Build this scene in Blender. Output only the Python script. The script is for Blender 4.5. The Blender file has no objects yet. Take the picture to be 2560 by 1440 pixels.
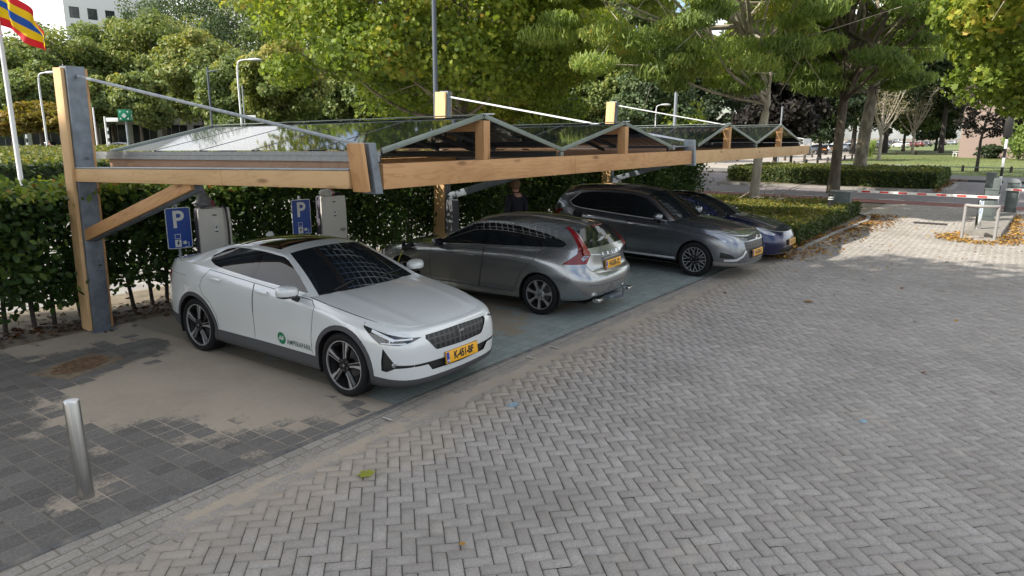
import bpy, bmesh, math, random
import numpy as np
from mathutils import Vector, Matrix
from mathutils.bvhtree import BVHTree
random.seed(7); rng = np.random.default_rng(7)
S = bpy.context.scene
COL = S.collection
PI = math.pi
R = math.radians
# ---------------------------------------------------------------- camera
FPX, PITCH, ROLL, HEAD, CAMH = 1742.5, .2174, .0051, .6175, 2.767
_F = Vector((math.cos(HEAD)*math.cos(PITCH), math.sin(HEAD)*math.cos(PITCH), -math.sin(PITCH)))
_R = Vector((math.sin(HEAD), -math.cos(HEAD), 0)); _U = _R.cross(_F)
_R2 = _R*math.cos(ROLL)+_U*math.sin(ROLL); _U2 = -_R*math.sin(ROLL)+_U*math.cos(ROLL)
cd = bpy.data.cameras.new('camera'); cam = bpy.data.objects.new('camera', cd); COL.objects.link(cam)
cd.sensor_width = 36; cd.lens = FPX/2560*36; cd.clip_end = 3000; cd.clip_start = .05
mw = Matrix((_R2, _U2, -_F)).transposed().to_4x4(); mw.translation = Vector((0, 0, CAMH)); cam.matrix_world = mw
S.camera = cam
def at(u, v, z=None, y=None, x=None, d=None):
    """world point seen at a photo pixel, on a plane or at a ground distance"""
    r = _F + _R2*((u-1280)/FPX) + _U2*((720-v)/FPX)
    if z is not None: t = (z-CAMH)/r.z
    elif y is not None: t = y/r.y
    elif x is not None: t = x/r.x
    else: t = d/math.hypot(r.x, r.y)
    return Vector((0, 0, CAMH)) + r*t
# ---------------------------------------------------------------- objects
def tag(o, label=None, cat=None, group=None, kind=None):
    if label: o['label'] = label
    if cat: o['category'] = cat
    if group: o['group'] = group
    if kind: o['kind'] = kind
    return o
def thing(name, label, cat, loc=(0, 0, 0), rz=0., group=None):
    o = bpy.data.objects.new(name, None); COL.objects.link(o); o.empty_display_size = .2
    o.location = loc; o.rotation_euler = (0, 0, rz)
    return tag(o, label, cat, group)
def link(name, me, mats, parent=None, loc=None, rot=None):
    o = bpy.data.objects.new(name, me); COL.objects.link(o)
    for m in (mats if isinstance(mats, (list, tuple)) else [mats]):
        me.materials.append(m)
    if parent: o.parent = parent
    if loc is not None: o.location = loc
    if rot is not None: o.rotation_euler = rot
    return o
def copy_tree(o, parent=None):
    c = o.copy(); COL.objects.link(c)
    if parent: c.parent = parent
    for ch in list(o.children): copy_tree(ch, c)
    return c
def sharpen(bm, ang=.6):
    bm.normal_update()
    for f in bm.faces: f.smooth = True
    for e in bm.edges:
        if len(e.link_faces) == 2 and e.calc_face_angle(0) > ang: e.smooth = False
def finish(name, bm, mats, parent=None, loc=None, rot=None, smooth=.6):
    if smooth: sharpen(bm, smooth)
    me = bpy.data.meshes.new(name); bm.to_mesh(me); bm.free()
    return link(name, me, mats, parent, loc, rot)
class MB:
    """collects boxes, tubes, lathes and prisms into one mesh"""
    def __init__(s): s.bm = bmesh.new()
    def box(s, c, d, rot=None, bevel=0, mi=0):
        m = Matrix.Translation(Vector(c)) @ (rot.to_4x4() if rot is not None else Matrix.Identity(4)) @ Matrix.Diagonal((d[0], d[1], d[2], 1))
        r = bmesh.ops.create_cube(s.bm, size=1, matrix=m)
        fs = set(f for v in r['verts'] for f in v.link_faces)
        if bevel:
            es = list(set(e for v in r['verts'] for e in v.link_edges))
            b = bmesh.ops.bevel(s.bm, geom=es, offset=bevel, segments=2, affect='EDGES', profile=.6)
            fs = set(b['faces']) | set(f for f in fs if f.is_valid)
        for f in fs: f.material_index = mi
        return s
    def tube(s, pts, rad, n=10, mi=0, cap=True):
        pts = [Vector(p) for p in pts]; rings = []
        rads = rad if isinstance(rad, (list, tuple)) else [rad]*len(pts)
        up = Vector((.123, .05, 1)).normalized()
        for i, p in enumerate(pts):
            t = (pts[min(i+1, len(pts)-1)]-pts[max(i-1, 0)]).normalized()
            a = t.cross(up)
            if a.length < .1: a = t.cross(Vector((1, 0, 0)))
            a.normalize(); b = t.cross(a)
            rings.append([s.bm.verts.new(p+(a*math.cos(2*PI*k/n)+b*math.sin(2*PI*k/n))*rads[i]) for k in range(n)])
        for i in range(len(rings)-1):
            for k in range(n):
                f = s.bm.faces.new((rings[i][k], rings[i+1][k], rings[i+1][(k+1) % n], rings[i][(k+1) % n])); f.material_index = mi
        if cap:
            for rg in (rings[0][::-1], rings[-1]):
                try: s.bm.faces.new(rg[::-1]).material_index = mi
                except ValueError: pass
        return s
    def lathe(s, prof, n=32, axis='Z', c=(0, 0, 0), mi=0, closed=False):
        c = Vector(c); rings = []
        for (r, h) in prof:
            rg = []
            for k in range(n):
                a = 2*PI*k/n; q = (r*math.cos(a), r*math.sin(a), h)
                q = q if axis == 'Z' else (q[0], h, q[1]) if axis == 'Y' else (h, q[0], q[1])
                rg.append(s.bm.verts.new(c+Vector(q)))
            rings.append(rg)
        L = len(rings)
        for i in range(L if closed else L-1):
            A, B = rings[i], rings[(i+1) % L]
            for k in range(n):
                f = s.bm.faces.new((A[k], A[(k+1) % n], B[(k+1) % n], B[k])); f.material_index = mi
        return s
    def poly(s, pts, mi=0):
        f = s.bm.faces.new([s.bm.verts.new(p) for p in pts]); f.material_index = mi; return s
    def prism(s, pts, dvec, mi=0):
        d = Vector(dvec); a = [s.bm.verts.new(p) for p in pts]; b = [s.bm.verts.new(Vector(p)+d) for p in pts]
        n = len(pts); fs = [s.bm.faces.new(a[::-1]), s.bm.faces.new(b)]
        for k in range(n): fs.append(s.bm.faces.new((a[k], a[(k+1) % n], b[(k+1) % n], b[k])))
        for f in fs: f.material_index = mi
        return s
    def build(s, name, mats, parent=None, loc=None, rot=None, smooth=.6):
        bmesh.ops.recalc_face_normals(s.bm, faces=s.bm.faces[:])
        return finish(name, s.bm, mats, parent, loc, rot, smooth)
def rbox(name, c, d, mats, parent=None, bevel=.01, rot=None):
    return MB().box(c, d, rot=rot, bevel=bevel).build(name, mats, parent)
def beam(name, p0, p1, w, h, mats, parent=None, bevel=.006, up=(0, 0, 1), inset=0.):
    """a bar whose own x axis runs along it, so the grain follows it (w across, h along 'up')"""
    p0, p1 = Vector(p0), Vector(p1); L = (p1-p0).length; X = (p1-p0).normalized()
    Y = Vector(up).cross(X).normalized(); Z = X.cross(Y)
    o = MB().box((L/2, 0, 0), (L, w, h), bevel=bevel).build(name, mats, parent)
    M = Matrix((X, Y, Z)).transposed().to_4x4(); M.translation = p0; o.matrix_basis = M
    return o
def attach(o, parent, W):
    """parent an object made in world coordinates to one whose world matrix is W"""
    M = o.matrix_basis.copy(); o.parent = parent; o.matrix_basis = W.inverted() @ M; return o
_font = None
def text_mesh(txt, size, spacing=1.0, bold=0.0):
    c = bpy.data.curves.new('letters', 'FONT'); c.body = txt; c.size = size; c.align_x = 'CENTER'; c.align_y = 'CENTER'
    c.space_character = spacing; c.offset = bold; c.resolution_u = 3
    o = bpy.data.objects.new('letters', c); COL.objects.link(o)
    dg = bpy.context.evaluated_depsgraph_get(); me = bpy.data.meshes.new_from_object(o.evaluated_get(dg))
    bpy.data.objects.remove(o); bpy.data.curves.remove(c)
    return me
def lettering(name, txt, size, mats, parent, M, spacing=1., bold=0., sx=1.):
    me = text_mesh(txt, size, spacing, bold)
    if not me.materials: pass
    me.materials.clear()
    me.transform(Matrix.Diagonal((sx, 1, 1, 1)))
    o = link(name, me, mats, parent); o.matrix_local = M
    return o
def frame3(origin, ex, ey):
    ex = Vector(ex).normalized(); ey = Vector(ey); ey = (ey-ex*ey.dot(ex)).normalized(); ez = ex.cross(ey)
    M = Matrix((ex, ey, ez)).transposed().to_4x4(); M.translation = Vector(origin); return M
# ---------------------------------------------------------------- materials
def newmat(name):
    m = bpy.data.materials.new(name); m.use_nodes = True; nt = m.node_tree; nt.nodes.clear()
    out = nt.nodes.new('ShaderNodeOutputMaterial'); p = nt.nodes.new('ShaderNodeBsdfPrincipled')
    nt.links.new(p.outputs[0], out.inputs[0])
    return m, nt, p, out
class NT:
    """tiny node-graph writer"""
    def __init__(s, nt): s.nt = nt
    def n(s, t, **kw):
        nd = s.nt.nodes.new(t)
        for k, v in kw.items():
            if k.startswith('_'): setattr(nd, k[1:], v)
        return nd
    def set(s, sock, v):
        if isinstance(v, bpy.types.NodeSocket): s.nt.links.new(v, sock)
        elif v is not None:
            if sock.type == 'RGBA' and len(v) == 3: v = (*v, 1)
            sock.default_value = v
    def math(s, op, a, b=None, c=None, clamp=False):
        nd = s.nt.nodes.new('ShaderNodeMath'); nd.operation = op; nd.use_clamp = clamp
        for i, v in enumerate((a, b, c)):
            if v is not None: s.set(nd.inputs[i], v)
        return nd.outputs[0]
    def mix(s, f, a, b, mode='MIX'):
        nd = s.nt.nodes.new('ShaderNodeMix'); nd.data_type = 'RGBA'; nd.blend_type = mode
        s.set(nd.inputs[0], f); s.set(nd.inputs[6], a); s.set(nd.inputs[7], b)
        return nd.outputs[2]
    def coord(s, which='Object', scale=None, rot=None, loc=None):
        o = s.nt.nodes.new('ShaderNodeTexCoord').outputs[which]
        if scale is None and rot is None and loc is None: return o
        m = s.nt.nodes.new('ShaderNodeMapping'); s.nt.links.new(o, m.inputs[0])
        if scale is not None: m.inputs['Scale'].default_value = scale
        if rot is not None: m.inputs['Rotation'].default_value = rot
        if loc is not None: m.inputs['Location'].default_value = loc
        return m.outputs[0]
    def noise(s, vec, scale, detail=4, rough=.55, dist=0):
        nd = s.nt.nodes.new('ShaderNodeTexNoise'); s.set(nd.inputs['Vector'], vec)
        nd.inputs['Scale'].default_value = scale; nd.inputs['Detail'].default_value = detail
        nd.inputs['Roughness'].default_value = rough; nd.inputs['Distortion'].default_value = dist
        return nd.outputs[0]
    def ramp(s, f, stops):
        nd = s.nt.nodes.new('ShaderNodeValToRGB'); s.set(nd.inputs[0], f)
        el = nd.color_ramp.elements
        while len(el) < len(stops): el.new(.5)
        for e, (p, c) in zip(el, stops): e.position = p; e.color = (*c, 1) if len(c) == 3 else c
        return nd.outputs[0]
    def step(s, f, a, b):
        nd = s.nt.nodes.new('ShaderNodeMapRange'); nd.interpolation_type = 'SMOOTHSTEP'
        s.set(nd.inputs[0], f); nd.inputs[1].default_value = a; nd.inputs[2].default_value = b
        return nd.outputs[0]
    def sep(s, v):
        nd = s.nt.nodes.new('ShaderNodeSeparateXYZ'); s.set(nd.inputs[0], v); return nd.outputs
    def attr(s, name):
        nd = s.nt.nodes.new('ShaderNodeAttribute'); nd.attribute_name = name; return nd
    def bump(s, h, strength=.3, dist=.01):
        nd = s.nt.nodes.new('ShaderNodeBump'); s.set(nd.inputs['Height'], h)
        nd.inputs['Strength'].default_value = strength; nd.inputs['Distance'].default_value = dist
        return nd.outputs[0]
def mat(name, col, rough=.5, metal=0., coat=0., spec=.5, noise=None, bump=None, emit=None, coatr=.03):
    m, nt, p, out = newmat(name); g = NT(nt)
    p.inputs['Base Color'].default_value = (*col, 1); p.inputs['Roughness'].default_value = rough
    p.inputs['Metallic'].default_value = metal; p.inputs['Coat Weight'].default_value = coat
    p.inputs['Coat Roughness'].default_value = coatr; p.inputs['Specular IOR Level'].default_value = spec
    if noise:
        sc, amt = noise[:2]; st = noise[2] if len(noise) > 2 else (1, 1, 1)
        v = g.coord('Object', st); f = g.noise(v, sc, 5, .6)
        c = g.mix(g.step(f, .3, .7), tuple(x*(1-amt) for x in col), tuple(min(1, x*(1+amt)) for x in col))
        g.set(p.inputs['Base Color'], c)
    if bump:
        h = g.noise(g.coord('Object'), bump[0], 4, .6); g.set(p.inputs['Normal'], g.bump(h, bump[1], .01))
    if emit: p.inputs['Emission Color'].default_value = (*emit[0], 1); p.inputs['Emission Strength'].default_value = emit[1]
    return m
def wood(name, lo, hi, knots=True):
    m, nt, p, out = newmat(name); g = NT(nt)
    rnd = nt.nodes.new('ShaderNodeObjectInfo').outputs['Random']
    add = nt.nodes.new('ShaderNodeVectorMath'); add.operation = 'ADD'; g.set(add.inputs[0], g.coord('Object'))
    cmb = nt.nodes.new('ShaderNodeCombineXYZ'); g.set(cmb.inputs[0], g.math('MULTIPLY', rnd, 37.)); g.set(cmb.inputs[1], g.math('MULTIPLY', rnd, 11.))
    g.set(add.inputs[1], cmb.outputs[0]); v = add.outputs[0]
    def sc(s3):
        mp = nt.nodes.new('ShaderNodeMapping'); g.set(mp.inputs[0], v); mp.inputs['Scale'].default_value = s3; return mp.outputs[0]
    big = g.noise(sc((.35, 2.2, 2.2)), 1.6, 3, .5, .6)
    ring = g.math('FRACT', g.math('MULTIPLY', big, 13.))
    ring = g.step(ring, .55, 1.)
    fine = g.noise(sc((.6, 40, 40)), 3., 3, .7)
    blotch = g.noise(sc((1.2, 3, 3)), 1.1, 3, .6)
    f = g.math('ADD', g.math('MULTIPLY', ring, .42), g.math('MULTIPLY', fine, .5))
    c = g.mix(g.math('MULTIPLY', f, .85, clamp=True), hi, lo)
    c = g.mix(g.step(blotch, .35, .75), c, tuple(a*.86 for a in hi), 'MULTIPLY') if False else g.mix(g.math('MULTIPLY', g.step(blotch, .4, .75), .5), c, lo)
    if knots:
        vo = nt.nodes.new('ShaderNodeTexVoronoi'); g.set(vo.inputs['Vector'], sc((1.5, 5.5, 5.5))); vo.inputs['Scale'].default_value = 1.
        k = g.step(vo.outputs['Distance'], .20, .05)
        c = g.mix(g.math('MULTIPLY', k, .75), c, (lo[0]*.42, lo[1]*.33, lo[2]*.26))
    g.set(p.inputs['Base Color'], c); p.inputs['Roughness'].default_value = .62
    g.set(p.inputs['Normal'], g.bump(f, .12, .004))
    return m
def glass_dark(name, col=(.012, .015, .018), rough=.015):
    return mat(name, col, rough, 0, 0, .6)
def leafmat(name, stops, trans=.45, rough=.55):
    m, nt, p, out = newmat(name); g = NT(nt)
    t = g.attr('tint'); c = g.ramp(t.outputs['Fac'], stops)
    g.set(p.inputs['Base Color'], c); p.inputs['Roughness'].default_value = rough; p.inputs['Specular IOR Level'].default_value = .35
    tr = nt.nodes.new('ShaderNodeBsdfTranslucent')
    g.set(tr.inputs[0], g.mix(1., c, (1.25, 1.3, .7), 'MULTIPLY'))
    mx = nt.nodes.new('ShaderNodeMixShader'); mx.inputs[0].default_value = trans
    nt.links.new(p.outputs[0], mx.inputs[1]); nt.links.new(tr.outputs[0], mx.inputs[2]); nt.links.new(mx.outputs[0], out.inputs[0])
    return m
BLACK = mat('black_plastic', (.012, .012, .013), .5)
RUBBER = mat('rubber', (.011, .011, .012), .8, spec=.25, bump=(60, .2))
DARKGREY = mat('dark_grey_plastic', (.045, .047, .05), .55, bump=(300, .06))
CHROME = mat('chrome', (.75, .76, .78), .12, 1.)
SATIN = mat('brushed_alloy', (.55, .56, .57), .32, 1.)
WHITEP = mat('white_paint', (.78, .78, .77), .4)
GALV = mat('galvanised_steel', (.30, .335, .37), .48, .45, noise=(9, .16), spec=.4)
GALVD = mat('dull_galvanised_steel', (.17, .195, .225), .5, .4, noise=(7, .2))
POLEGREY = mat('grey_pole_coat', (.085, .10, .125), .42, .1)
WHITEPOLE = mat('pale_pole_coat', (.66, .68, .70), .4, noise=(3, .06))
GREYBOX = mat('grey_green_coat', (.085, .105, .105), .5, noise=(4, .1))
# ---------------------------------------------------------------- ground
def ye(x): return 5.02-.026*x                      # front edge of the parking bays
def sheet(name, pts, z, m, kind='structure'):
    bm = bmesh.new(); bm.faces.new([bm.verts.new((p[0], p[1], z)) for p in pts]); bm.normal_update()
    for f in bm.faces:
        if f.normal.z < 0: f.normal_flip()
    o = finish(name, bm, m, smooth=0); o['kind'] = kind; return o
def groundmat(name, cols, scale, rough=.9, bump=.3, bscale=40, big=.25):
    m, nt, p, out = newmat(name); g = NT(nt); v = g.coord('Object')
    n = g.noise(v, scale, 6, .65); n2 = g.noise(v, scale*.12, 3, .6)
    f = g.math('ADD', g.math('MULTIPLY', n, 1-big), g.math('MULTIPLY', n2, big))
    g.set(p.inputs['Base Color'], g.ramp(g.step(f, .3, .7), [(i/(len(cols)-1), c) for i, c in enumerate(cols)]))
    p.inputs['Roughness'].default_value = rough
    if bump: g.set(p.inputs['Normal'], g.bump(g.noise(v, bscale, 4, .7), bump, .01))
    return m
EARTH = groundmat('earth', [(.10, .085, .06), (.16, .13, .09), (.21, .18, .13)], 3.)
GRASSM = groundmat('lawn_grass', [(.055, .085, .018), (.085, .12, .028), (.125, .15, .042), (.17, .165, .07)], .35, .95, .5, 30, .55)
ASPH = groundmat('asphalt', [(.085, .082, .084), (.115, .11, .112), (.145, .138, .138)], 6., .9, .25, 120)
ROADM = groundmat('road_brick', [(.13, .115, .118), (.165, .145, .15), (.20, .18, .18)], 2., .85, .2, 60)
PATHM = groundmat('light_paving', [(.26, .24, .21), (.33, .30, .265), (.38, .35, .31)], 1.2)
REDM = groundmat('red_asphalt', [(.15, .05, .042), (.19, .068, .055), (.22, .09, .075)], 3.)
KERBM = groundmat('kerb_concrete', [(.22, .21, .195), (.30, .285, .265)], 8.)
KERBD = groundmat('dark_kerb', [(.06, .06, .06), (.11, .105, .10)], 8.)
LINEM = mat('road_line', (.62, .61, .58), .8, noise=(20, .2))
sheet('ground', [(-150, -200), (900, -200), (900, 500), (-150, 500)], -.03, EARTH)
# lane paved in herringbone clinkers, every brick laid
def herringbone():
    L, W, J = .20, .100, .0048; c45 = math.cos(PI/4)
    quads = []; cols = []
    r = random.Random(3)
    for i in range(-400, 400):
        for j in range(-140, 140):
            bx, by = i+2*j, i-2*j
            for k in (0, 1):
                if k == 0: cx, cy, hx, hy = bx+1, by+.5, 1, .5
                else: cx, cy, hx, hy = bx+.5, by+2, .5, 1
                X, Y = cx*W, cy*W; wx = (X-Y)*c45+9; wy = (X+Y)*c45-2
                if not (-3 < wx < 33.2 and -9.5 < wy < ye(wx)-.50): continue
                if wx < 1 and wy < -2.5: continue
                if wy < wx*.72*-.36-1.2: continue
                quads.append((wx, wy, hx*W-J, hy*W-J)); cols.append(r.random())
    n = len(quads); V = np.zeros((n, 8, 3)); a = np.array(quads)
    tz = np.array([[r.gauss(0, .0016) for _ in range(3)] for _ in range(n)])
    for k, (sx, sy) in enumerate(((-1, -1), (1, -1), (1, 1), (-1, 1))):
        for lo in (0, 1):
            e = .006 if not lo else 0.
            ux, uy = sx*(a[:, 2]-e+.002*lo), sy*(a[:, 3]-e+.002*lo)
            V[:, k+4*lo, 0] = a[:, 0]+(ux-uy)*c45; V[:, k+4*lo, 1] = a[:, 1]+(ux+uy)*c45
            V[:, k+4*lo, 2] = (0. if not lo else -.012)+tz[:, 0]+tz[:, 1]*sx+tz[:, 2]*sy
    F = [(0, 1, 2, 3), (4, 5, 1, 0), (5, 6, 2, 1), (6, 7, 3, 2), (7, 4, 0, 3)]
    me = bpy.data.meshes.new('yard_paving'); me.vertices.add(n*8); me.vertices.foreach_set('co', V.reshape(-1))
    idx = (np.arange(n)[:, None, None]*8+np.array(F)[None]).reshape(-1)
    me.loops.add(len(idx)); me.loops.foreach_set('vertex_index', idx.astype(np.int32))
    me.polygons.add(n*5); me.polygons.foreach_set('loop_start', np.arange(n*5, dtype=np.int32)*4); me.polygons.foreach_set('loop_total', np.full(n*5, 4, np.int32))
    at_ = me.attributes.new('tint', 'FLOAT', 'FACE'); at_.data.foreach_set('value', np.repeat(np.array(cols, np.float32), 5))
    me.update(); me.validate()
    m, nt, p, out = newmat('clinker'); g = NT(nt); v = g.coord('Object')
    t = g.attr('tint').outputs['Fac']
    c = g.ramp(t, [(0, (.29, .268, .243)), (.35, (.325, .302, .277)), (.7, (.345, .322, .297)), (1, (.385, .36, .333))])
    sp = g.noise(v, 48, 6, .85); c = g.mix(g.math('MULTIPLY', g.step(sp, .49, .62), .55), c, (.15, .14, .128))
    sp2 = g.noise(v, 62, 6, .85); c = g.mix(g.math('MULTIPLY', g.step(sp2, .53, .66), .55), c, (.52, .50, .47))
    dirt = g.noise(v, .55, 6, .66); c = g.mix(g.math('MULTIPLY', g.step(dirt, .44, .70), .55), c, (.20, .185, .162)); dust = g.noise(v, 1.7, 5, .7, .6); c = g.mix(g.math('MULTIPLY', g.step(dust, .55, .72), .55), c, (.40, .36, .305))
    mot = g.noise(v, 9, 4, .7); c = g.mix(g.math('MULTIPLY', g.step(mot, .35, .7), .28), c, (.20, .19, .18))
    x, y, z = g.sep(v)
    sd = g.math('ADD', y, g.math('MULTIPLY', x, .026)); sandf = g.step(g.math('ADD', sd, g.math('MULTIPLY', g.noise(v, 1.3, 5, .7), 1.6)), 4.3, 5.6)
    c = g.mix(g.math('MULTIPLY', sandf, .62), c, (.36, .30, .23))
    g.set(p.inputs['Base Color'], c); p.inputs['Roughness'].default_value = .88
    g.set(p.inputs['Normal'], g.bump(g.noise(v, 380, 3, .7), .35, .004))
    o = link('yard_paving', me, m); o['kind'] = 'structure'
herringbone()
JOINT = groundmat('joint_sand', [(.06, .053, .042), (.10, .088, .07), (.17, .148, .115)], 12.)
sheet('paving_bed', [(-4, -10), (33.3, -10), (33.3, ye(33.3)-.45), (-4, ye(-4)-.45)], -.0125, JOINT)
# gutter of long brick courses, half buried in sand
def brickmat(name, cols, mortar, bw, bh, off=.5, rot=0., ms=.02, sand=None, jitter=.0):
    m, nt, p, out = newmat(name); g = NT(nt); v = g.coord('Object', None, (0, 0, rot))
    b = nt.nodes.new('ShaderNodeTexBrick'); g.set(b.inputs['Vector'], v)
    b.offset = off; b.squash = 1; b.inputs['Scale'].default_value = 1; b.inputs['Brick Width'].default_value = bw; b.inputs['Row Height'].default_value = bh
    b.inputs['Mortar Size'].default_value = ms; b.inputs['Mortar Smooth'].default_value = .3; b.inputs['Bias'].default_value = 0
    b.inputs['Color1'].default_value = (0, 0, 0, 1); b.inputs['Color2'].default_value = (1, 1, 1, 1); b.inputs['Mortar'].default_value = (.5, .5, .5, 1)
    o = g.coord('Object'); f = g.math('ADD', g.math('MULTIPLY', b.outputs[0], .55), g.math('MULTIPLY', g.noise(o, 3, 4, .6), .45))
    c = g.ramp(f, [(i/(len(cols)-1), k) for i, k in enumerate(cols)])
    sp = g.noise(o, 46, 6, .85); c = g.mix(g.math('MULTIPLY', g.step(sp, .50, .63), .5), c, tuple(x*.4 for x in cols[0])); c = g.mix(g.math('MULTIPLY', g.step(g.noise(o, 60, 6, .85), .53, .66), .55), c, tuple(min(1, x*1.9) for x in cols[-1]))
    c = g.mix(g.math('MULTIPLY', b.outputs[1], .85), c, mortar)
    h = g.math('SUBTRACT', g.math('MULTIPLY', g.noise(o, 300, 3, .7), .35), b.outputs[1])
    if sand:
        sa = g.attr('sand').outputs['Fac']; n1 = g.noise(o, 2.2, 6, .68); n2 = g.noise(o, 28, 4, .7)
        s_ = g.math('ADD', sa, g.math('ADD', g.math('MULTIPLY', g.math('SUBTRACT', n1, .5), .9), g.math('MULTIPLY', g.math('SUBTRACT', n2, .5), .35)))
        s_ = g.math('ADD', s_, g.math('MULTIPLY', b.outputs[1], .16)); s_ = g.math('SUBTRACT', s_, g.math('MULTIPLY', g.math('SUBTRACT', b.outputs[0], .5), .42))
        k = g.step(s_, .40, .62); sc = g.mix(g.noise(o, 14, 5, .75), sand[0], sand[1])
        sc = g.mix(g.math('MULTIPLY', g.step(g.noise(o, 1.1, 4, .6), .4, .7), .4), sc, tuple(x*.72 for x in sand[0]))
        c = g.mix(g.math('MULTIPLY', k, .93), c, sc); h = g.math('MULTIPLY', h, g.math('SUBTRACT', 1., g.math('MULTIPLY', k, .85)))
    g.set(p.inputs['Base Color'], c); p.inputs['Roughness'].default_value = .9
    g.set(p.inputs['Normal'], g.bump(h, .5, .006)); return m
SAND = ((.32, .275, .215), (.43, .368, .29))
def bayfield(name, x0, x1, y0f, y1f, dx, dy, z, m, sandfn, zfn=None):
    nx, ny = max(2, int((x1-x0)/dx)), 0
    xs = np.linspace(x0, x1, nx); ny = max(2, int((y1f(x0)-y0f(x0))/dy)); bm = bmesh.new(); lay = bm.verts.layers.float.new('sand'); G = []
    for x in xs:
        row = []
        for k in range(ny):
            y = y0f(x)+(y1f(x)-y0f(x))*k/(ny-1); v = bm.verts.new((x, y, z if zfn is None else zfn(x, y))); v[lay] = sandfn(x, y); row.append(v)
        G.append(row)
    for i in range(nx-1):
        for k in range(ny-1): bm.faces.new((G[i][k], G[i+1][k], G[i+1][k+1], G[i][k+1]))
    o = finish(name, bm, m, smooth=1.); o['kind'] = 'structure'; return o
GUT = brickmat('gutter_brick', [(.20, .185, .165), (.26, .24, .215), (.31, .285, .25)], (.15, .13, .10), .21, .105, .5, R(-1.5), .008, SAND)
def gutsand(x, y):
    d = ye(x)-y; return .18+.42*math.exp(-((d-.36)/.14)**2)*(x > 2.2)+.10*min(1, max(0, (x-3)/4))
bayfield('gutter', -3, 33.2, lambda x: ye(x)-.80, lambda x: ye(x), .15, .06, .0, GUT, gutsand, lambda x, y: -.012*math.sin(PI*min(1, (ye(x)-y)/.52))-(.007 if ye(x)-y > .50 else 0))
# bays: dark concrete tiles, then tiles once painted green, both drifted over with sand
def blob(x, y, cx, cy, rx, ry, a=0.): 
    c, s = math.cos(a), math.sin(a); u, v = (x-cx)*c+(y-cy)*s, -(x-cx)*s+(y-cy)*c
    return 1/(1+((u/rx)**2+(v/ry)**2)**2)
def darksand(x, y):
    s = .13+1.0*blob(x, y, 4.45, 6.7, 1.05, 1.45, R(8))+.75*blob(x, y, 3.4, 7.6, .75, .55, R(30))+.7*blob(x, y, 5.3, 8.2, .7, 2.2)+.75*blob(x, y, 5.6, 10.6, 2.2, .75)
    s += .45*blob(x, y, 2.15, 5.5, .24, .2)+.42*blob(x, y, 3.9, 10.1, .7, .45)
    s -= .40*blob(x, y, 4.35, 9.0, .5, .28)+.5*blob(x, y, 3.52, 8.9, .62, .42)+.55*blob(x, y, 4.66, 5.6, .12, .4)+.35*blob(x, y, 4.0, 6.25, .3, .14)
    return s+.30*(x > 4.72)
TILE = brickmat('dark_tile', [(.070, .065, .060), (.112, .105, .097), (.168, .157, .146)], (.175, .158, .13), .20, .20, 0., 0., .006, SAND)
bayfield('tiled_bays', -3, 4.86, ye, lambda x: 12.5, .12, .12, .006, TILE, darksand)
def greensand(x, y):
    s = .60-.36*math.exp(-((y-ye(x)-.1)/.55)**2)-.42*blob(x, y, 7.4, 5.5, .35, .28)-.30*blob(x, y, 8.6, 5.3, .5, .4)-.30*blob(x, y, 6.6, 5.2, .5, .35)
    s -= .42*(x > 10.4)*math.exp(-((y-6.0)/1.1)**2)+.35*blob(x, y, 12.2, 6.4, 1.3, 1.2); s += .35*blob(x, y, 7.6, 7.5, .8, 2.2)+.25*blob(x, y, 9, 10.7, 9, .8)
    return s
GREEN_T = brickmat('green_tile', [(.17, .205, .195), (.215, .255, .24), (.26, .295, .28)], (.13, .13, .11), .20, .20, 0., 0., .005, ((.235, .20, .15), (.32, .27, .20)))
bayfield('painted_bays', 4.866, 18.6, ye, lambda x: 12.5, .15, .12, .006, GREEN_T, greensand)
# kerb edge: the bays stand a little above the gutter
bm = bmesh.new()
for k in range(70):
    x0, x1 = -3+k*.31, -3+k*.31+.304; dz = random.uniform(-.002, .003)
    M = Matrix.Translation(((x0+x1)/2, ye((x0+x1)/2)+.028+random.uniform(-.004, .004), -.026+dz)) @ Matrix.Rotation(R(-1.5), 4, 'Z') @ Matrix.Diagonal((x1-x0, .06, .075, 1))
    bmesh.ops.create_cube(bm, size=1, matrix=M)
bmesh.ops.bevel(bm, geom=bm.edges[:], offset=.006, segments=1, affect='EDGES')
o = finish('bay_kerb', bm, groundmat('kerb_stone', [(.07, .07, .072), (.12, .118, .115), (.20, .18, .15)], 7.)); o['kind'] = 'structure'
for x0, x1 in ((7.0, .02), (7.55, .02), (4.55, .018)):
    xx = x0; sheet('bay_marking', [(xx, ye(xx)-.22), (xx+.025, ye(xx)-.22), (xx+.025, ye(xx)-.09), (xx, ye(xx)-.09)], .006, mat('worn_line', (.45, .43, .40), .9, noise=(40, .35)))
for (x, y, r_) in ((5.6, 3.95, .07), (7.3, .9, .05)):
    sheet('paint_spot', [(x+r_*math.cos(a)*(1+.2*math.sin(3*a)), y+r_*.7*math.sin(a)) for a in np.linspace(0, 2*PI, 14)[:-1]], .0045, mat('old_blue_paint', (.22, .33, .40), .8, noise=(30, .4)))
sheet('hedge_soil', [(-5, 10.25), (18.6, 10.7), (30, 10.4), (30, 12.4), (-5, 12.4)], .012, EARTH)
# beyond the hedge
sheet('back_road', [(-60, 12.4), (33, 12.4), (33, 26.8), (-60, 26.8)], -.004, groundmat('back_asphalt', [(.20, .195, .185), (.25, .24, .23), (.31, .30, .285)], 1.5))
sheet('far_road', [(-60, 48), (33, 60), (33, 105), (-60, 105)], -.002, ASPH)
sheet('far_verge', [(-60, 105.2), (60, 105.2), (120, 200), (-60, 240)], -.002, GRASSM)
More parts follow.
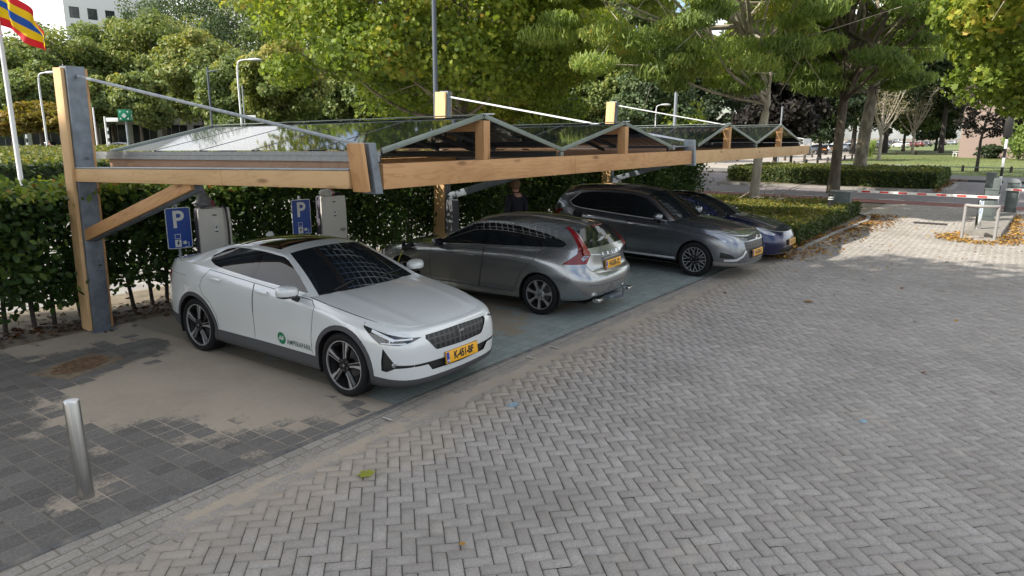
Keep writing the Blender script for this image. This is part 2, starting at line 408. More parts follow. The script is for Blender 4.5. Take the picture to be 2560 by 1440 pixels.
# cross road with its red cycle lane, footpath, verge, lawn
sheet('cross_road', [(33.2, -60), (52.2, -60), (52.2, 130), (33.2, 130)], -.004, ROADM)
sheet('cycle_lane', [(33.05, -60), (34.75, -60), (34.75, 60), (33.05, 60)], .001, REDM)
for k in range(-6, 12): sheet('lane_marking', [(34.93, 1.9+k*1.87), (35.07, 1.9+k*1.87), (35.07, 2.9+k*1.87), (34.93, 2.9+k*1.87)], .006, LINEM)
def kerb(name, pts, w, h, m):
    mb = MB(); P = [Vector((p[0], p[1], 0)) for p in pts]; A = []
    for i, p in enumerate(P):
        t = (P[min(i+1, len(P)-1)]-P[max(i-1, 0)]).normalized(); n = Vector((-t.y, t.x, 0))*w/2; A.append((p+n, p-n))
    for (a, b), (c, d) in zip(A[:-1], A[1:]):
        q = [a, b, d, c]; mb.prism([v+Vector((0, 0, -.04)) for v in q], (0, 0, h+.04))
    o = mb.build(name, m, smooth=0); o['kind'] = 'structure'; return o
kerb('road_kerb', [(52.2, -40), (52.2, 60)], .14, .13, KERBD)
sheet('footpath', [(52.28, -60), (58, -60), (58, 90), (52.28, 90)], .10, groundmat('footpath_tile', [(.10, .095, .09), (.14, .13, .125), (.17, .16, .15)], 2.))
sheet('verge', [(58, -60), (65.5, -60), (65.5, 15.8), (58, 14)], .10, GRASSM)
sheet('lawn', [(65.5, -60), (175, -60), (175, 25), (100, 16.3), (65.5, 15.8)], .0, GRASSM)
sheet('sandy_parking', [(52.3, 14.3), (65.5, 16.1), (100, 16.6), (175, 25.3), (420, 60), (420, 140), (52.3, 60)], .02, PATHM)
sheet('far_lawn', [(175.2, -60), (420, -60), (420, 59), (175.2, 25)], -.01, GRASSM)
# bed in the corner by the low hedge
kerb('bed_kerb', [(17.9, 4.05), (22, 3.95), (25.5, 3.75), (26.9, 3.9), (27.9, 4.6), (28.3, 6), (28.4, 12)], .12, .06, KERBM)
sheet('bed_soil', [(18.6, 4.1), (26.8, 3.9), (27.8, 4.6), (28.2, 6), (28.3, 12.4), (18.6, 12.4)], .015, EARTH)
kerb('island_kerb', [(50.6, 14), (50.6, 4.5), (50, 3.2), (48, 2.6), (44, 2.6), (42, 3.0), (41, 3.9), (40.5, 5.6), (40.3, 14)], .16, .13, KERBM)
sheet('island_soil', [(40.4, 14), (40.6, 5.6), (41.1, 4), (42, 3.1), (44, 2.7), (48, 2.7), (50, 3.3), (50.5, 4.5), (50.5, 14)], .10, EARTH)
# barrier island
kerb('barrier_island', [(23.6, .5), (31.2, .16)], .86, .14, groundmat('island_tile', [(.17, .16, .145), (.22, .205, .185), (.27, .25, .22)], 5.))
# ---------------------------------------------------------------- solar carport
WOOD = wood('larch_beam', (.34, .16, .058), (.60, .345, .155)); WOODP = wood('pale_larch', (.46, .27, .115), (.66, .44, .225))
GLULAM = wood('glued_timber', (.33, .185, .11), (.47, .30, .20), False)
GUTTER = mat('gutter_zinc', (.26, .275, .29), .45, .5, noise=(2, .1, (.2, 8, 8)))
FRAME = mat('panel_frame', (.20, .235, .215), .42, .5, noise=(3, .12))
def panelmat():
    m, nt, p, out = newmat('solar_panel'); g = NT(nt); uv = nt.nodes.new('ShaderNodeUVMap').outputs[0]
    x, y, z = g.sep(uv)
    fx = g.math('ABSOLUTE', g.math('SUBTRACT', g.math('FRACT', g.math('DIVIDE', x, .162)), .5)); fy = g.math('ABSOLUTE', g.math('SUBTRACT', g.math('FRACT', g.math('DIVIDE', y, .162)), .5))
    k = g.math('GREATER_THAN', g.math('MAXIMUM', fx, fy), .5-.046)
    ww = g.math('ABSOLUTE', g.math('SUBTRACT', g.math('FRACT', g.math('DIVIDE', y, .054)), .5)); bus = g.math('GREATER_THAN', ww, .482)
    c = g.mix(g.math('MULTIPLY', bus, .0), (.011, .013, .022), (.12, .12, .13)); g.set(p.inputs['Base Color'], c)
    p.inputs['Roughness'].default_value = .035; p.inputs['Specular IOR Level'].default_value = .62
    tr = nt.nodes.new('ShaderNodeBsdfTransparent'); tr.inputs[0].default_value = (.88, .93, .92, 1)
    gl = nt.nodes.new('ShaderNodeBsdfGlossy'); gl.inputs['Roughness'].default_value = .03
    fr = nt.nodes.new('ShaderNodeFresnel'); fr.inputs[0].default_value = 1.5
    m1 = nt.nodes.new('ShaderNodeMixShader'); g.set(m1.inputs[0], fr.outputs[0]); nt.links.new(tr.outputs[0], m1.inputs[1]); nt.links.new(gl.outputs[0], m1.inputs[2])
    mx = nt.nodes.new('ShaderNodeMixShader'); g.set(mx.inputs[0], k); nt.links.new(p.outputs[0], mx.inputs[1]); nt.links.new(m1.outputs[0], mx.inputs[2])
    nt.links.new(mx.outputs[0], out.inputs[0]); return m
PANEL = panelmat()
port = thing('solar_carport', 'long timber and steel carport with zigzag roof of glass solar panels over the parked cars', 'carport', (4.4, 10.3, 0))
def PP(o):  # parts are given in world coordinates: keep them there under the parent
    return attach(o, port, Matrix.Translation((4.4, 10.3, 0)))
YF, YB, ZB0, ZB1 = 5.0, 10.35, 2.236, 2.478
FRAMES = [((4.42, 10.36), 4.72, 3.60, True), ((12.10, 10.55), 12.86, 3.68, False), ((20.2, 10.6), 22.0, 3.78, False)]
for (px, py), fx, zt, near in FRAMES:
    lean = -.14
    top = Vector((px+.0, py+lean*1., zt)); base = Vector((px, py, 0))
    pst = beam('post', base, top, .23 if near else .13, .19 if near else .24, GALVD, port, .008, up=(0, 1, 0)); PW_ = pst.matrix_basis.copy(); PP(pst)
    for sy in (-1, 1):
        pass
    n = Vector((1, 0, 0))
    for sd, w_ in ((-1, .22), (1, .22)):
        ow = .142 if near else .09; a = base+Vector((sd*ow, .06, .03)); b = top+Vector((sd*ow, .06, -.02))
        c = beam('timber_cladding', a, b, .045, .22 if near else .30, WOODP if sd < 0 else WOOD, None, .004, up=(1, 0, 0) if False else (0, 1, 0)); attach(c, pst, PW_)  # paler larch on the sunward face: sunlight put into the wood colour
    MB().box((px, py-.01, .012), (.30, .34, .02)).build('base_plate', GALVD, pst).matrix_basis = PW_.inverted()
    for z in (.88, 1.02, 1.32, 1.95, 2.42):
        bl = MB().lathe([(.022, -.14), (.022, -.118), (.001, -.143)][::-1], 8, 'Y', (px, py-.02+lean*z/zt, z))
        o = bl.build('bolt', GALV, pst); o.matrix_basis = PW_.inverted()
    PP(beam('tension_rod', top+Vector((0, -.08, -.12)), (fx-.02, YF+.12, 2.66), .035, .035, WHITEPOLE if not near else GALV, port, .012))
    # cantilever brace and arm
    b0 = Vector((px, py-.12, 1.36)); b1 = Vector((px+(fx-px)*.5, YF+2.75, 2.17))
    PP(beam('brace', b0, b1, .11, .15, GALVD, port, .006))
    if near:
        PP(beam('brace_timber', b0+Vector((-.085, 0, .02)), b1+Vector((-.085, 0, .02)), .05, .15, WOOD, port, .004))
        A, B = Vector((px-.10, py-.10, 2.20)), Vector((fx-.15, YF+.13, 2.335))
        mid = A+(B-A)*.62
        PP(beam('arm_timber', A, mid, .06, .17, WOODP, port, .004)); PP(beam('arm_timber', mid+(B-A).normalized()*.006, B, .06, .17, WOODP, port, .004))
        PP(beam('arm_capping', A+Vector((.05, 0, .096)), B+Vector((.05, 0, .096)), .17, .014, GALV, port, .003))
    PP(beam('arm', (px+.03, py-.1, 2.19), (fx, YF+.1, 2.325), .10, .16, GALVD, port, .005))
    # leaning end plate that carries the front beam
    ep = MB().prism([(fx-.045, YF+.10, 2.20), (fx+.055, YF+.10, 2.20), (fx-.0, YF+.12, 2.68), (fx-.10, YF+.12, 2.68)], (0, -.19, 0))
    bmesh.ops.bevel(ep.bm, geom=ep.bm.edges[:], offset=.006, segments=1, affect='EDGES')
    PP(ep.build('end_plate', GALVD if near else GALV, port))
    if near:
        PP(beam('end_board', (fx-.12, YF+.02, 2.225), (fx-.17, YF+.03, 2.675), .19, .05, WOOD, port, .004, up=(1, 0, 0)))
# rear and front beams
xs = [4.82, 8.47, 12.78]
PP(beam('front_beam', (4.82, YF, 2.357), (8.467, YF, 2.357), .10, .242, WOOD, port, .005)); PP(beam('front_beam', (8.471, YF, 2.357), (12.76, YF, 2.357), .10, .242, WOOD, port, .005))
PP(beam('front_beam', (12.96, YF, 2.357), (21.93, YF, 2.357), .10, .242, WOODP, port, .005))
PP(beam('rear_beam', (4.6, YB-.15, 2.18), (22.2, YB-.15, 2.18), .10, .20, WOOD, port, .005))
PP(beam('side_beam', (4.86, YB, 2.352), (4.86, YF+.10, 2.45), .09, .125, GLULAM, port, .004))
PP(beam('side_beam', (21.4, YB, 2.352), (21.4, YF+.10, 2.455), .09, .16, GLULAM, port, .004))
PP(beam('side_beam', (11.95, YB, 2.352), (11.95, YF+.10, 2.45), .09, .16, GLULAM, port, .004)); PP(beam('side_beam', (13.15, YB, 2.352), (13.15, YF+.10, 2.45), .09, .16, GLULAM, port, .004))
def zr(y): return (y-YF)*-.019
def slope_gutter(x, za):
    mb = MB(); y0, y1 = YF-.02, YB+.45
    for (dz, h, dx) in ((.0, .045, .0), (-.048, .05, .012)):
        mb.prism([(x-.07-dx, y0, za+dz+zr(y0)), (x-.07-dx, y1, za+dz+zr(y1)), (x-.07-dx, y1, za+dz-h+zr(y1)), (x-.07-dx, y0, za+dz-h+zr(y0))], (.05, 0, 0))
    return PP(mb.build('gutter', GUTTER, port, smooth=0))
slope_gutter(4.84, 2.60); 
def roof(vx, px_, vz, pz):
    for i, (xp, zp) in enumerate(zip(px_, pz)):
        for (xa, za) in ((vx[i], vz[i]), (vx[i+1], vz[i+1])):
            a0, b0 = Vector((xa, 0, za)), Vector((xp, 0, zp)); L = (b0-a0).length
            sgn = 1 if xa < xp else -1
            a = a0+(b0-a0)*(.05/L); b = b0-(b0-a0)*(.012/L)
            npan = 5; y0, y1 = YF+.015, YB+.02; w = (y1-y0)/npan
            for k in range(npan):
                ya, yb = y0+k*w+.012, y0+(k+1)*w-.012
                P = [Vector((q.x, y, q.z+zr(y))) for q, y in ((a, ya), (b, ya), (b, yb), (a, yb))]
                me = bpy.data.meshes.new('solar_panel'); me.from_pydata([tuple(p) for p in (P if sgn < 0 else P[::-1])], [], [(0, 1, 2, 3)]); 
                uv = me.uv_layers.new(name='UVMap'); D = (b-a).length
                co = [(0, 0), (D, 0), (D, yb-ya), (0, yb-ya)]; co = co if sgn < 0 else co[::-1]
                for l, c_ in zip(uv.data, co): l.uv = (c_[0]+.04, c_[1]+.03)
                me.update(); o = link('solar_panel', me, PANEL, port); PP(o)
                if me.polygons[0].normal.z < 0: me.flip_normals()
            # bars between the panels
            for k in range(1, npan):
                mb = MB(); y = y0+k*w; nn = (b-a).normalized()
                mb.prism([(a.x, y-.011, a.z+zr(y)+.003), (b.x, y-.011, b.z+zr(y)+.003), (b.x, y-.011, b.z+zr(y)-.03), (a.x, y-.011, a.z+zr(y)-.03)], (0, .022, 0))
                PP(mb.build('panel_joint', DARKGREY, port, smooth=0))
            PP(beam('verge_bar', (xa, y0-.012, za+.0), (xp-sgn*.012, y0-.012, zp-.0), .022, .054, FRAME, port, .004))
            PP(beam('verge_bar', (xa, y1+.012, za+zr(y1)), (xp-sgn*.012, y1+.012, zp+zr(y1)), .022, .05, FRAME, port, .004))
            for yy in (YF+1.3, YF+3.0): PP(beam('purlin', (xa+sgn*.12, yy, za+zr(yy)-.04), (xp-sgn*.06, yy, zp+zr(yy)-.05), .05, .05, BLACK, port, .003))
        PP(beam('ridge_cap', (xp, YF-.02, zp+.016), (xp, YB+.05, zp+.016+zr(YB)), .05, .012, FRAME, port, .003))
        PP(beam('ridge_tie', (xp+.0, YF+.03, zp+.022), (xp+.25, YF+.04, zp+.03), .014, .014, WHITEPOLE, port, .003))
        kp = PP(beam('king_post', (xp, YF+.02, ZB1+.001), (xp, YF+.02, zp-.05), .115, .13, WOOD, port, .005, up=(0, 1, 0)))
        PP(beam('ridge_beam', (xp, YF+.06, zp-.105), (xp, YB, zp-.105+zr(YB)), .075, .13, WOOD, port, .004))
    for xv, zv in list(zip(vx, vz))[1:-1]:
        PP(beam('valley_gutter', (xv, YF+.06, zv-.062), (xv, YB+.2, zv-.062+zr(YB)), .11, .08, DARKGREY, port, .004))
        PP(beam('valley_post', (xv, YF+.02, ZB1+.001), (xv, YF+.02, zv-.03), .07, .05, FRAME, port, .003, up=(0, 1, 0)))
        PP(beam('valley_beam', (xv, YF+.06, ZB1+.03), (xv, YB, ZB1+.03+zr(YB)), .09, .10, WOOD, port, .004))
    PP(beam('end_gutter', (vx[-1]+.05, YF-.02, vz[-1]-.01), (vx[-1]+.05, YB+.3, vz[-1]-.01+zr(YB)), .10, .08, GUTTER, port, .004))
PP(MB().prism([(11.98, YF+.05, 2.55), (13.12, YF+.05, 2.55), (13.12, YB, 2.45), (11.98, YB, 2.45)], (0, 0, .015)).build('cover_sheet', GALV, port, smooth=0))
for xx in (4.90, 11.93, 13.17, 21.12): PP(beam('eave_board', (xx, YF+.07, 2.515), (xx, YB, 2.515+zr(YB)), .03, .12, BLACK, port, .003))
roof([4.86, 8.19, 11.92], [6.47, 10.03], [2.60, 2.565, 2.555], [2.965, 2.94])
roof([13.18, 16.92, 21.19], [14.88, 18.85], [2.565, 2.585, 2.57], [2.985, 3.02])
# ---------------------------------------------------------------- car builder
def interp(tab, x):
    xs = [a for a, _ in tab]
    if xs[0] > xs[-1]: tab = tab[::-1]; xs = xs[::-1]
    return float(np.interp(x, xs, [b for _, b in tab]))
def crom(P, n):
    """Catmull-Rom through the rows of P, n samples per span"""
    P = np.asarray(P, float); m = len(P)
    if m == 2: return np.array([P[0]+(P[1]-P[0])*t for t in np.linspace(0, 1, n+1)])
    d = np.maximum(np.linalg.norm(np.diff(P, axis=0), axis=1), 1e-6)**.5; t = np.concatenate([[0], np.cumsum(d)])
    T = np.zeros_like(P)
    for i in range(1, m-1):
        T[i] = ((P[i+1]-P[i])/(t[i+1]-t[i])*(t[i]-t[i-1])+(P[i]-P[i-1])/(t[i]-t[i-1])*(t[i+1]-t[i]))/(t[i+1]-t[i-1])
    T[0] = 1.5*(P[1]-P[0])/(t[1]-t[0])-.5*T[1]; T[-1] = 1.5*(P[-1]-P[-2])/(t[-1]-t[-2])-.5*T[-2]
    out = []
    for i in range(m-1):
        h = t[i+1]-t[i]
        for k in range(n):
            s = k/n; out.append((2*s**3-3*s*s+1)*P[i]+(s**3-2*s*s+s)*h*T[i]+(-2*s**3+3*s*s)*P[i+1]+(s**3-s*s)*h*T[i+1])
    out.append(P[-1]); return np.array(out)
def inside(poly, h, z):
    c = False; n = len(poly); j = n-1
    for i in range(n):
        (x1, y1), (x2, y2) = poly[i], poly[j]
        if (y1 > z) != (y2 > z) and h < (x2-x1)*(z-y1)/(y2-y1)+x1: c = not c
        j = i
    return c
def arc(cx, cz, r, a0, a1, n=20): return [(cx+r*math.cos(R(a0+(a1-a0)*k/n)), cz+r*math.sin(R(a0+(a1-a0)*k/n))) for k in range(n+1)]
def rounded(poly, r, n=4):
    out = []; m = len(poly)
    for i in range(m):
        p = Vector(poly[i]); a = Vector(poly[i-1])-p; b = Vector(poly[(i+1) % m])-p
        rr = min(r, a.length*.45, b.length*.45); a = p+a.normalized()*rr; b = p+b.normalized()*rr
        for k in range(n+1):
            t = k/n; out.append(tuple(a*(1-t)**2+p*2*t*(1-t)+b*t*t))
    return out
class Car:
    """half a car shell (left side, y>=0) as three smooth sheets: L lower body, U bonnet-glass-roof-tail, G side glass band"""
    def __init__(s, sp):
        s.sp = sp; bm = bmesh.new(); s.bm = bm
        s.ls = bm.faces.layers.int.new('sheet'); s.lu = bm.faces.layers.int.new('iu'); s.lv = bm.faces.layers.int.new('iv')
        rows = [s.row(r) for r in sp['rows']]
        sub = sp.get('sub', 5)
        A = np.array(rows)                      # rows x stations x 3
        cols = np.stack([crom(A[:, k], sub) for k in range(A.shape[1])], 1)
        top = rows[-1].copy(); lip = top.copy(); lip[:, 1] *= .93; lip[:, 0] = top[:, 0]*.985-.015; lip[:, 2] -= .015
        s.top = top
        s.grid(np.concatenate([cols, lip[None]], 0), 0)
        # U sheet
        segs = []; cur = []
        for st in sp['U']:
            xc, zc, xe, ye, ze = st[:5]
            if ye is None: ye, z0 = s.topat(xe); ze = z0+(ze or 0.); ye -= .004
            row = [xc, zc, xe, ye, ze]; cur.append(row)
            if len(st) > 5 and st[5] == 'c': segs.append(cur); cur = [row]
        segs.append(cur); us = []; s.useg = []
        for k, sg in enumerate(segs):
            c = crom(sg, sp.get('usub', 6))
            if k: c = c[1:]
            s.useg += [k]*len(c); us.append(c)
        us = np.concatenate(us); s.us = us
        nv = sp.get('nv', 16); V = np.linspace(0, 1, nv+1); pw = sp.get('pw', 2.3)
        pts = np.zeros((len(us), nv+1, 3))
        for i, (xc, zc, xe, ye, ze) in enumerate(us):
            g = V**2.2
            if i < 14 and sp.get('nose', True):
                yy = V*ye; xo = np.array([s.nosex(y) for y in yy]); x0 = xo[0]; x1 = xo[-1]
                if abs(x1-x0) > 1e-4:
                    w = max(0, 1-i/14); g = w*(xo-x0)/(x1-x0)+(1-w)*g
            pts[i, :, 0] = xc+(xe-xc)*g; pts[i, :, 1] = V*ye; pts[i, :, 2] = ze+(zc-ze)*(1-V**pw)
            if s.useg[i] == 0: pts[i, :, 2] += sp.get('crease', .009)*np.clip(1-np.abs(V-.62)/.10, 0, 1)*min(1, i/5)
        sk0, sk1 = pts[0].copy(), pts[-1].copy()
        for q, sg in ((sk0, -1), (sk1, 1)): q[:, 2] -= .028; q[:, 0] += sg*.006
        pts = np.concatenate([sk0[None], pts, sk1[None]], 0); s.useg = [0]+s.useg+[s.useg[-1]]; us = np.concatenate([us[:1], us, us[-1:]], 0); s.us = us
        s.grid(pts, 1)
        # G sheet
        i0, i1 = sp['G']; nG = 10; gp = []
        a = next(k for k, g in enumerate(s.useg) if g >= i0); b = max(k for k, g in enumerate(s.useg) if g <= i1)
        a = max(0, a-1); s.ga = a
        for i in range(a, b+1):
            xc, zc, xe, ye, ze = us[i]; yb, zb = s.topat(xe); yb -= .006
            T = np.linspace(0, 1, nG+1); bul = sp.get('bulge', .012)
            gp.append(np.stack([np.full(nG+1, xe), yb+(ye-yb)*T+bul*np.sin(PI*T)*min(1, (ze-zb)/.2), zb+(ze-zb)*T], 1))
        s.grid(np.array(gp), 2)
        bmesh.ops.recalc_face_normals(bm, faces=bm.faces[:])
        s.fixnormals()
        s.remesh_bvh(); s.parts = []
    def fixnormals(s):
        s.bm.normal_update()
        fl = []
        for f in s.bm.faces:
            c = f.calc_center_median(); o = Vector((c.x*.0, c.y, (c.z-.6)*.8)); sh = f[s.ls]
            ref = Vector((0, 1, .2)) if sh == 2 else Vector((0, 0, 1)) if sh == 1 else Vector((c.x-s.sp['mid'], c.y*1.2, 0)) if abs(c.x-s.sp['mid']) > s.sp['half']-.25 else Vector((0, 1, 0))
            if sh == 1 and abs(f.normal.z) < .15: ref = Vector((-1 if c.x < s.sp['mid'] else 1, 0, 0))
            if f.normal.dot(ref) < 0: fl.append(f)
        for f in fl: f.normal_flip()
        s.bm.normal_update()
    def row(s, r):
        F, Rr = s.sp['front'], s.sp['rear']; xf, xr = r['xf'], r['xr']
        df = F[-1][0]*r.get('fs', 1); dr = Rr[0][0]*r.get('rs', 1); P = []
        def w(x): return interp(r['w'], x) if isinstance(r['w'], list) else r['w']
        def z(x): return interp(r['z'], x) if isinstance(r['z'], list) else r['z']
        f2 = crom([(a, b) for a, b in F], 5); r2 = crom([(a, b) for a, b in Rr], 5)
        for a, b in f2: x = xf-a*r.get('fs', 1); P.append((x, max(0, b)*w(x), z(x)))
        xa, xb = xf-df, xr+dr; n = s.sp.get('nside', 44)
        for k in range(1, n): x = xa+(xb-xa)*k/n; P.append((x, w(x), z(x)))
        for a, b in r2: x = xr+a*r.get('rs', 1); P.append((x, max(0, b)*w(x), z(x)))
        P = np.array(P); P[0, 1] = 0; P[-1, 1] = 0
        P[:, 1] = np.convolve(np.pad(P[:, 1], 2, mode='edge'), [.1, .2, .4, .2, .1], 'valid'); P[0, 1] = 0; P[-1, 1] = 0
        P[:, 2] = np.convolve(np.pad(P[:, 2], 2, mode='edge'), [.1, .2, .4, .2, .1], 'valid')
        return P
    def topat(s, x):
        t = s.top; m = s.sp['mid']
        xs = t[::-1, 0]; return float(np.interp(x, xs, t[::-1, 1])), float(np.interp(x, xs, t[::-1, 2]))
    def nosex(s, y):
        t = s.top[:40]; k = int(np.argmax(t[:, 1] > .62)) or 20
        return float(np.interp(y, t[:30, 1], t[:30, 0]))
    def grid(s, P, sheet):
        n, m = P.shape[:2]; V = [[s.bm.verts.new(P[i, j]) for j in range(m)] for i in range(n)]
        for i in range(n-1):
            for j in range(m-1):
                q = [V[i][j], V[i][j+1], V[i+1][j+1], V[i+1][j]]
                co = [v.co for v in q]
                if (co[0]-co[1]).length < 1e-5: q = [q[0], q[2], q[3]]
                elif (co[2]-co[3]).length < 1e-5: q = q[:3]
                elif (co[0]-co[3]).length < 1e-5: q = q[:3]
                try: f = s.bm.faces.new(q)
                except ValueError: continue
                f[s.ls] = sheet; f[s.lu] = i; f[s.lv] = j
    def remesh_bvh(s): s.bvh = BVHTree.FromBMesh(s.bm)
    def cut(s, poly, e1=(1, 0), cond=None, e2=None):
        """cut the shell along a polygon seen along a horizontal direction; returns the faces inside"""
        E = Vector((e1[0], e1[1], 0)).normalized(); D = Vector((-E.y, E.x, 0)); Z = Vector((0, 0, 1))
        hz = lambda co: (co.dot(E), co.z)
        h0, h1 = min(p[0] for p in poly)-.02, max(p[0] for p in poly)+.02; z0, z1 = min(p[1] for p in poly)-.02, max(p[1] for p in poly)+.02
        def near(f):
            hs = [hz(v.co) for v in f.verts]
            return max(a for a, _ in hs) > h0 and min(a for a, _ in hs) < h1 and max(b for _, b in hs) > z0 and min(b for _, b in hs) < z1
        cand = [f for f in s.bm.faces if (cond is None or cond(f, f.calc_center_median())) and near(f)]
        for k in range(len(poly)):
            a, b = poly[k], poly[(k+1) % len(poly)]
            dirv = E*(b[0]-a[0])+Z*(b[1]-a[1])
            if dirv.length < 1e-5: continue
            no = dirv.cross(D).normalized(); co = E*a[0]+Z*a[1]
            lo = (min(a[0], b[0])-.01, min(a[1], b[1])-.01); hi = (max(a[0], b[0])+.01, max(a[1], b[1])+.01)
            sel, rest = [], []
            for f in cand:
                hs = [hz(v.co) for v in f.verts]
                ok = max(q[0] for q in hs) > lo[0] and min(q[0] for q in hs) < hi[0] and max(q[1] for q in hs) > lo[1] and min(q[1] for q in hs) < hi[1]
                (sel if ok else rest).append(f)
            if not sel: continue
            es = set(e for f in sel for e in f.edges); vs = set(v for f in sel for v in f.verts)
            r = bmesh.ops.bisect_plane(s.bm, geom=list(vs)+list(es)+sel, dist=1e-5, plane_co=co, plane_no=no)
            cand = rest+[g for g in r['geom'] if isinstance(g, bmesh.types.BMFace)]
        return [f for f in set(cand) if f.is_valid and inside(poly, *hz(f.calc_center_median()))]
    def faces(s, fn): return [f for f in s.bm.faces if fn(f, f.calc_center_median())]
    def sheet(s, k): return [f for f in s.bm.faces if f[s.ls] == k]
    def useg_of(s, f): return s.useg[min(f[s.lu]+1, len(s.useg)-1)]
    def take(s, fs, push=0.):
        """lift the faces out of the shell into a half mesh of their own"""
        nb = bmesh.new(); vm = {}
        for f in fs:
            vs = []
            for v in f.verts:
                if v not in vm: vm[v] = nb.verts.new(v.co+v.normal*push)
                vs.append(vm[v])
            try: nb.faces.new(vs)
            except ValueError: pass
        bmesh.ops.delete(s.bm, geom=fs, context='FACES')
        return nb
    def surf(s, h, z, e1=(1, 0), off=.002, top=False):
        """point on the shell seen at (h,z) from outside; top=True: (x,y) seen from above"""
        if top:
            r = s.bvh.ray_cast(Vector((h, z, 3)), Vector((0, 0, -1)))
        else:
            E = Vector((e1[0], e1[1], 0)).normalized(); D = Vector((-E.y, E.x, 0))
            r = s.bvh.ray_cast(E*h+Vector((0, 0, z))+D*4 if True else None, -D)
        if r[0] is None: return None
        n = r[1] if r[1].dot(Vector((0, 0, 1)) if top else D) > 0 else -r[1]
        return r[0]+n*off, n
    def ribbon(s, mb, pts, w, e1=(1, 0), off=.0015, top=False, step=.02, mi=0, closed=False):
        P = [Vector(p) for p in pts]
        if closed: P.append(P[0])
        q = []
        for a, b in zip(P[:-1], P[1:]):
            n = max(1, int((b-a).length/step)); q += [a+(b-a)*(k/n) for k in range(n)]
        q.append(P[-1]); prev = None
        for i, c in enumerate(q):
            t = (q[min(i+1, len(q)-1)]-q[max(i-1, 0)]).normalized(); nrm = Vector((-t.y, t.x))*w/2
            A, B = s.surf(*(c+nrm), e1, off, top), s.surf(*(c-nrm), e1, off, top)
            if A and B and (A[0]-B[0]).length < 4*w+.01:
                cur = (mb.bm.verts.new(A[0]), mb.bm.verts.new(B[0]), A[1])
                if prev and (prev[0].co-cur[0].co).length < .2:
                    f = mb.bm.faces.new((prev[0], prev[1], cur[1], cur[0])); f.material_index = mi
                    f.normal_update()
                    if f.normal.dot(cur[2]) < 0: f.normal_flip()
                prev = cur
            else: prev = None
        return mb
def mirror_bm(nb):
    m = nb.copy()
    for v in m.verts: v.co.y = -v.co.y
    bmesh.ops.reverse_faces(m, faces=m.faces[:]); return m
def whole(name, nb, mats, parent, smooth=.55):
    m = mirror_bm(nb); me = bpy.data.meshes.new('t'); m.to_mesh(me); m.free(); nb.from_mesh(me); bpy.data.meshes.remove(me)
    bmesh.ops.remove_doubles(nb, verts=nb.verts[:], dist=.0004)
    return finish(name, nb, mats, parent, smooth=smooth)
def pair(name, nb, mats, parent, smooth=.55, sides=(1, -1)):
    out = []
    for sd in sides:
        b = nb.copy() if sd == 1 else mirror_bm(nb)
        bmesh.ops.remove_doubles(b, verts=b.verts[:], dist=.0004)
        out.append(finish(name, b, mats, parent, smooth=smooth))
    nb.free(); return out
def copybm(mb):
    return mb.bm
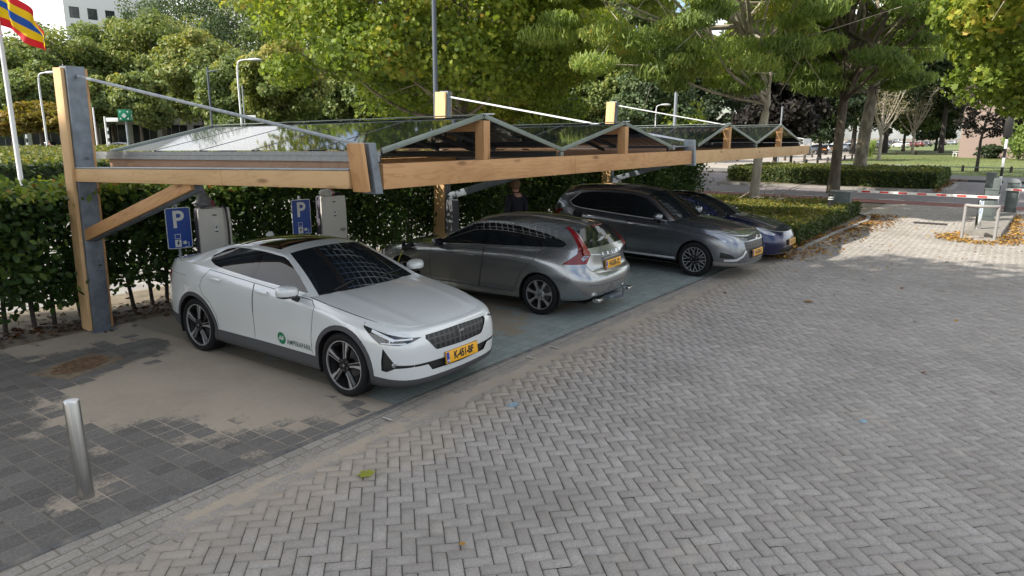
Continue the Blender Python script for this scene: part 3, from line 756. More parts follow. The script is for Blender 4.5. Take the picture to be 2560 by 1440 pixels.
def wheel(parent, loc, r, rim, width, style, side, mats, turn=0.):
    """tyre, rim with spokes and hub; the outer face looks along +y for side 1"""
    t = bpy.data.objects.new('wheel', None); COL.objects.link(t); t.parent = parent; t.location = loc
    t.rotation_euler = (0, 0, turn+(0 if side > 0 else PI)); t.empty_display_size = .1
    w = width/2
    prof = [(rim, -w*.8), (rim+.012, -w*.93), (rim+.03, -w), (r-.045, -w*1.02), (r-.018, -w*.93), (r-.004, -w*.76)]
    for k in range(4):
        y = -w*.62+k*w*.41; prof += [(r, y-.0), (r, y+.10*w), (r-.008, y+.14*w), (r-.008, y+.20*w)]
    prof += [(r, w*.70), (r-.004, w*.78), (r-.018, w*.93), (r-.045, w*1.02), (rim+.03, w), (rim+.012, w*.93), (rim, w*.8)]
    tb = MB().lathe(prof, 64, 'Y'); ty = tb.build('tyre', RUBBER, t, smooth=.5)
    m = MB(); face, dark, hubm = mats
    yo = w*.80
    # barrel and lip
    m.lathe([(rim+.004, yo+.004), (rim+.002, yo+.012), (rim-.006, yo+.012), (rim-.009, yo-.004)], 64, 'Y', mi=0)
    m.lathe([(rim-.009, yo-.004), (rim-.03, yo-.05), (rim-.04, yo-.14)], 64, 'Y', mi=2)
    m.lathe([(rim-.04, yo-.14), (.02, yo-.15)], 48, 'Y', mi=2)
    # brake disc
    m.lathe([(rim*.55, yo-.125), (rim*.55, yo-.115), (.05, yo-.112)], 40, 'Y', mi=3)
    def plate(pts, y0, th, mi):   # pts (radius, angle)
        q = [(rr*math.cos(a), y0, rr*math.sin(a)) for rr, a in pts]
        m.prism(q, (0, -th, 0), mi)
    ri = rim-.010
    if style == 'five':
        for k in range(5):
            a = 2*PI*k/5+R(92)
            blade = [(.085, a+R(11)), (.095, a+R(22)), (ri*.55, a+R(14)), (ri, a+R(16)), (ri, a+R(7)), (ri*.6, a+R(7.5))]
            plate([(.06, a-R(4)), (.07, a+R(28)), (ri*.6, a+R(20)), (ri, a+R(23)), (ri, a-R(2)), (ri*.5, a-R(2))], yo-.002, .045, 1)
            plate(blade, yo+.005, .012, 0)
            plate([(.07, a-R(5)), (.07, a-R(2)), (ri, a-R(1)), (ri, a-R(2.2))], yo+.005, .03, 0)
            plate([(ri*.97, a-R(2)), (ri, a-R(2)), (ri, a-R(50)), (ri*.985, a-R(50))], yo+.002, .02, 1)
        m.lathe([(.078, yo-.03), (.078, yo-.004), (.07, yo+.001), (.032, yo+.002)], 24, 'Y', mi=1)
        for k in range(5):
            a = 2*PI*k/5+R(60); m.lathe([(.0095, 0), (.0095, .008), (.001, .009)], 8, 'Y', c=(.056*math.cos(a), yo, .056*math.sin(a)), mi=3)
        m.lathe([(.032, yo+.001), (.03, yo+.009), (.001, yo+.010)], 20, 'Y', mi=1)
        for a in (R(20), R(110)): m.box((0, yo+.011, 0), (.04, .003, .006), rot=Matrix.Rotation(a, 3, 'Y'), mi=0)
    elif style == 'seven':
        for k in range(7):
            a = 2*PI*k/7+R(15)
            plate([(.06, a-R(16)), (.06, a+R(16)), (ri*.55, a+R(6.5)), (ri, a+R(7.5)), (ri, a-R(7.5)), (ri*.55, a-R(6.5))], yo+.003, .035, 0)
        m.lathe([(.085, yo-.05), (.085, yo-.002), (.075, yo+.006), (.034, yo+.006)], 24, 'Y', mi=0)
        for k in range(5):
            a = 2*PI*k/5; m.lathe([(.011, -.01), (.011, .009), (.001, .009)], 8, 'Y', c=(.057*math.cos(a), yo, .057*math.sin(a)), mi=1)
        m.lathe([(.033, yo+.004), (.03, yo+.012), (.001, yo+.013)], 20, 'Y', mi=3)
    elif style == 'ten':
        for k in range(10):
            a = 2*PI*k/10+R(9)
            plate([(.05, a-R(9)), (.05, a+R(9)), (ri*.62, a+R(5.5)), (ri, a+R(13)), (ri, a+R(8)), (ri*.74, a+R(0)), (ri, a-R(8)), (ri, a-R(13)), (ri*.62, a-R(5.5))], yo-.004, .035, 1)
            for sg in (1, -1):
                plate([(ri*.40, a+sg*R(2)), (ri*.40, a+sg*R(5)), (ri*.64, a+sg*R(5)), (ri*.98, a+sg*R(12.5)), (ri*.98, a+sg*R(8.6)), (ri*.68, a+sg*R(1.8))], yo+.004, .01, 0)
        m.lathe([(.075, yo-.05), (.075, yo-.006), (.03, yo-.004)], 24, 'Y', mi=1)
        for k in range(5):
            a = 2*PI*k/5; m.lathe([(.01, -.01), (.01, .008), (.001, .008)], 8, 'Y', c=(.054*math.cos(a), yo, .054*math.sin(a)), mi=0)
        m.lathe([(.03, yo-.004), (.028, yo+.008), (.001, yo+.008)], 20, 'Y', mi=1)
    m.build('rim', [face, dark, hubm, DISC], t, smooth=.5)
    return t
PLATE_Y = mat('plate_yellow', (.80, .40, .018), .35); PLATE_B = mat('plate_blue', (.015, .05, .34), .35); PLATE_K = mat('plate_black', (.01, .01, .01), .4)
def plate(parent, txt, M, holder=True):
    """yellow number plate with its blue band, in the x-y plane of M, facing +z"""
    o = MB()
    if holder: o.box((0, 0, -.006), (.55, .138, .012), bevel=.004, mi=2)
    o.box((0, 0, .002), (.522, .112, .006), bevel=.002, mi=0); o.box((-.24, 0, .0035), (.042, .111, .006), mi=1)
    p = o.build('number_plate', [PLATE_Y, PLATE_B, PLATE_K], parent); p.matrix_local = M
    lettering('plate_lettering', txt, .112, PLATE_K, p, Matrix.Translation((.022, -.001, .0058)), .97, .0052, .80)
    lettering('country_lettering', 'NL', .034, WHITEP, p, Matrix.Translation((-.24, -.032, .0072)), 1., .001)
    return p
def paint(name, col, metal=.0, rough=.35, flake=0.):
    m, nt, p, out = newmat(name); g = NT(nt)
    f = g.noise(g.coord('Object'), 900, 2, .5)
    g.set(p.inputs['Base Color'], g.mix(g.math('MULTIPLY', f, flake*2), col, tuple(min(1, c*1.5+.02) for c in col)))
    p.inputs['Metallic'].default_value = metal; p.inputs['Roughness'].default_value = rough
    p.inputs['Coat Weight'].default_value = 1.; p.inputs['Coat Roughness'].default_value = .025
    return m
PW = paint('white_car_paint', (.63, .66, .665), .12, .28, .05)
PG = paint('grey_metallic_paint', (.285, .30, .31), .8, .25, .2)
PS = paint('dark_silver_paint', (.175, .19, .215), .8, .24, .2)
PB = paint('blue_metallic_paint', (.004, .009, .055), .5, .25, .2)
GLASS = glass_dark('tinted_glass'); RIMDARK = mat('black_alloy', (.010, .010, .011), .38, 0, 0, .3); BRIGHT = mat('bright_trim', (.70, .71, .73), .28, .35)
GLOSSK = glass_dark('gloss_black', (.008, .008, .009), .04)
SEAM = mat('panel_gap', (.02, .02, .021), .8)
REDLAMP = mat('red_lamp', (.19, .004, .006), .2, 0, .25); LAMPGLASS = mat('lamp_lens', (.33, .35, .37), .08, .35, 1.)
LAMPDARK = mat('lamp_housing', (.03, .032, .035), .1, 0, 1.); DISC = mat('brake_disc', (.16, .16, .165), .45, .7); RIMFACE = mat('machined_alloy', (.50, .50, .51), .3, .55)
LAMPWHITE = mat('lamp_guide', (.75, .78, .8), .2, 0, .5); CLAD = mat('wheel_arch_cladding', (.055, .056, .062), .6, bump=(350, .05))
def grillemat(name, sx, sz, a=(.008, .008, .009), b=(.05, .05, .053)):
    m, nt, p, out = newmat(name); g = NT(nt); x, y, z = g.sep(g.coord('Object'))
    fx = g.math('ABSOLUTE', g.math('SUBTRACT', g.math('FRACT', g.math('DIVIDE', y, sx)), .5)); fz = g.math('ABSOLUTE', g.math('SUBTRACT', g.math('FRACT', g.math('DIVIDE', z, sz)), .5))
    k = g.step(g.math('MAXIMUM', fx, fz), .30, .36)
    g.set(p.inputs['Base Color'], g.mix(k, a, b)); p.inputs['Roughness'].default_value = .4
    g.set(p.inputs['Normal'], g.bump(k, .8, .02)); return m
GRILLE = grillemat('grille_mesh', .075, .068)
def wheels(t, sp, style, mats):
    for x in (0, -sp['wb']):
        for sd in (1, -1):
            wheel(t, (x, sd*(sp['track']-sp['tw']/2), sp['r']), sp['r'], sp['rim'], sp['tw'], style, sd, mats, sp.get('steer', 0) if x == 0 else 0)
def arches(c, sp, rr=None):
    for x in (0, -sp['wb']):
        poly = arc(x, sp['r'], rr or sp['ra'], -62, 242, 30)
        fs = c.cut(poly, (1, 0), lambda f, q: f[c.ls] == 0 and q.y > .4)
        bmesh.ops.delete(c.bm, geom=fs, context='FACES')
def liners(t, sp, x0, x1):
    m = MB(); ra = sp['ra']
    for x in (0, -sp['wb']):
        for sd in (1, -1):
            A = [(x+(ra+.004)*math.cos(a), sp['r']+(ra+.004)*math.sin(a)) for a in np.linspace(R(-22), R(202), 30)]
            for p, q in zip(A[:-1], A[1:]):
                m.poly([(p[0], sd*(sp['w']-.02), p[1]), (q[0], sd*(sp['w']-.02), q[1]), (q[0], sd*.5, q[1]), (p[0], sd*.5, p[1])])
            m.poly([(p[0], sd*.52, p[1]) for p in A])
    zf = sp.get('zf', .2)
    m.box(((x0+x1)/2, 0, zf), (abs(x1-x0), 1.0, .02)); m.box(((0-sp['wb'])/2, 0, zf), (sp['wb']-2*ra-.1, sp['w']*1.8, .02))
    m.build('underbody', BLACK, t, smooth=0)
def mirrors(t, c, x, y, z, mats, sz=(.11, .2, .14)):
    for sd in (1, -1):
        bm = bmesh.new(); bmesh.ops.create_icosphere(bm, subdivisions=4, radius=1)
        for v in bm.verts:
            p = v.co; e = lambda a, k: math.copysign(abs(a)**k, a)
            q = Vector((e(p.x, .8)*sz[0], e(p.y, .72)*sz[1]/2*1.1, e(p.z, .75)*sz[2]/2))
            if q.x < -.02: q.x = -.02+(q.x+.02)*.12
            q.z += .012*(q.y/sz[1]); q.x *= 1-.25*max(0, q.y/sz[1])
            v.co = Vector((x+q.x, sd*(y+sz[1]/2+q.y), z+q.z))
        if sd < 0: bmesh.ops.reverse_faces(bm, faces=bm.faces[:])
        for f in bm.faces:
            f.material_index = 1 if f.calc_center_median().z < z-sz[2]*.22 else 2 if f.calc_center_median().x < x-.019 else 0
        o = finish('wing_mirror', bm, mats, t)
        MB().tube([(x+.02, sd*(y-.03), z-sz[2]*.75), (x+.02, sd*(y+.05), z-sz[2]*.45)], [.035, .03], 8).build('mirror_foot', mats[1], o)
def handle(parent, P, n, L=.2, mats=None, h=.03):
    o = MB().box((0, 0, .02), (L, h, .016), bevel=.007).box((-L/2+.02, 0, .008), (.03, h*.7, .03)).box((L/2-.02, 0, .008), (.03, h*.7, .03)).build('handle', mats, parent)
    ex = Vector((1, 0, 0)) if n.y < 0 else Vector((-1, 0, 0)); ez = n; ex = (ex-ez*ex.dot(ez)).normalized(); ey = ez.cross(ex)
    M = Matrix((ex, ey, ez)).transposed().to_4x4(); M.translation = P; o.matrix_local = M; return o
def cup(mb, P, n, r=.035, mi=0):
    pass
def seams(t, c, lines, w=.007, name='panel_gap', m=None, sides=(1, -1), e1=(1, 0), top=False, off=.0015):
    mb = MB()
    for l in lines: c.ribbon(mb, l, w, e1, off, top)
    if not mb.bm.faces: mb.bm.free(); return
    if e1 == (1, 0) and not top: return pair(name, mb.bm, m or SEAM, t)
    nb = mb.bm; k = mirror_bm(nb); me = bpy.data.meshes.new('t'); k.to_mesh(me); k.free(); nb.from_mesh(me); bpy.data.meshes.remove(me)
    return finish(name, nb, m or SEAM, t)
def project_lettering(name, txt, size, c, cen, e1, mats, parent, side, spacing=1., bold=0., sx=1., rot=0., off=.0025, me=None):
    """letters laid on the curved shell (side -1: the mirrored right flank)"""
    if me is None:
        me = text_mesh(txt, size, spacing, bold); me.materials.clear()
    ca, sa = math.cos(rot), math.sin(rot)
    for v in me.vertices:
        x, y = v.co.x*sx, v.co.y; x, y = x*ca-y*sa, x*sa+y*ca
        h = cen[0]+(x if side < 0 else -x); hit = c.surf(h, cen[1]+y, e1, off)
        if hit is None: continue
        v.co = hit[0]
        if side < 0: v.co.y = -v.co.y
    o = link(name, me, mats, parent); return o
# ---------------------------------------------------------------- white fastback
FRONTV, REARV, F45, R45 = (0, -1), (0, 1), (.7071, -.7071), (.7071, .7071)
def fD(c, e1, k=.1, sh=None):
    E = Vector((e1[0], e1[1], 0)).normalized(); D = Vector((-E.y, E.x, 0))
    return lambda f, q: f.normal.dot(D) > k and (sh is None or f[c.ls] in sh)
def neg(p): return [(-a, b) for a, b in p]
def shrink(poly, d):
    cx = sum(p[0] for p in poly)/len(poly); cz = sum(p[1] for p in poly)/len(poly); out = []
    n = len(poly)
    for i in range(n):
        a, b, cc = Vector(poly[i-1]), Vector(poly[i]), Vector(poly[(i+1) % n])
        n1 = Vector((-(b-a).y, (b-a).x)); n2 = Vector((-(cc-b).y, (cc-b).x))
        n1 = n1.normalized() if n1.length else n1; n2 = n2.normalized() if n2.length else n2
        k = (n1+n2); k = k.normalized()*d if k.length else k
        if k.dot(Vector((cx, cz))-b) < 0: k = -k
        out.append(tuple(b+k))
    return out
def clip(poly, fn):
    return [p for p in poly if fn(p)]
def build_white():
    sp = dict(wb=2.735, r=.352, rim=.268, tw=.245, track=1.83/2, ra=.392, w=.93, mid=-1.42, half=2.3, zf=.19, steer=0.,
        front=[(0, 0), (.010, .32), (.038, .60), (.10, .80), (.23, .925), (.44, .982), (.75, 1.)],
        rear=[(.8, 1.), (.42, .975), (.2, .90), (.09, .76), (.035, .5), (.008, .25), (0, 0)],
        rows=[dict(xf=.72, xr=-3.50, w=.78, z=[(.9, .20), (.3, .18), (-3, .19), (-3.7, .25)]),
              dict(xf=.85, xr=-3.64, w=[(.9, .86), (0, .895), (-2.7, .9), (-3.7, .86)], z=[(.9, .225), (.3, .235), (-3, .24), (-3.7, .30)]),
              dict(xf=.875, xr=-3.70, w=[(.9, .88), (.2, .925), (-.5, .90), (-1.4, .885), (-2.3, .90), (-2.73, .93), (-3.7, .88)], z=[(.9, .36), (-3.7, .42)]),
              dict(xf=.88, xr=-3.73, w=[(.9, .88), (.3, .925), (0, .935), (-.5, .915), (-1.4, .90), (-2.3, .915), (-2.73, .94), (-3.7, .88)], z=[(.9, .53), (-3.7, .60)]),
              dict(xf=.865, xr=-3.72, w=[(.9, .86), (.3, .915), (0, .93), (-.5, .915), (-1.4, .912), (-2.3, .925), (-2.73, .94), (-3.7, .86)], z=[(.9, .665), (.3, .72), (-3.7, .78)]),
              dict(xf=.82, xr=-3.70, w=[(.9, .82), (.3, .875), (0, .905), (-.5, .905), (-1.4, .905), (-2.3, .915), (-2.73, .925), (-3.7, .84)], z=[(.9, .755), (.3, .82), (-.4, .905), (-1.5, .945), (-2.7, .985), (-3.7, .96)]),
              dict(xf=.745, xr=-3.69, w=[(.8, .72), (.5, .78), (.2, .815), (-.2, .838), (-.6, .845), (-1.5, .845), (-2.3, .85), (-2.8, .845), (-3.2, .82), (-3.7, .76)],
                   z=[(.8, .785), (.5, .842), (.2, .893), (-.2, .952), (-.6, 1.01), (-1.5, 1.068), (-2.3, 1.118), (-2.8, 1.14), (-3.3, 1.13), (-3.7, 1.085)], fs=.95)],
        U=[(.742, .79, .40, None, .0), (.60, .842, .30, None, .004), (.35, .905, .15, None, .006), (.0, .968, -.10, None, .006), (-.28, 1.005, -.36, None, .006), (-.44, 1.02, -.55, None, .012, 'c'),
           (-.80, 1.225, -.90, .715, 1.20), (-1.22, 1.425, -1.27, .605, 1.372, 'c'), (-1.42, 1.462, -1.45, .60, 1.392), (-1.75, 1.482, -1.75, .60, 1.402), (-2.15, 1.468, -2.12, .597, 1.396), (-2.45, 1.425, -2.42, .60, 1.365, 'c'),
           (-2.85, 1.295, -2.75, .65, 1.278), (-3.28, 1.135, -3.1, .73, 1.172), (-3.36, 1.12, -3.27, None, .004, 'c'), (-3.55, 1.108, -3.45, None, .004), (-3.69, 1.105, -3.60, None, .006)],
        G=(1, 3), nv=18, pw=2.4, sub=5, bulge=.010)
    t = thing('parked_car', 'white fastback with a black glass roof, its front door marked with a green round logo', 'car', (5.626, 5.556, 0), R(-89.7), 'cars under the carport')
    c = Car(sp)
    SIDE = (1, 0)
    # side glass
    dlo = [(-.60, 1.040), (-.80, 1.165), (-1.0, 1.268), (-1.25, 1.352), (-1.6, 1.378), (-1.9, 1.385), (-2.17, 1.378), (-2.36, 1.345), (-2.56, 1.245), (-2.53, 1.20), (-2.38, 1.160), (-2.2, 1.138), (-1.56, 1.090)]
    dlo = rounded(dlo, .04, 3)
    g = lambda f, q: f[c.ls] == 2
    fs = c.cut(dlo, SIDE, g)
    pane = shrink(dlo, .022)
    for f in fs: f.material_index = 0
    panes = [clip(pane, lambda p: p[0] > -1.60)+[(-1.60, 1.112), (-1.60, 1.36)], [(-1.70, 1.362), (-1.70, 1.118)]+clip(pane, lambda p: p[0] < -1.70)]
    def order(P):
        cx = sum(p[0] for p in P)/len(P); cz = sum(p[1] for p in P)/len(P)
        return sorted(P, key=lambda p: math.atan2(p[1]-cz, p[0]-cx))
    takes = []
    for P in panes:
        takes.append(c.take(c.cut(order(P), SIDE, g)))
    trim = c.take([f for f in c.faces(lambda f, q: f[c.ls] == 2 and inside(dlo, q.x, q.z))], .001)
    pair('window_surround', trim, GLOSSK, t)
    for nb in takes: pair('side_window', nb, GLASS, t)
    # lamps, grille, intakes on the nose
    hl = neg([(-.185, .722), (-.03, .738), (.16, .772), (.405, .838), (.40, .815), (.33, .74), (.245, .672), (.05, .664), (-.09, .690)])
    f45 = fD(c, F45, .15, (0,))
    lamp = c.take(c.cut(hl, F45, f45), -.004)
    lampo = pair('headlight', lamp, LAMPDARK, t)
    fog = neg([(.215, .63), (.235, .50), (.235, .395), (.18, .385), (.10, .425), (-.10, .430), (-.10, .452), (.09, .462)])
    nb = c.take(c.cut(fog, F45, f45), -.02); pair('fog_lamp_housing', nb, BLACK, t)
    fv = fD(c, FRONTV, .3, (0,))
    gr = [(-.001, .742), (-.49, .733), (-.505, .70), (-.40, .575), (-.37, .558), (-.001, .548)]
    nb = c.take(c.cut(gr, FRONTV, fv), -.015); whole('grille', nb, GRILLE, t)
    li = [(-.001, .445), (-.66, .452), (-.66, .428), (-.50, .424), (-.44, .352), (-.001, .342)]
    nb = c.take(c.cut(li, FRONTV, fv), -.02); whole('lower_intake', nb, BLACK, t)
    # grey cladding along sills, arches and bumper feet
    arches(c, sp)
    for x in (0, -sp['wb']):
        a = arc(x, sp['r'], sp['ra']+.052, -70, 250, 30)
        fs = c.cut(a, SIDE, lambda f, q: f[c.ls] == 0 and q.y > .5)
        pair('wheel_arch_trim', c.take(fs, .006), CLAD, t)
    low = [([(-.30, .372), (-2.42, .372), (-2.42, .05), (-.30, .05)], SIDE), ([(.30, .335), (.95, .275), (.95, .05), (.30, .05)], SIDE), ([(-3.0, .42), (-3.9, .46), (-3.9, .05), (-3.0, .05)], SIDE)]
    nbs = [c.take(c.cut(p, e, lambda f, q: f[c.ls] == 0), .004) for p, e in low]
    pair('sill_trim', nbs[0], CLAD, t)
    for nm, nb in zip(('front_lip', 'rear_diffuser'), nbs[1:]): whole(nm, nb, CLAD, t)
    # tail lamp on the flank
    tl = [(-3.36, .985), (-3.8, 1.02), (-3.8, .965), (-3.52, .93), (-3.46, .80), (-3.40, .80)]
    nb = c.take(c.cut(tl, SIDE, lambda f, q: f[c.ls] == 0 and q.y > .2 and f.normal.y > .02), .001); pair('tail_light', nb, REDLAMP, t)
    # bonnet, glass and roof from the top sheet
    RW = len(c.useg)-4-12+6
    ws = c.take([f for f in c.sheet(1) if c.useg_of(f) == 1 and f[c.lv] < 16]); whole('windscreen', ws, GLASS, t)
    rf = c.take([f for f in c.sheet(1) if c.useg_of(f) == 2 and f[c.lv] < 16 and f.calc_center_median().x < -1.44], .001); whole('glass_roof', rf, GLOSSK, t)
    rw = c.take([f for f in c.sheet(1) if c.useg_of(f) == 3 and f[c.lv] < 16 and f[c.lu] < RW]); whole('rear_window', rw, GLASS, t)
    bn = c.take([f for f in c.sheet(1) if c.useg_of(f) == 0], .001); whole('bonnet', bn, PW, t)
    # doors
    fd = [(-.50, .372), (-.485, .60), (-.45, .80), (-.43, .93), (-.505, .985), (-1.52, 1.05), (-1.50, .95), (-1.525, .7), (-1.55, .372)]
    rd = [(-1.56, .372), (-1.535, .7), (-1.51, .95), (-1.53, 1.05), (-2.42, 1.106), (-2.52, 1.0), (-2.565, .90), (-2.53, .80), (-2.38, .70), (-2.29, .55), (-2.265, .372)]
    cond = lambda f, q: f[c.ls] == 0 and q.y > .6
    c.remesh_bvh()
    H = [c.surf(-1.335, .968), c.surf(-2.24, 1.005)]
    seams(t, c, [fd+[fd[0]], rd[1:]+[rd[0]]], .0065)
    seams(t, c, [[(-2.9, .98), (-3.2, .985), (-3.4, .985)], [(.28, .86), (.36, .79)]], .004)
    # swage lines on the doors: a shaded crease is modelled as a shallow rib
    doors = []
    for poly, hh in ((fd, H[0]), (rd, H[1])):
        nb = c.take(c.cut(poly, SIDE, cond)); ds = pair('door', nb, PW, t); doors.append(ds)
        for d, sd in zip(ds, (1, -1)):
            P, n = hh; P2 = Vector((P.x, P.y*sd, P.z)); n2 = Vector((n.x, n.y*sd, n.z)); handle(d, P2, n2, .21, PW, .034)
    body = whole('body', c.bm.copy(), [PW], t)
    # flat underside, wheels, mirrors, plate
    liners(t, sp, .65, -3.45)
    wheels(t, sp, 'five', [RIMFACE, RIMDARK, BLACK])
    mirrors(t, c, -.74, .90, 1.075, [PW, GLOSSK, GLASS], (.12, .23, .15))
    # lamp guides
    for sd, lo in zip((1, -1), lampo):
        mb = MB()
        c2 = c
        for seg in ([(-.10, .705), (-.30, .745), ], [(-.12, .703), (.16, .712)], [(.10, .676), (-.22, .682)], [(-.23, .684), (-.25, .73)]):
            pass
        bmx = lo.data; bv = BVHTree.FromPolygons([v.co.copy() for v in bmx.vertices], [tuple(p.vertices) for p in bmx.polygons])
        E = Vector((F45[0], F45[1]*1, 0)); D = Vector((-E.y, E.x, 0))
        if sd < 0: E = Vector((E.x, -E.y, 0)); D = Vector((D.x, -D.y, 0))
        def rib(P, w):
            q = []
            for a, b in zip(P[:-1], P[1:]):
                for k in range(12): q.append(Vector(a)+(Vector(b)-Vector(a))*(k/12))
            prev = None
            for i, cpt in enumerate(q):
                tt = (q[min(i+1, len(q)-1)]-q[max(i-1, 0)]).normalized(); nn = Vector((-tt.y, tt.x))*w/2; pr = []
                for z in (cpt+nn, cpt-nn):
                    r = bv.ray_cast(E*z.x+Vector((0, 0, z.y))+D*4, -D)
                    if r[0]: pr.append(mb.bm.verts.new(r[0]+D*.004))
                if len(pr) == 2:
                    if prev: mb.bm.faces.new((prev[0], prev[1], pr[1], pr[0]))
                    prev = pr
        rib([(.165, .722), (-.13, .716)], .016); rib([(-.10, .712), (-.20, .752), (-.33, .80)], .030); rib([(-.135, .72), (-.15, .683), (-.235, .683), (-.06, .68), (.06, .683)], .010)
        mb.build('daylight_lamp', LAMPWHITE, lo, smooth=0)
        bx = MB()
        for k in range(4): bx.box((.50+k*.047-.0, sd*(.845-k*.062), .768-k*.008), (.022, .03, .012), rot=Matrix.Rotation(R(-40*sd), 3, 'Z'), bevel=.003)
        bx.build('lamp_element', LAMPWHITE, lo)
    # fog lamps and the bright blade under the bumper
    for sd in (1, -1):
        MB().lathe([(.028, .0), (.028, .02), (.001, .026)], 16, 'X', c=(.645, sd*.80, .455)).box((.66, sd*.785, .48), (.03, .12, .006), rot=Matrix.Rotation(R(-45*sd), 3, 'Z')).build('fog_lamp', LAMPGLASS, t)
    plate(t, 'K-451-BF', frame3((.895, 0, .437), (0, 1, 0), (-.12, 0, 1)))
    # badge on bonnet edge, bar badge on grille
    MB().box((.885, 0, .685), (.012, .085, .012), bevel=.004).box((.885, .012, .697), (.012, .03, .01), bevel=.003).build('grille_badge', SATIN, t)
    b = MB().prism([(.70, 0, .806), (.66, .028, .812), (.685, .006, .81)], (0, 0, .004)).prism([(.67, .0, .812), (.71, -.028, .803), (.69, -.005, .81)], (0, 0, .004)).build('bonnet_badge', PW, t)
    fin = MB(); fin.prism([(-2.30, .002, 1.44), (-2.46, .002, 1.41), (-2.455, .002, 1.455), (-2.39, .002, 1.492), (-2.36, .002, 1.49)], (0, .03, 0)); fin.build('roof_antenna', PW, t)
    wp = MB()
    for y0, y1 in ((.05, .62), (-.55, .05)): wp.tube([(-.50, y0, 1.045), (-.56, (y0+y1)/2, 1.085), (-.60, y1, 1.095)], .008, 6)
    wp.build('wiper', BLACK, t)
    # sponsor mark and lettering on the near front door
    dr = doors[0][1]
    GREEN = mat('logo_green', (.0, .17, .075), .4); LTXT = mat('lettering_grey', (.035, .085, .065), .5)
    bmc = bmesh.new(); bmesh.ops.create_circle(bmc, cap_ends=True, segments=40, radius=.072); bmesh.ops.triangulate(bmc, faces=bmc.faces[:])
    bmesh.ops.subdivide_edges(bmc, edges=bmc.edges[:], cuts=2); me = bpy.data.meshes.new('logo'); bmc.to_mesh(me); bmc.free()
    project_lettering('round_logo', '', 0, c, (-1.03, .475), SIDE, GREEN, dr, -1, me=me, off=.0025)
    project_lettering('logo_lettering', 'AP', .085, c, (-1.03, .475), SIDE, WHITEP, dr, -1, .95, .0, .9, off=.004)
    lb = bpy.data.meshes.new('bar'); b2 = bmesh.new(); bmesh.ops.create_grid(b2, x_segments=6, y_segments=1, size=.5, matrix=Matrix.Diagonal((.1, .006, 1, 1))); b2.to_mesh(lb); b2.free()
    project_lettering('logo_bar', '', 0, c, (-1.035, .468), SIDE, WHITEP, dr, -1, me=lb, off=.004)
    project_lettering('door_lettering', 'AMPERAPARK', .085, c, (-.722, .447), SIDE, LTXT, dr, -1, 1.03, .0008, .80, rot=R(0), off=.0025)
    MB().box((-.4, -.9, .7), (.001, .001, .001))
    for k, (y, z) in enumerate(((-.60, .60), (-.25, .52))):
        E = c.surf(-y, z, FRONTV)
    return t
white_car = build_white()
RIMGREY = mat('grey_alloy', (.36, .365, .37), .35, .6)
# ---------------------------------------------------------------- shared steps for the other cars
def glassband(c, t, dlo, pillars, inset=.02, chrome=None, order_in=.0):
    """side windows: one dark surround with panes let into it; pillars = x of the posts between panes"""
    g = lambda f, q: f[c.ls] == 2
    dlo = rounded(dlo, .05, 3)
    c.cut(dlo, (1, 0), g)
    pane = shrink(dlo, inset); xs = [9]+pillars+[-9]; takes = []
    def crossing(x):
        zs = []
        for i in range(len(pane)):
            (x1, z1), (x2, z2) = pane[i-1], pane[i]
            if (x1-x)*(x2-x) < 0: zs.append(z1+(z2-z1)*(x-x1)/(x2-x1))
        return zs
    for k in range(len(xs)-1):
        a, b = xs[k]-.035, xs[k+1]+.035
        P = [p for p in pane if b < p[0] < a]
        for x in (a, b): P += [(x, z) for z in crossing(x)]
        if len(P) < 3: continue
        cx = sum(p[0] for p in P)/len(P); cz = sum(p[1] for p in P)/len(P)
        P.sort(key=lambda p: math.atan2(p[1]-cz, p[0]-cx))
        takes.append(c.take(c.cut(P, (1, 0), g)))
    c.dlo = dlo
    trim = c.take(c.faces(lambda f, q: f[c.ls] == 2 and inside(dlo, q.x, q.z)), .001)
    pair('window_surround', trim, GLOSSK, t)
    for nb in takes: pair('side_window', nb, GLASS, t)
def topglass(c, t, seg_ws=1, seg_rw=3, vmax=14, paintm=None):
    ws = c.take([f for f in c.sheet(1) if c.useg_of(f) == seg_ws and f[c.lv] < vmax]); whole('windscreen', ws, GLASS, t)
    if seg_rw is not None:
        rw = c.take([f for f in c.sheet(1) if c.useg_of(f) == seg_rw and f[c.lv] < vmax]); whole('rear_window', rw, GLASS, t)
    bn = c.take([f for f in c.sheet(1) if c.useg_of(f) == 0], .001); whole('bonnet', bn, paintm, t)
def doors(c, t, polys, hs, pm, hm=None):
    cond = lambda f, q: f[c.ls] == 0 and q.y > .55
    c.remesh_bvh(); H = [c.surf(*h) for h in hs]
    seams(t, c, [p+[p[0]] for p in polys], .0065)
    out = []
    for poly, hh in zip(polys, H):
        ds = pair('door', c.take(c.cut(poly, (1, 0), cond)), pm, t); out.append(ds)
        for d, sd in zip(ds, (1, -1)):
            P, n = hh; handle(d, Vector((P.x, P.y*sd, P.z)), Vector((n.x, n.y*sd, n.z)), .2, hm or pm, .034)
    return out
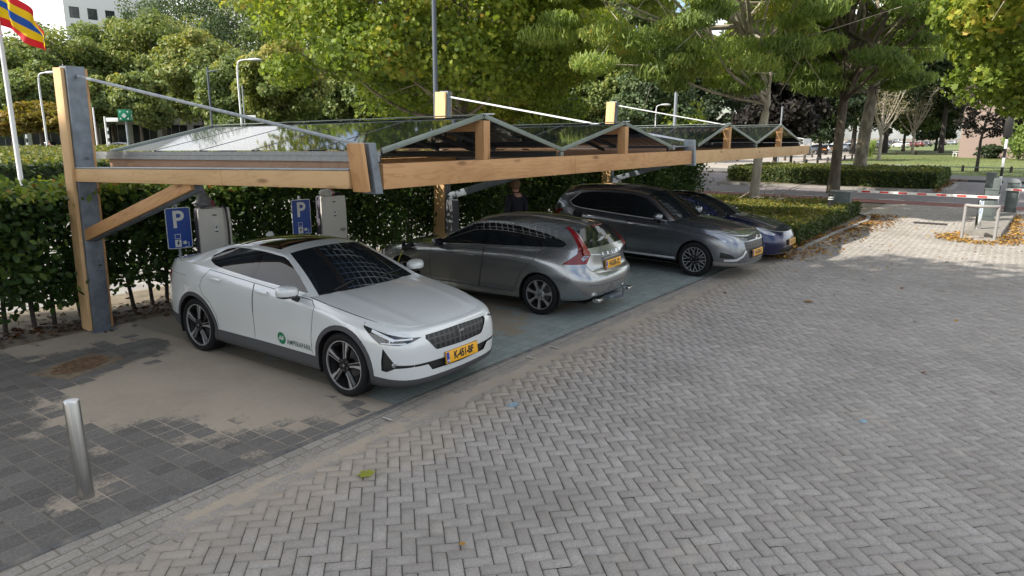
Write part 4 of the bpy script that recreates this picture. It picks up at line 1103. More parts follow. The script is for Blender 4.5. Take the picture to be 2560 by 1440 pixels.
def build_estate():
    sp = dict(wb=2.776, r=.325, rim=.232, tw=.225, track=.912, ra=.362, w=.93, mid=-1.38, half=2.27, zf=.19,
        front=[(0, 0), (.012, .30), (.05, .56), (.13, .76), (.27, .90), (.46, .975), (.75, 1.)],
        rear=[(.7, 1.), (.40, .965), (.22, .90), (.10, .78), (.04, .55), (.01, .28), (0, 0)],
        rows=[dict(xf=.78, xr=-3.45, w=.78, z=[(.9, .19), (-3.6, .26)]),
              dict(xf=.88, xr=-3.60, w=[(.9, .85), (0, .90), (-2.7, .905), (-3.6, .83)], z=[(.9, .22), (-2.4, .24), (-3.6, .31)]),
              dict(xf=.92, xr=-3.69, w=[(.9, .87), (0, .92), (-.5, .895), (-2.2, .90), (-2.75, .925), (-3.6, .87)], z=[(.9, .36), (-3.6, .45)]),
              dict(xf=.93, xr=-3.70, w=[(.9, .87), (0, .925), (-.5, .905), (-2.2, .91), (-2.75, .935), (-3.6, .875)], z=[(.9, .52), (-3.6, .60)]),
              dict(xf=.92, xr=-3.665, w=[(.9, .85), (0, .92), (-.5, .91), (-2.2, .915), (-2.75, .935), (-3.6, .865)], z=[(.9, .64), (-1, .74), (-3.6, .685)]),
              dict(xf=.86, xr=-3.60, w=[(.9, .80), (.2, .885), (-.5, .905), (-2.2, .915), (-2.75, .92), (-3.6, .83)], z=[(.9, .70), (0, .80), (-1, .86), (-2.6, .92), (-3.6, .735)], rs=.9),
              dict(xf=.80, xr=-3.575, w=[(.8, .70), (.5, .765), (.1, .81), (-.3, .835), (-.7, .845), (-2.2, .84), (-2.9, .815), (-3.3, .775), (-3.6, .74)],
                   z=[(.8, .73), (.5, .79), (.1, .86), (-.3, .91), (-.65, .935), (-1.5, .99), (-2.4, 1.035), (-3.1, 1.06), (-3.35, 1.045), (-3.6, .93)], rs=.85)],
        U=[(.795, .735, .42, None, .0), (.62, .80, .30, None, .004), (.3, .88, .1, None, .006), (-.1, .945, -.2, None, .006), (-.45, .985, -.52, None, .006), (-.58, .995, -.66, None, .008, 'c'),
           (-.95, 1.20, -1.0, .705, 1.155), (-1.34, 1.405, -1.38, .615, 1.338, 'c'), (-1.60, 1.456, -1.62, .60, 1.375), (-2.05, 1.482, -2.05, .60, 1.388), (-2.5, 1.468, -2.5, .60, 1.368), (-2.95, 1.425, -2.95, .60, 1.325), (-3.27, 1.372, -3.20, .605, 1.285, 'c'),
           (-3.39, 1.225, -3.32, .645, 1.185), (-3.50, 1.075, -3.42, .70, 1.07, 'c'), (-3.545, 1.0, -3.46, .735, 1.0), (-3.58, .925, -3.49, None, .0)],
        G=(1, 4), nv=16, pw=2.5, sub=5, bulge=.014)
    t = thing('parked_car', 'silver grey estate seen from behind, with tall red tail lights and a tow hook', 'car', (9.665, 8.586, 0), R(92.), 'cars under the carport')
    c = Car(sp); SIDE = (1, 0)
    dlo = [(-.70, .955), (-1.0, 1.135), (-1.37, 1.308), (-1.76, 1.350), (-2.25, 1.335), (-2.8, 1.255), (-3.10, 1.165), (-3.17, 1.12), (-3.10, 1.083), (-2.37, 1.052), (-1.5, 1.008)]
    glassband(c, t, dlo, [-1.68, -2.36, -2.72], .014)
    c.remesh_bvh()
    tl = [(-1.62, .835), (-1.985, .845), (-2.055, .98), (-1.99, 1.12), (-1.84, 1.36), (-1.775, 1.36), (-1.865, 1.12), (-1.85, 1.0)]
    nb = c.take(c.cut(tl, R45, lambda f, q: q.x < -2.9 and q.y > .3), .006)
    tls = pair('tail_light', nb, REDLAMP, t, smooth=.9)
    topglass(c, t, 1, 3, 14, PG)
    # tailgate glass lower band (black)
    c.remesh_bvh()
    arches(c, sp)
    rp = [(.001, .905), (.56, .905), (.60, .96), (.60, .70), (.55, .665), (.001, .65)]
    fd = [(-.60, .33), (-.585, .6), (-.60, .8), (-.63, .925), (-1.70, .995), (-1.715, .8), (-1.66, .6), (-1.62, .33)]
    rd = [(-1.63, .33), (-1.67, .6), (-1.725, .8), (-1.71, .996), (-2.80, 1.04), (-2.70, .90), (-2.46, .66), (-2.40, .55), (-2.30, .33)]
    dr = doors(c, t, [fd, rd], [(-1.44, .83), (-2.42, .885)], PG)
    # chrome line round the glass
    mb = MB(); k = len(c.dlo)
    c.remesh_bvh()
    q = shrink(c.dlo, -.008); c.ribbon(mb, q, .018, SIDE, .005, closed=True)
    m2 = mirror_bm(mb.bm); me = bpy.data.meshes.new('t'); m2.to_mesh(me); m2.free(); mb.bm.from_mesh(me)
    finish('window_line', mb.bm, BRIGHT, t)
    # rear bumper line, diffuser, tailgate seam
    nb = c.take(c.cut([(.0, .36), (-.62, .36), (-.70, .20), (.0, .20)][::-1] if False else [(0.001, .345), (.60, .345), (.72, .22), (.001, .22)], REARV, lambda f, q: f[c.ls] == 0 and q.x < -3.2 and q.y > -.01), -.004)
    if len(nb.faces): whole('diffuser', nb, BLACK, t)
    else: nb.free()
    seams(t, c, [[(.001, .690), (.50, .695), (.62, .74), (.665, .80), (.68, .845)], [(.001, .525), (.6, .53), (.74, .54)]], .006, e1=REARV)
    whole('body', c.bm.copy(), [PG], t)
    liners(t, sp, .7, -3.4); wheels(t, sp, 'seven', [RIMGREY, RIMDARK, BLACK])
    mirrors(t, c, -.86, .90, 1.0, [PG, GLOSSK, GLASS], (.10, .21, .14))
    c.remesh_bvh()
    def rearsurf(y, z): 
        r = c.bvh.ray_cast(Vector((-6, abs(y)+1e-3, z)), Vector((1, 0, 0))); return r[0].x if r[0] else -3.6
    plate(t, '9-KGR-12', frame3((rearsurf(0, .79)-.022, 0, .79), (0, -1, 0), (.10, 0, 1)))
    for k, ch in enumerate('VOLVO'):
        y = .30-k*.15; lettering('tailgate_letter', ch, .062, CHROME, t, frame3((rearsurf(y, .965)-.012, y, .965), (0, -1, 0), (.3, 0, 1)), 1, .002)
    MB().box((rearsurf(0, .9)-.008, 0, .892), (.012, .62, .022), bevel=.004).build('tailgate_strip', PG, t)
    MB().tube([(-3.415, -.06, 1.20), (-3.46, .02, 1.14), (-3.50, .30, 1.085)], .008, 6).build('rear_wiper', BLACK, t)
    # reversing lens and dark inner part of each lamp
    for sd, lo in zip((1, -1), tls):
        bv = BVHTree.FromPolygons([v.co.copy() for v in lo.data.vertices], [tuple(p.vertices) for p in lo.data.polygons])
        mb = MB(); E = Vector((.7071, .7071*sd, 0)); D = Vector((-.7071, .7071*sd, 0))
        for poly, dd in (([(-2.02, .90), (-2.03, .965), (-1.95, .975), (-1.90, .93), (-1.93, .89)], .004),):
            pts = []
            for h, z in poly:
                r = bv.ray_cast(E*h+Vector((0, 0, z))+D*4, -D)
                if r[0]: pts.append(r[0]+D*dd)
            if len(pts) > 2: mb.poly(pts)
        if mb.bm.faces: mb.build('reversing_lens', LAMPGLASS, lo)
    # exhaust, tow hook, rails, aerial fin, high brake light
    for sd in (1, -1): rbox('exhaust_tip', (-3.62, sd*.55, .285), (.12, .15, .055), CHROME, t, .02)
    tow = MB().tube([(-3.45, 0, .26), (-3.66, 0, .24), (-3.78, 0, .27), (-3.80, 0, .36)], .02, 10).lathe([(.001, .41), (.018, .407), (.026, .39), (.025, .365), (.015, .35)], 14, 'Z', (-3.80, 0, .02))
    tow.box((-3.62, 0, .27), (.10, .42, .05)).build('tow_hook', GALVD, t)
    MB().prism([(-3.00, -.0, 1.40), (-3.14, -.0, 1.385), (-3.12, 0, 1.43), (-3.06, 0, 1.442)], (0, .03, 0)).build('roof_antenna', PG, t)
    rbox('brake_lamp', (-3.285, 0, 1.363), (.02, .34, .016), REDLAMP, t, .004)
    # papers seen through the tailgate glass, charging socket and plug in the left front wing
    for y, w_, cl in ((.18, .16, (.75, .78, .8)), (-.02, .13, (.72, .66, .52))):
        MB().box((0, 0, 0), (w_, .002, .22)).build('paper_sheet', mat('paper', cl, .6), t, loc=(-3.43, y, 1.135), rot=(R(-37), 0, R(90)))
    P, n = c.surf(-.15, .845, SIDE, .0)
    MB().lathe([(.075, 0), (.075, .006), (.07, .008), (.001, .006)], 24, 'Y', c=(-.15, P.y, .845)).build('charging_socket', BLACK, t)
    MB().lathe([(.072, 0), (.074, .012), (.06, .02), (.001, .021)], 20, 'Y').build('charging_flap', BLACK, t, loc=(-.02, P.y+.05, .86), rot=(0, 0, R(-70)))
    return t
estate_car = build_estate()
PLUGSIDE = estate_car.matrix_basis
def build_suv():
    sp = dict(wb=2.67, r=.347, rim=.245, tw=.225, track=.893, ra=.385, w=.90, mid=-1.38, half=2.27, zf=.22,
        front=[(0, 0), (.012, .34), (.05, .62), (.12, .80), (.25, .92), (.44, .98), (.72, 1.)],
        rear=[(.7, 1.), (.40, .97), (.22, .91), (.10, .80), (.04, .58), (.01, .28), (0, 0)],
        rows=[dict(xf=.78, xr=-3.48, w=.76, z=[(.9, .25), (0, .24), (-3.6, .34)]),
              dict(xf=.90, xr=-3.64, w=[(.9, .80), (0, .86), (-2.7, .86), (-3.6, .80)], z=[(.9, .285), (0, .285), (-3.6, .38)]),
              dict(xf=.935, xr=-3.72, w=[(.9, .84), (.1, .893), (-.5, .865), (-2.2, .865), (-2.7, .893), (-3.6, .83)], z=[(.9, .41), (-3.6, .52)]),
              dict(xf=.93, xr=-3.73, w=[(.9, .84), (.1, .90), (-.5, .885), (-2.2, .885), (-2.7, .90), (-3.6, .84)], z=[(.9, .58), (-3.6, .66)]),
              dict(xf=.90, xr=-3.70, w=[(.9, .825), (.1, .895), (-.5, .89), (-2.2, .89), (-2.7, .90), (-3.6, .83)], z=[(.9, .72), (0, .78), (-3.6, .80)]),
              dict(xf=.86, xr=-3.68, w=[(.9, .78), (.2, .865), (-.5, .89), (-2.2, .89), (-2.7, .895), (-3.6, .80)], z=[(.9, .80), (0, .895), (-1, .95), (-2.6, 1.03), (-3.6, .90)]),
              dict(xf=.80, xr=-3.665, w=[(.8, .70), (.5, .77), (.1, .81), (-.3, .825), (-.7, .83), (-2.2, .83), (-2.9, .81), (-3.3, .78), (-3.6, .73)],
                   z=[(.8, .855), (.5, .905), (.1, .97), (-.3, 1.025), (-.6, 1.05), (-1.57, 1.10), (-2.5, 1.16), (-3.1, 1.185), (-3.35, 1.16), (-3.65, 1.0)])],
        U=[(.795, .865, .40, None, .0), (.66, .93, .30, None, .004), (.35, 1.0, .12, None, .006), (0, 1.055, -.1, None, .006), (-.3, 1.09, -.42, None, .006), (-.42, 1.10, -.58, None, .008, 'c'),
           (-.80, 1.355, -.88, .715, 1.30), (-1.20, 1.60, -1.23, .635, 1.52, 'c'), (-1.45, 1.658, -1.48, .625, 1.56), (-2.0, 1.70, -2.0, .62, 1.585), (-2.6, 1.69, -2.6, .615, 1.572), (-3.05, 1.66, -3.0, .61, 1.54), (-3.38, 1.61, -3.28, .60, 1.49, 'c'),
           (-3.5, 1.42, -3.40, .655, 1.36), (-3.60, 1.19, -3.49, .70, 1.17, 'c'), (-3.64, 1.08, -3.54, .72, 1.08), (-3.665, 1.0, -3.56, None, .0)],
        G=(1, 4), nv=16, pw=2.6, sub=5, bulge=.014)
    t = thing('parked_car', 'dark silver tall SUV with a chrome framed nose, between the estate and the blue saloon', 'car', (14.12, 4.92, 0), R(-93.), 'cars under the carport')
    c = Car(sp); SIDE = (1, 0)
    dlo = [(-.62, 1.075), (-.88, 1.26), (-1.23, 1.475), (-1.55, 1.535), (-2.1, 1.55), (-2.6, 1.535), (-2.84, 1.49), (-3.06, 1.31), (-2.95, 1.245), (-2.76, 1.205), (-1.57, 1.125)]
    glassband(c, t, dlo, [-1.62, -2.50], .016); c.remesh_bvh()
    f45 = fD(c, F45, .15, (0,)); fv = fD(c, FRONTV, .3, (0,))
    hl = neg([(-.34, .80), (-.10, .845), (.10, .875), (.36, .905), (.33, .85), (.20, .775), (-.02, .735), (-.36, .735)])
    lo = pair('headlight', c.take(c.cut(hl, F45, f45), -.006), LAMPGLASS, t)
    g1 = [(-.001, .835), (-.40, .825), (-.43, .75), (-.001, .755)]
    whole('grille', c.take(c.cut(g1, FRONTV, fv), -.012), BLACK, t)
    g2 = [(-.001, .735), (-.52, .725), (-.50, .60), (-.38, .47), (-.36, .40), (-.001, .40)]
    whole('lower_grille', c.take(c.cut(g2, FRONTV, fv), -.015), GRILLE, t)
    fg = neg([(.235, .545), (.24, .43), (-.04, .43), (.05, .50)])
    pair('fog_lamp_housing', c.take(c.cut(fg, F45, f45), -.015), BLACK, t)
    arches(c, sp)
    topglass(c, t, 1, 3, 14, PS)
    fd = [(-.50, .37), (-.49, .7), (-.48, .9), (-.53, 1.035), (-1.545, 1.09), (-1.55, .7), (-1.55, .37)]
    rd = [(-1.56, .37), (-1.56, .7), (-1.555, 1.09), (-2.50, 1.15), (-2.50, .98), (-2.40, .82), (-2.27, .64), (-2.22, .37)]
    doors(c, t, [fd, rd], [(-1.38, .955), (-2.40, 1.04)], PS, CHROME)
    c.remesh_bvh(); mb = MB()
    c.ribbon(mb, [(-.66, 1.058), (-1.57, 1.108), (-2.76, 1.188), (-2.97, 1.228), (-3.085, 1.31), (-2.86, 1.505)], .014, SIDE, .004)
    c.ribbon(mb, [(-.42, .335), (-2.2, .345)], .035, SIDE, .006)
    c.ribbon(mb, neg([(-.36, .728), (-.02, .728), (.20, .765), (.36, .895)]), .018, F45, .006)
    for z in (.80, .77): c.ribbon(mb, [(-.001, z), (-.40, z-.004)], .014, FRONTV, .012)
    c.ribbon(mb, [(-.001, .655), (-.47, .648)], .025, FRONTV, .012)
    c.ribbon(mb, neg([(-.36, .73), (-.30, .60), (-.20, .47), (-.06, .40), (.16, .385)]), .045, F45, .012)
    m2 = mirror_bm(mb.bm); me = bpy.data.meshes.new('t'); m2.to_mesh(me); m2.free(); mb.bm.from_mesh(me); finish('chrome_trim', mb.bm, BRIGHT, t)
    low = c.take(c.cut([(.35, .36), (.96, .33), (.96, .2), (.35, .2)], SIDE, lambda f, q: f[c.ls] == 0), .006); whole('skid_plate', low, SATIN, t)
    rl = [(-3.2, 1.13), (-3.8, 1.08), (-3.8, .96), (-3.42, 1.0)]
    pair('tail_light', c.take(c.cut(rl, SIDE, lambda f, q: f[c.ls] == 0 and q.y > .4 and f.normal.y > .05), .002), REDLAMP, t)
    whole('body', c.bm.copy(), [PS], t)
    liners(t, sp, .7, -3.45); wheels(t, sp, 'ten', [RIMFACE, RIMDARK, BLACK])
    mirrors(t, c, -.80, .87, 1.14, [PS, GLOSSK, GLASS], (.10, .22, .17))
    for sd, o in zip((1, -1), lo):
        m = MB()
        for (x, y, z) in ((.42, .70, .845), (.55, .60, .83), (.64, .48, .815)): m.lathe([(.040, .0), (.038, .016), (.001, .022)], 16, 'X', c=(x+.04, sd*y, z-.02))
        m.build('projector_lens', CHROME, o)
    for sd in (1, -1): MB().lathe([(.035, 0), (.035, .03), (.001, .036)], 16, 'X', c=(.69, sd*.70, .475)).box((.72, sd*.71, .53), (.02, .05, .05), bevel=.005).build('fog_lamp', CHROME, t)
    # three lozenge badge on the grille
    b = MB()
    for a in (90, 210, 330):
        d = Vector((0, math.cos(R(a)), math.sin(R(a)))); e = Vector((0, -d.z, d.y)); p0 = Vector((.905, 0, .792))
        b.prism([p0, p0+d*.022+e*.013, p0+d*.045, p0+d*.022-e*.013], (.01, 0, 0))
    b.build('grille_badge', CHROME, t)
    plate(t, 'HS-583-K', frame3((.955, 0, .50), (0, 1, 0), (-.08, 0, 1)))
    MB().prism([(-3.1, 0, 1.62), (-3.26, 0, 1.60), (-3.24, 0, 1.66), (-3.18, 0, 1.675)], (0, .03, 0)).build('roof_antenna', PS, t)
    P, n = c.surf(-.22, .87, SIDE, .004)
    lettering('wing_lettering', 'PHEV', .05, CHROME, t, frame3((P.x, -P.y, P.z), (1, 0, 0), (0, .1, 1)), 1, .0015)
    Q, n = c.surf(-2.78, 1.06, SIDE, .0)
    MB().lathe([(.08, 0), (.08, .03), (.06, .05), (.001, .05)], 20, 'Y', c=(0, 0, 0)).build('charging_flap', BLACK, t, loc=(Q.x, -Q.y-.06, Q.z), rot=(0, 0, R(160)))
    return t
suv_car = build_suv()
def build_saloon():
    sp = dict(wb=2.875, r=.335, rim=.235, tw=.235, track=.915, ra=.372, w=.925, mid=-1.45, half=2.34, zf=.17,
        front=[(0, 0), (.02, .30), (.07, .56), (.17, .77), (.32, .90), (.52, .975), (.8, 1.)],
        rear=[(.8, 1.), (.42, .975), (.2, .90), (.09, .76), (.035, .5), (.008, .25), (0, 0)],
        rows=[dict(xf=.70, xr=-3.62, w=.78, z=.16),
              dict(xf=.80, xr=-3.74, w=[(.9, .84), (0, .89), (-3.7, .86)], z=.20),
              dict(xf=.84, xr=-3.79, w=[(.9, .86), (0, .915), (-.5, .89), (-2.3, .89), (-2.9, .92), (-3.7, .87)], z=.34),
              dict(xf=.84, xr=-3.80, w=[(.9, .86), (0, .925), (-.5, .905), (-2.3, .905), (-2.9, .93), (-3.7, .87)], z=[(.9, .47), (-3.7, .6)]),
              dict(xf=.80, xr=-3.79, w=[(.9, .83), (0, .91), (-.5, .905), (-2.3, .91), (-2.9, .925), (-3.7, .86)], z=[(.9, .585), (0, .70), (-3.7, .8)]),
              dict(xf=.76, xr=-3.77, w=[(.9, .79), (0, .885), (-.5, .895), (-2.3, .90), (-2.9, .91), (-3.7, .84)], z=[(.9, .64), (0, .80), (-1, .86), (-2.7, .93), (-3.7, .93)]),
              dict(xf=.72, xr=-3.76, w=[(.8, .74), (.3, .82), (0, .84), (-.6, .84), (-2.3, .84), (-3.1, .80), (-3.7, .76)], z=[(.8, .665), (.3, .775), (0, .835), (-.6, .925), (-1.5, .985), (-2.5, 1.02), (-3.2, 1.03), (-3.7, 1.02)])],
        U=[(.718, .672, .36, None, 0), (.55, .74, .25, None, .004), (.2, .835, .05, None, .008), (-.15, .915, -.25, None, .006), (-.45, .965, -.6, None, .006, 'c'),
           (-.85, 1.19, -.98, .69, 1.15), (-1.35, 1.385, -1.42, .60, 1.325, 'c'), (-1.8, 1.443, -1.82, .59, 1.365), (-2.3, 1.41, -2.3, .59, 1.335, 'c'), (-2.8, 1.28, -2.7, .64, 1.23), (-3.3, 1.08, -3.15, .72, 1.06, 'c'), (-3.55, 1.045, -3.45, None, .004), (-3.75, 1.04, -3.65, None, .006)],
        G=(1, 3), nv=16, pw=2.3, sub=4, bulge=.012)
    t = thing('parked_car', 'dark blue electric saloon with a closed nose and glass roof parked beside the low hedge', 'car', (16.42, 4.74, 0), R(-90.), 'cars under the carport')
    c = Car(sp); SIDE = (1, 0)
    dlo = [(-.66, .955), (-.98, 1.12), (-1.42, 1.30), (-1.82, 1.342), (-2.3, 1.31), (-2.7, 1.2), (-2.98, 1.07), (-2.8, 1.045), (-1.5, 1.005)]
    glassband(c, t, dlo, [-1.62], .016); c.remesh_bvh()
    f45 = fD(c, F45, .1, (0,)); fv = fD(c, FRONTV, .3, (0,))
    hl = neg([(-.01, .635), (.12, .70), (.30, .765), (.44, .795), (.42, .75), (.26, .66), (.08, .61)])
    pair('headlight', c.take(c.cut(hl, F45, f45), -.004), LAMPGLASS, t)
    li = [(-.001, .325), (-.50, .325), (-.60, .23), (-.001, .22)]
    whole('lower_intake', c.take(c.cut(li, FRONTV, fv), -.015), BLACK, t)
    arches(c, sp)
    rf = c.take([f for f in c.sheet(1) if c.useg_of(f) == 2 and f[c.lv] < 14], .001); whole('glass_roof', rf, GLOSSK, t)
    topglass(c, t, 1, 3, 14, PB)
    fd = [(-.52, .30), (-.50, .6), (-.50, .8), (-.56, .91), (-1.57, .975), (-1.60, .7), (-1.60, .30)]
    rd = [(-1.61, .30), (-1.61, .7), (-1.58, .976), (-2.7, 1.01), (-2.62, .85), (-2.48, .68), (-2.42, .5), (-2.40, .30)]
    doors(c, t, [fd, rd], [(-1.4, .84), (-2.4, .88)], PB)
    c.remesh_bvh(); mb = MB(); c.ribbon(mb, shrink(c.dlo, -.006), .01, SIDE, .004, closed=True)
    m2 = mirror_bm(mb.bm); me = bpy.data.meshes.new('t'); m2.to_mesh(me); m2.free(); mb.bm.from_mesh(me); finish('window_line', mb.bm, BRIGHT, t)
    whole('body', c.bm.copy(), [PB], t)
    liners(t, sp, .6, -3.55); wheels(t, sp, 'seven', [RIMGREY, RIMDARK, BLACK])
    mirrors(t, c, -.86, .89, .98, [PB, GLOSSK, GLASS], (.10, .20, .12))
    plate(t, 'R-271-TX', frame3((.855, 0, .43), (0, 1, 0), (-.08, 0, 1)))
    MB().tube([(-.52, .05, 1.0), (-.62, .35, 1.045), (-.66, .62, 1.03)], .009, 6).tube([(-.52, -.55, .985), (-.62, -.25, 1.04), (-.62, .02, 1.05)], .009, 6).build('wiper', BLACK, t)
    return t
saloon_car = build_saloon()
# ---------------------------------------------------------------- posts, signs and chargers under the carport
INOX = mat('brushed_steel', (.48, .48, .47), .3, 1., noise=(3, .12, (30, 30, .5)))
BLUES = mat('sign_blue', (.012, .065, .35), .35); SIGNW = mat('sign_white', (.72, .74, .74), .35); SIGNK = mat('sign_black', (.01, .01, .012), .4)
t = thing('bollard', 'brushed steel tube bollard leaning a little in the dark tiles', 'bollard', (2.11, 5.53, 0))
MB().lathe([(.001, .80), (.052, .80), (.055, .793), (.055, .0)], 28).build('tube', INOX, t, rot=(0, R(-1.2), 0), smooth=.5)
MB().lathe([(.054, .796), (.05, .803), (.001, .805)], 28).build('cap', SATIN, t, loc=(-.0165, 0, 0))
MB().lathe([(.009, 0), (.009, .003), (.001, .003)], 10, 'Y').build('bolt_hole', SIGNK, t, loc=(.0, -.0555, .33))
RUST = mat('rusty_iron', (.17, .105, .06), .8, .2, noise=(12, .35)); SOILF = mat('damp_soil', (.16, .125, .085), .95, noise=(10, .3))
t = thing('drain_grate', 'rusty oval drain grating set in a soil filled frame among the dark tiles', 'drain grate', (3.52, 8.90, .008), R(20))
MB().box((0, 0, -.012), (.86, .60, .03), bevel=.004).build('frame', SOILF, t)
mb = MB(); mb.lathe([(.27, .004), (.27, .014), (.245, .014), (.245, .004)], 40)
for k in range(11):
    x = -.235+k*.047; h = math.sqrt(max(.0, .25**2-x*x)); mb.box((x, 0, .010), (.024, 2*h, .01))
for y in (-.12, 0, .12): mb.box((0, y, .0085), (2*math.sqrt(.25**2-y*y), .02, .008))
o = mb.build('grating', RUST, t, smooth=0); o.scale = (1.3, .82, 1)
def parking_sign(x, y, zt, label, rz):
    t = thing('parking_sign', label, 'sign', (x, y, 0), rz, 'parking signs in front of the hedge')
    MB().tube([(0, .05, 0), (0, .05, zt+.06)], .024, 10).build('pole', GALV, t)
    W, H = .36, .62; zc = zt-H/2
    P = rounded([(-W/2, -H/2), (W/2, -H/2), (W/2, H/2), (-W/2, H/2)], .03, 4)
    b = MB().prism([(p[0], 0, p[1]+zc) for p in P], (0, .012, 0)).build('sign_plate', SIGNW, t, smooth=0)
    MB().prism([(p[0]*.945, -.002, p[1]*.968+zc) for p in P], (0, .0018, 0)).build('blue_field', BLUES, b, smooth=0)
    ex = (1, 0, 0)
    lettering('sign_letter', 'P', .36, SIGNW, b, frame3((-.005, -.0034, zc+.12), ex, (0, 0, 1)), 1, .008, .95)
    g = MB(); y0 = -.0035
    def ring(cx, cz, w, h, tk):
        for (x0, x1, z0, z1) in ((-w, w, h-tk, h), (-w, w, -h, -h+tk), (-w, -w+tk, -h+tk, h-tk), (w-tk, w, -h+tk, h-tk)):
            g.poly([(cx+x0, y0, cz+z0), (cx+x1, y0, cz+z0), (cx+x1, y0, cz+z1), (cx+x0, y0, cz+z1)])
    ring(-.03, zc-.125, .042, .035, .007)
    g.poly([(-.075, y0, zc-.285), (.015, y0, zc-.285), (.015, y0, zc-.175), (-.075, y0, zc-.175)])
    g.poly([(.045, y0, zc-.245), (.085, y0, zc-.255), (.085, y0, zc-.195), (.045, y0, zc-.205)])
    for z in (-.212, -.238): g.poly([(.03, y0, zc+z-.004), (.046, y0, zc+z-.004), (.046, y0, zc+z+.004), (.03, y0, zc+z+.004)])
    for (x0, z0, x1, z1) in ((.085, -.23, .125, -.222), (.118, -.285, .126, -.23), (.06, -.293, .126, -.285)): g.poly([(x0, y0, zc+z0), (x1, y0, zc+z0), (x1, y0, zc+z1), (x0, y0, zc+z1)])
    g.build('sign_pictogram', SIGNW, b, smooth=0)
    MB().poly([(-.025, y0-.001, zc-.185), (-.01, y0-.001, zc-.185), (-.025, y0-.001, zc-.22), (-.005, y0-.001, zc-.22), (-.045, y0-.001, zc-.278), (-.033, y0-.001, zc-.236), (-.052, y0-.001, zc-.236)]).build('lightning_bolt', SIGNK, b, smooth=0)
parking_sign(5.64, 10.2, 1.66, 'blue parking sign for charging cars close by the first timber post', R(-12))
parking_sign(7.90, 10.2, 1.62, 'blue parking sign half hidden behind the black glass roof of the white car', R(-10))
CREAM = mat('charger_front', (.60, .585, .55), .35, 0, .3); CHSIDE = mat('charger_side', (.085, .08, .105), .45); INK = mat('dark_print', (.05, .05, .055), .5)
def charger(x, y, zt, label, rz, strap, brand):
    t = thing('charging_station', label, 'charging station', (x, y, 0), rz, 'white charging stations by the hedge')
    W, H, D = .48, .98, .20; z0 = zt-H
    P = rounded([(-W/2, z0), (W/2, z0), (W/2, zt), (-W/2, zt)], .055, 5)
    MB().prism([(p[0]*.97, .02, p[1]) for p in P], (0, D, 0)).build('housing', CHSIDE, t)
    mb = MB(); n = 9
    for i in range(n-1):
        pass
    bm = bmesh.new(); cols = []
    for j in range(15):
        v = j/14; z = z0+H*v; hw = W/2*(1-.035*(2*v-1)**4); row = []
        for i in range(13):
            u = i/12*2-1; row.append(bm.verts.new((u*hw, -.025*(1-u*u)*(1-.4*(2*v-1)**2)-.02*(1-(2*v-1)**2), z)))
        cols.append(row)
    for j in range(14):
        for i in range(12): bm.faces.new((cols[j][i], cols[j][i+1], cols[j+1][i+1], cols[j+1][i]))
    ext = bmesh.ops.extrude_edge_only(bm, edges=[e for e in bm.edges if e.is_boundary])
    for v in [g for g in ext['geom'] if isinstance(g, bmesh.types.BMVert)]: v.co.y = .03
    finish('front_cover', bm, CREAM, t, smooth=.9)
    yy = -.052
    g = MB(); g.box((0, yy, zt-.30), (.055, .004, .11), mi=0).box((0, yy-.001, zt-.285), (.02, .004, .04), mi=1).box((0, yy-.001, zt-.35), (.045, .003, .02), mi=1).box((-.01, yy+.006, zt-.10), (.06, .003, .018), mi=1)
    g.build('sticker', [SIGNW, INK], t, smooth=0)
    if brand: lettering('charger_lettering', 'ecotap', .105, INK, t, frame3((.06, -.040, zt-.60), (1, 0, 0), (0, 0, 1)), 1.0, .001)
    MB().box((0, .12, z0/2), (.22, .12, z0)).build('pedestal', GALVD, t)
    return t
c1 = charger(6.08, 9.95, 1.63, 'white charging station with a dark strap tied down its front, behind the white car', R(-14), True, True)
c2 = charger(8.42, 9.95, 1.66, 'white charging station lettered ecotap, with its front uncovered', R(-14), False, True)
STRAP = mat('dark_strap', (.02, .02, .022), .4)
bm = MB(); P = [(.115, .18, 1.60), (.125, .08, 1.66), (.135, -.02, 1.66), (.145, -.055, 1.60), (.155, -.068, 1.45), (.16, -.07, 1.2), (.155, -.065, .95), (.14, -.05, .72)]
for a, b in zip(P[:-1], P[1:]): bm.prism([a, (a[0]+.035, a[1], a[2]), (b[0]+.035, b[1], b[2]), b], (0, -.004, 0))
o = bm.build('strap', STRAP, c1, smooth=0)
def bag(name, x, y, z, label, colr, sc, spike, seed, rz=0., tape=True):
    rr = random.Random(seed); t = thing(name, label, 'plastic bag', (x, y, z), rz)
    bm = bmesh.new(); bmesh.ops.create_icosphere(bm, subdivisions=4, radius=1)
    for v in bm.verts:
        p = v.co.copy(); n1 = math.sin(p.x*5+seed)*math.sin(p.y*6+1)*.10+math.sin(p.z*9+p.x*7+seed*2)*.06+math.sin(p.x*13-p.y*9)*.03
        q = p*(1+n1); q = Vector((q.x*sc[0], q.y*sc[1], (q.z*.5+.5)*sc[2] if q.z > 0 else (.5+q.z*.5)*sc[2]))
        if spike and p.z > .3:
            k = (p.z-.3)/.7; q.z += spike*k*k; q.x = q.x*(1-.55*k)-spike*.15*k; q.y *= 1-.6*k
        v.co = q
    finish('sheet', bm, colr, t, smooth=2.)
    if tape:
        m = MB(); m.tube([(sc[0]*.35, -sc[1]*1.02, sc[2]*.15), (sc[0]*.42, -sc[1]*.85, sc[2]*.7), (sc[0]*.40, 0, sc[2]*1.0), (sc[0]*.42, sc[1]*.9, sc[2]*.6)], .016, 6)
        m.build('tape', mat('red_tape', (.35, .03, .03), .5), t)
    return t
GREYBAG = mat('grey_film', (.20, .20, .21), .42, noise=(14, .3)); WHITEBAG = mat('white_film', (.70, .70, .68), .45, noise=(14, .12))
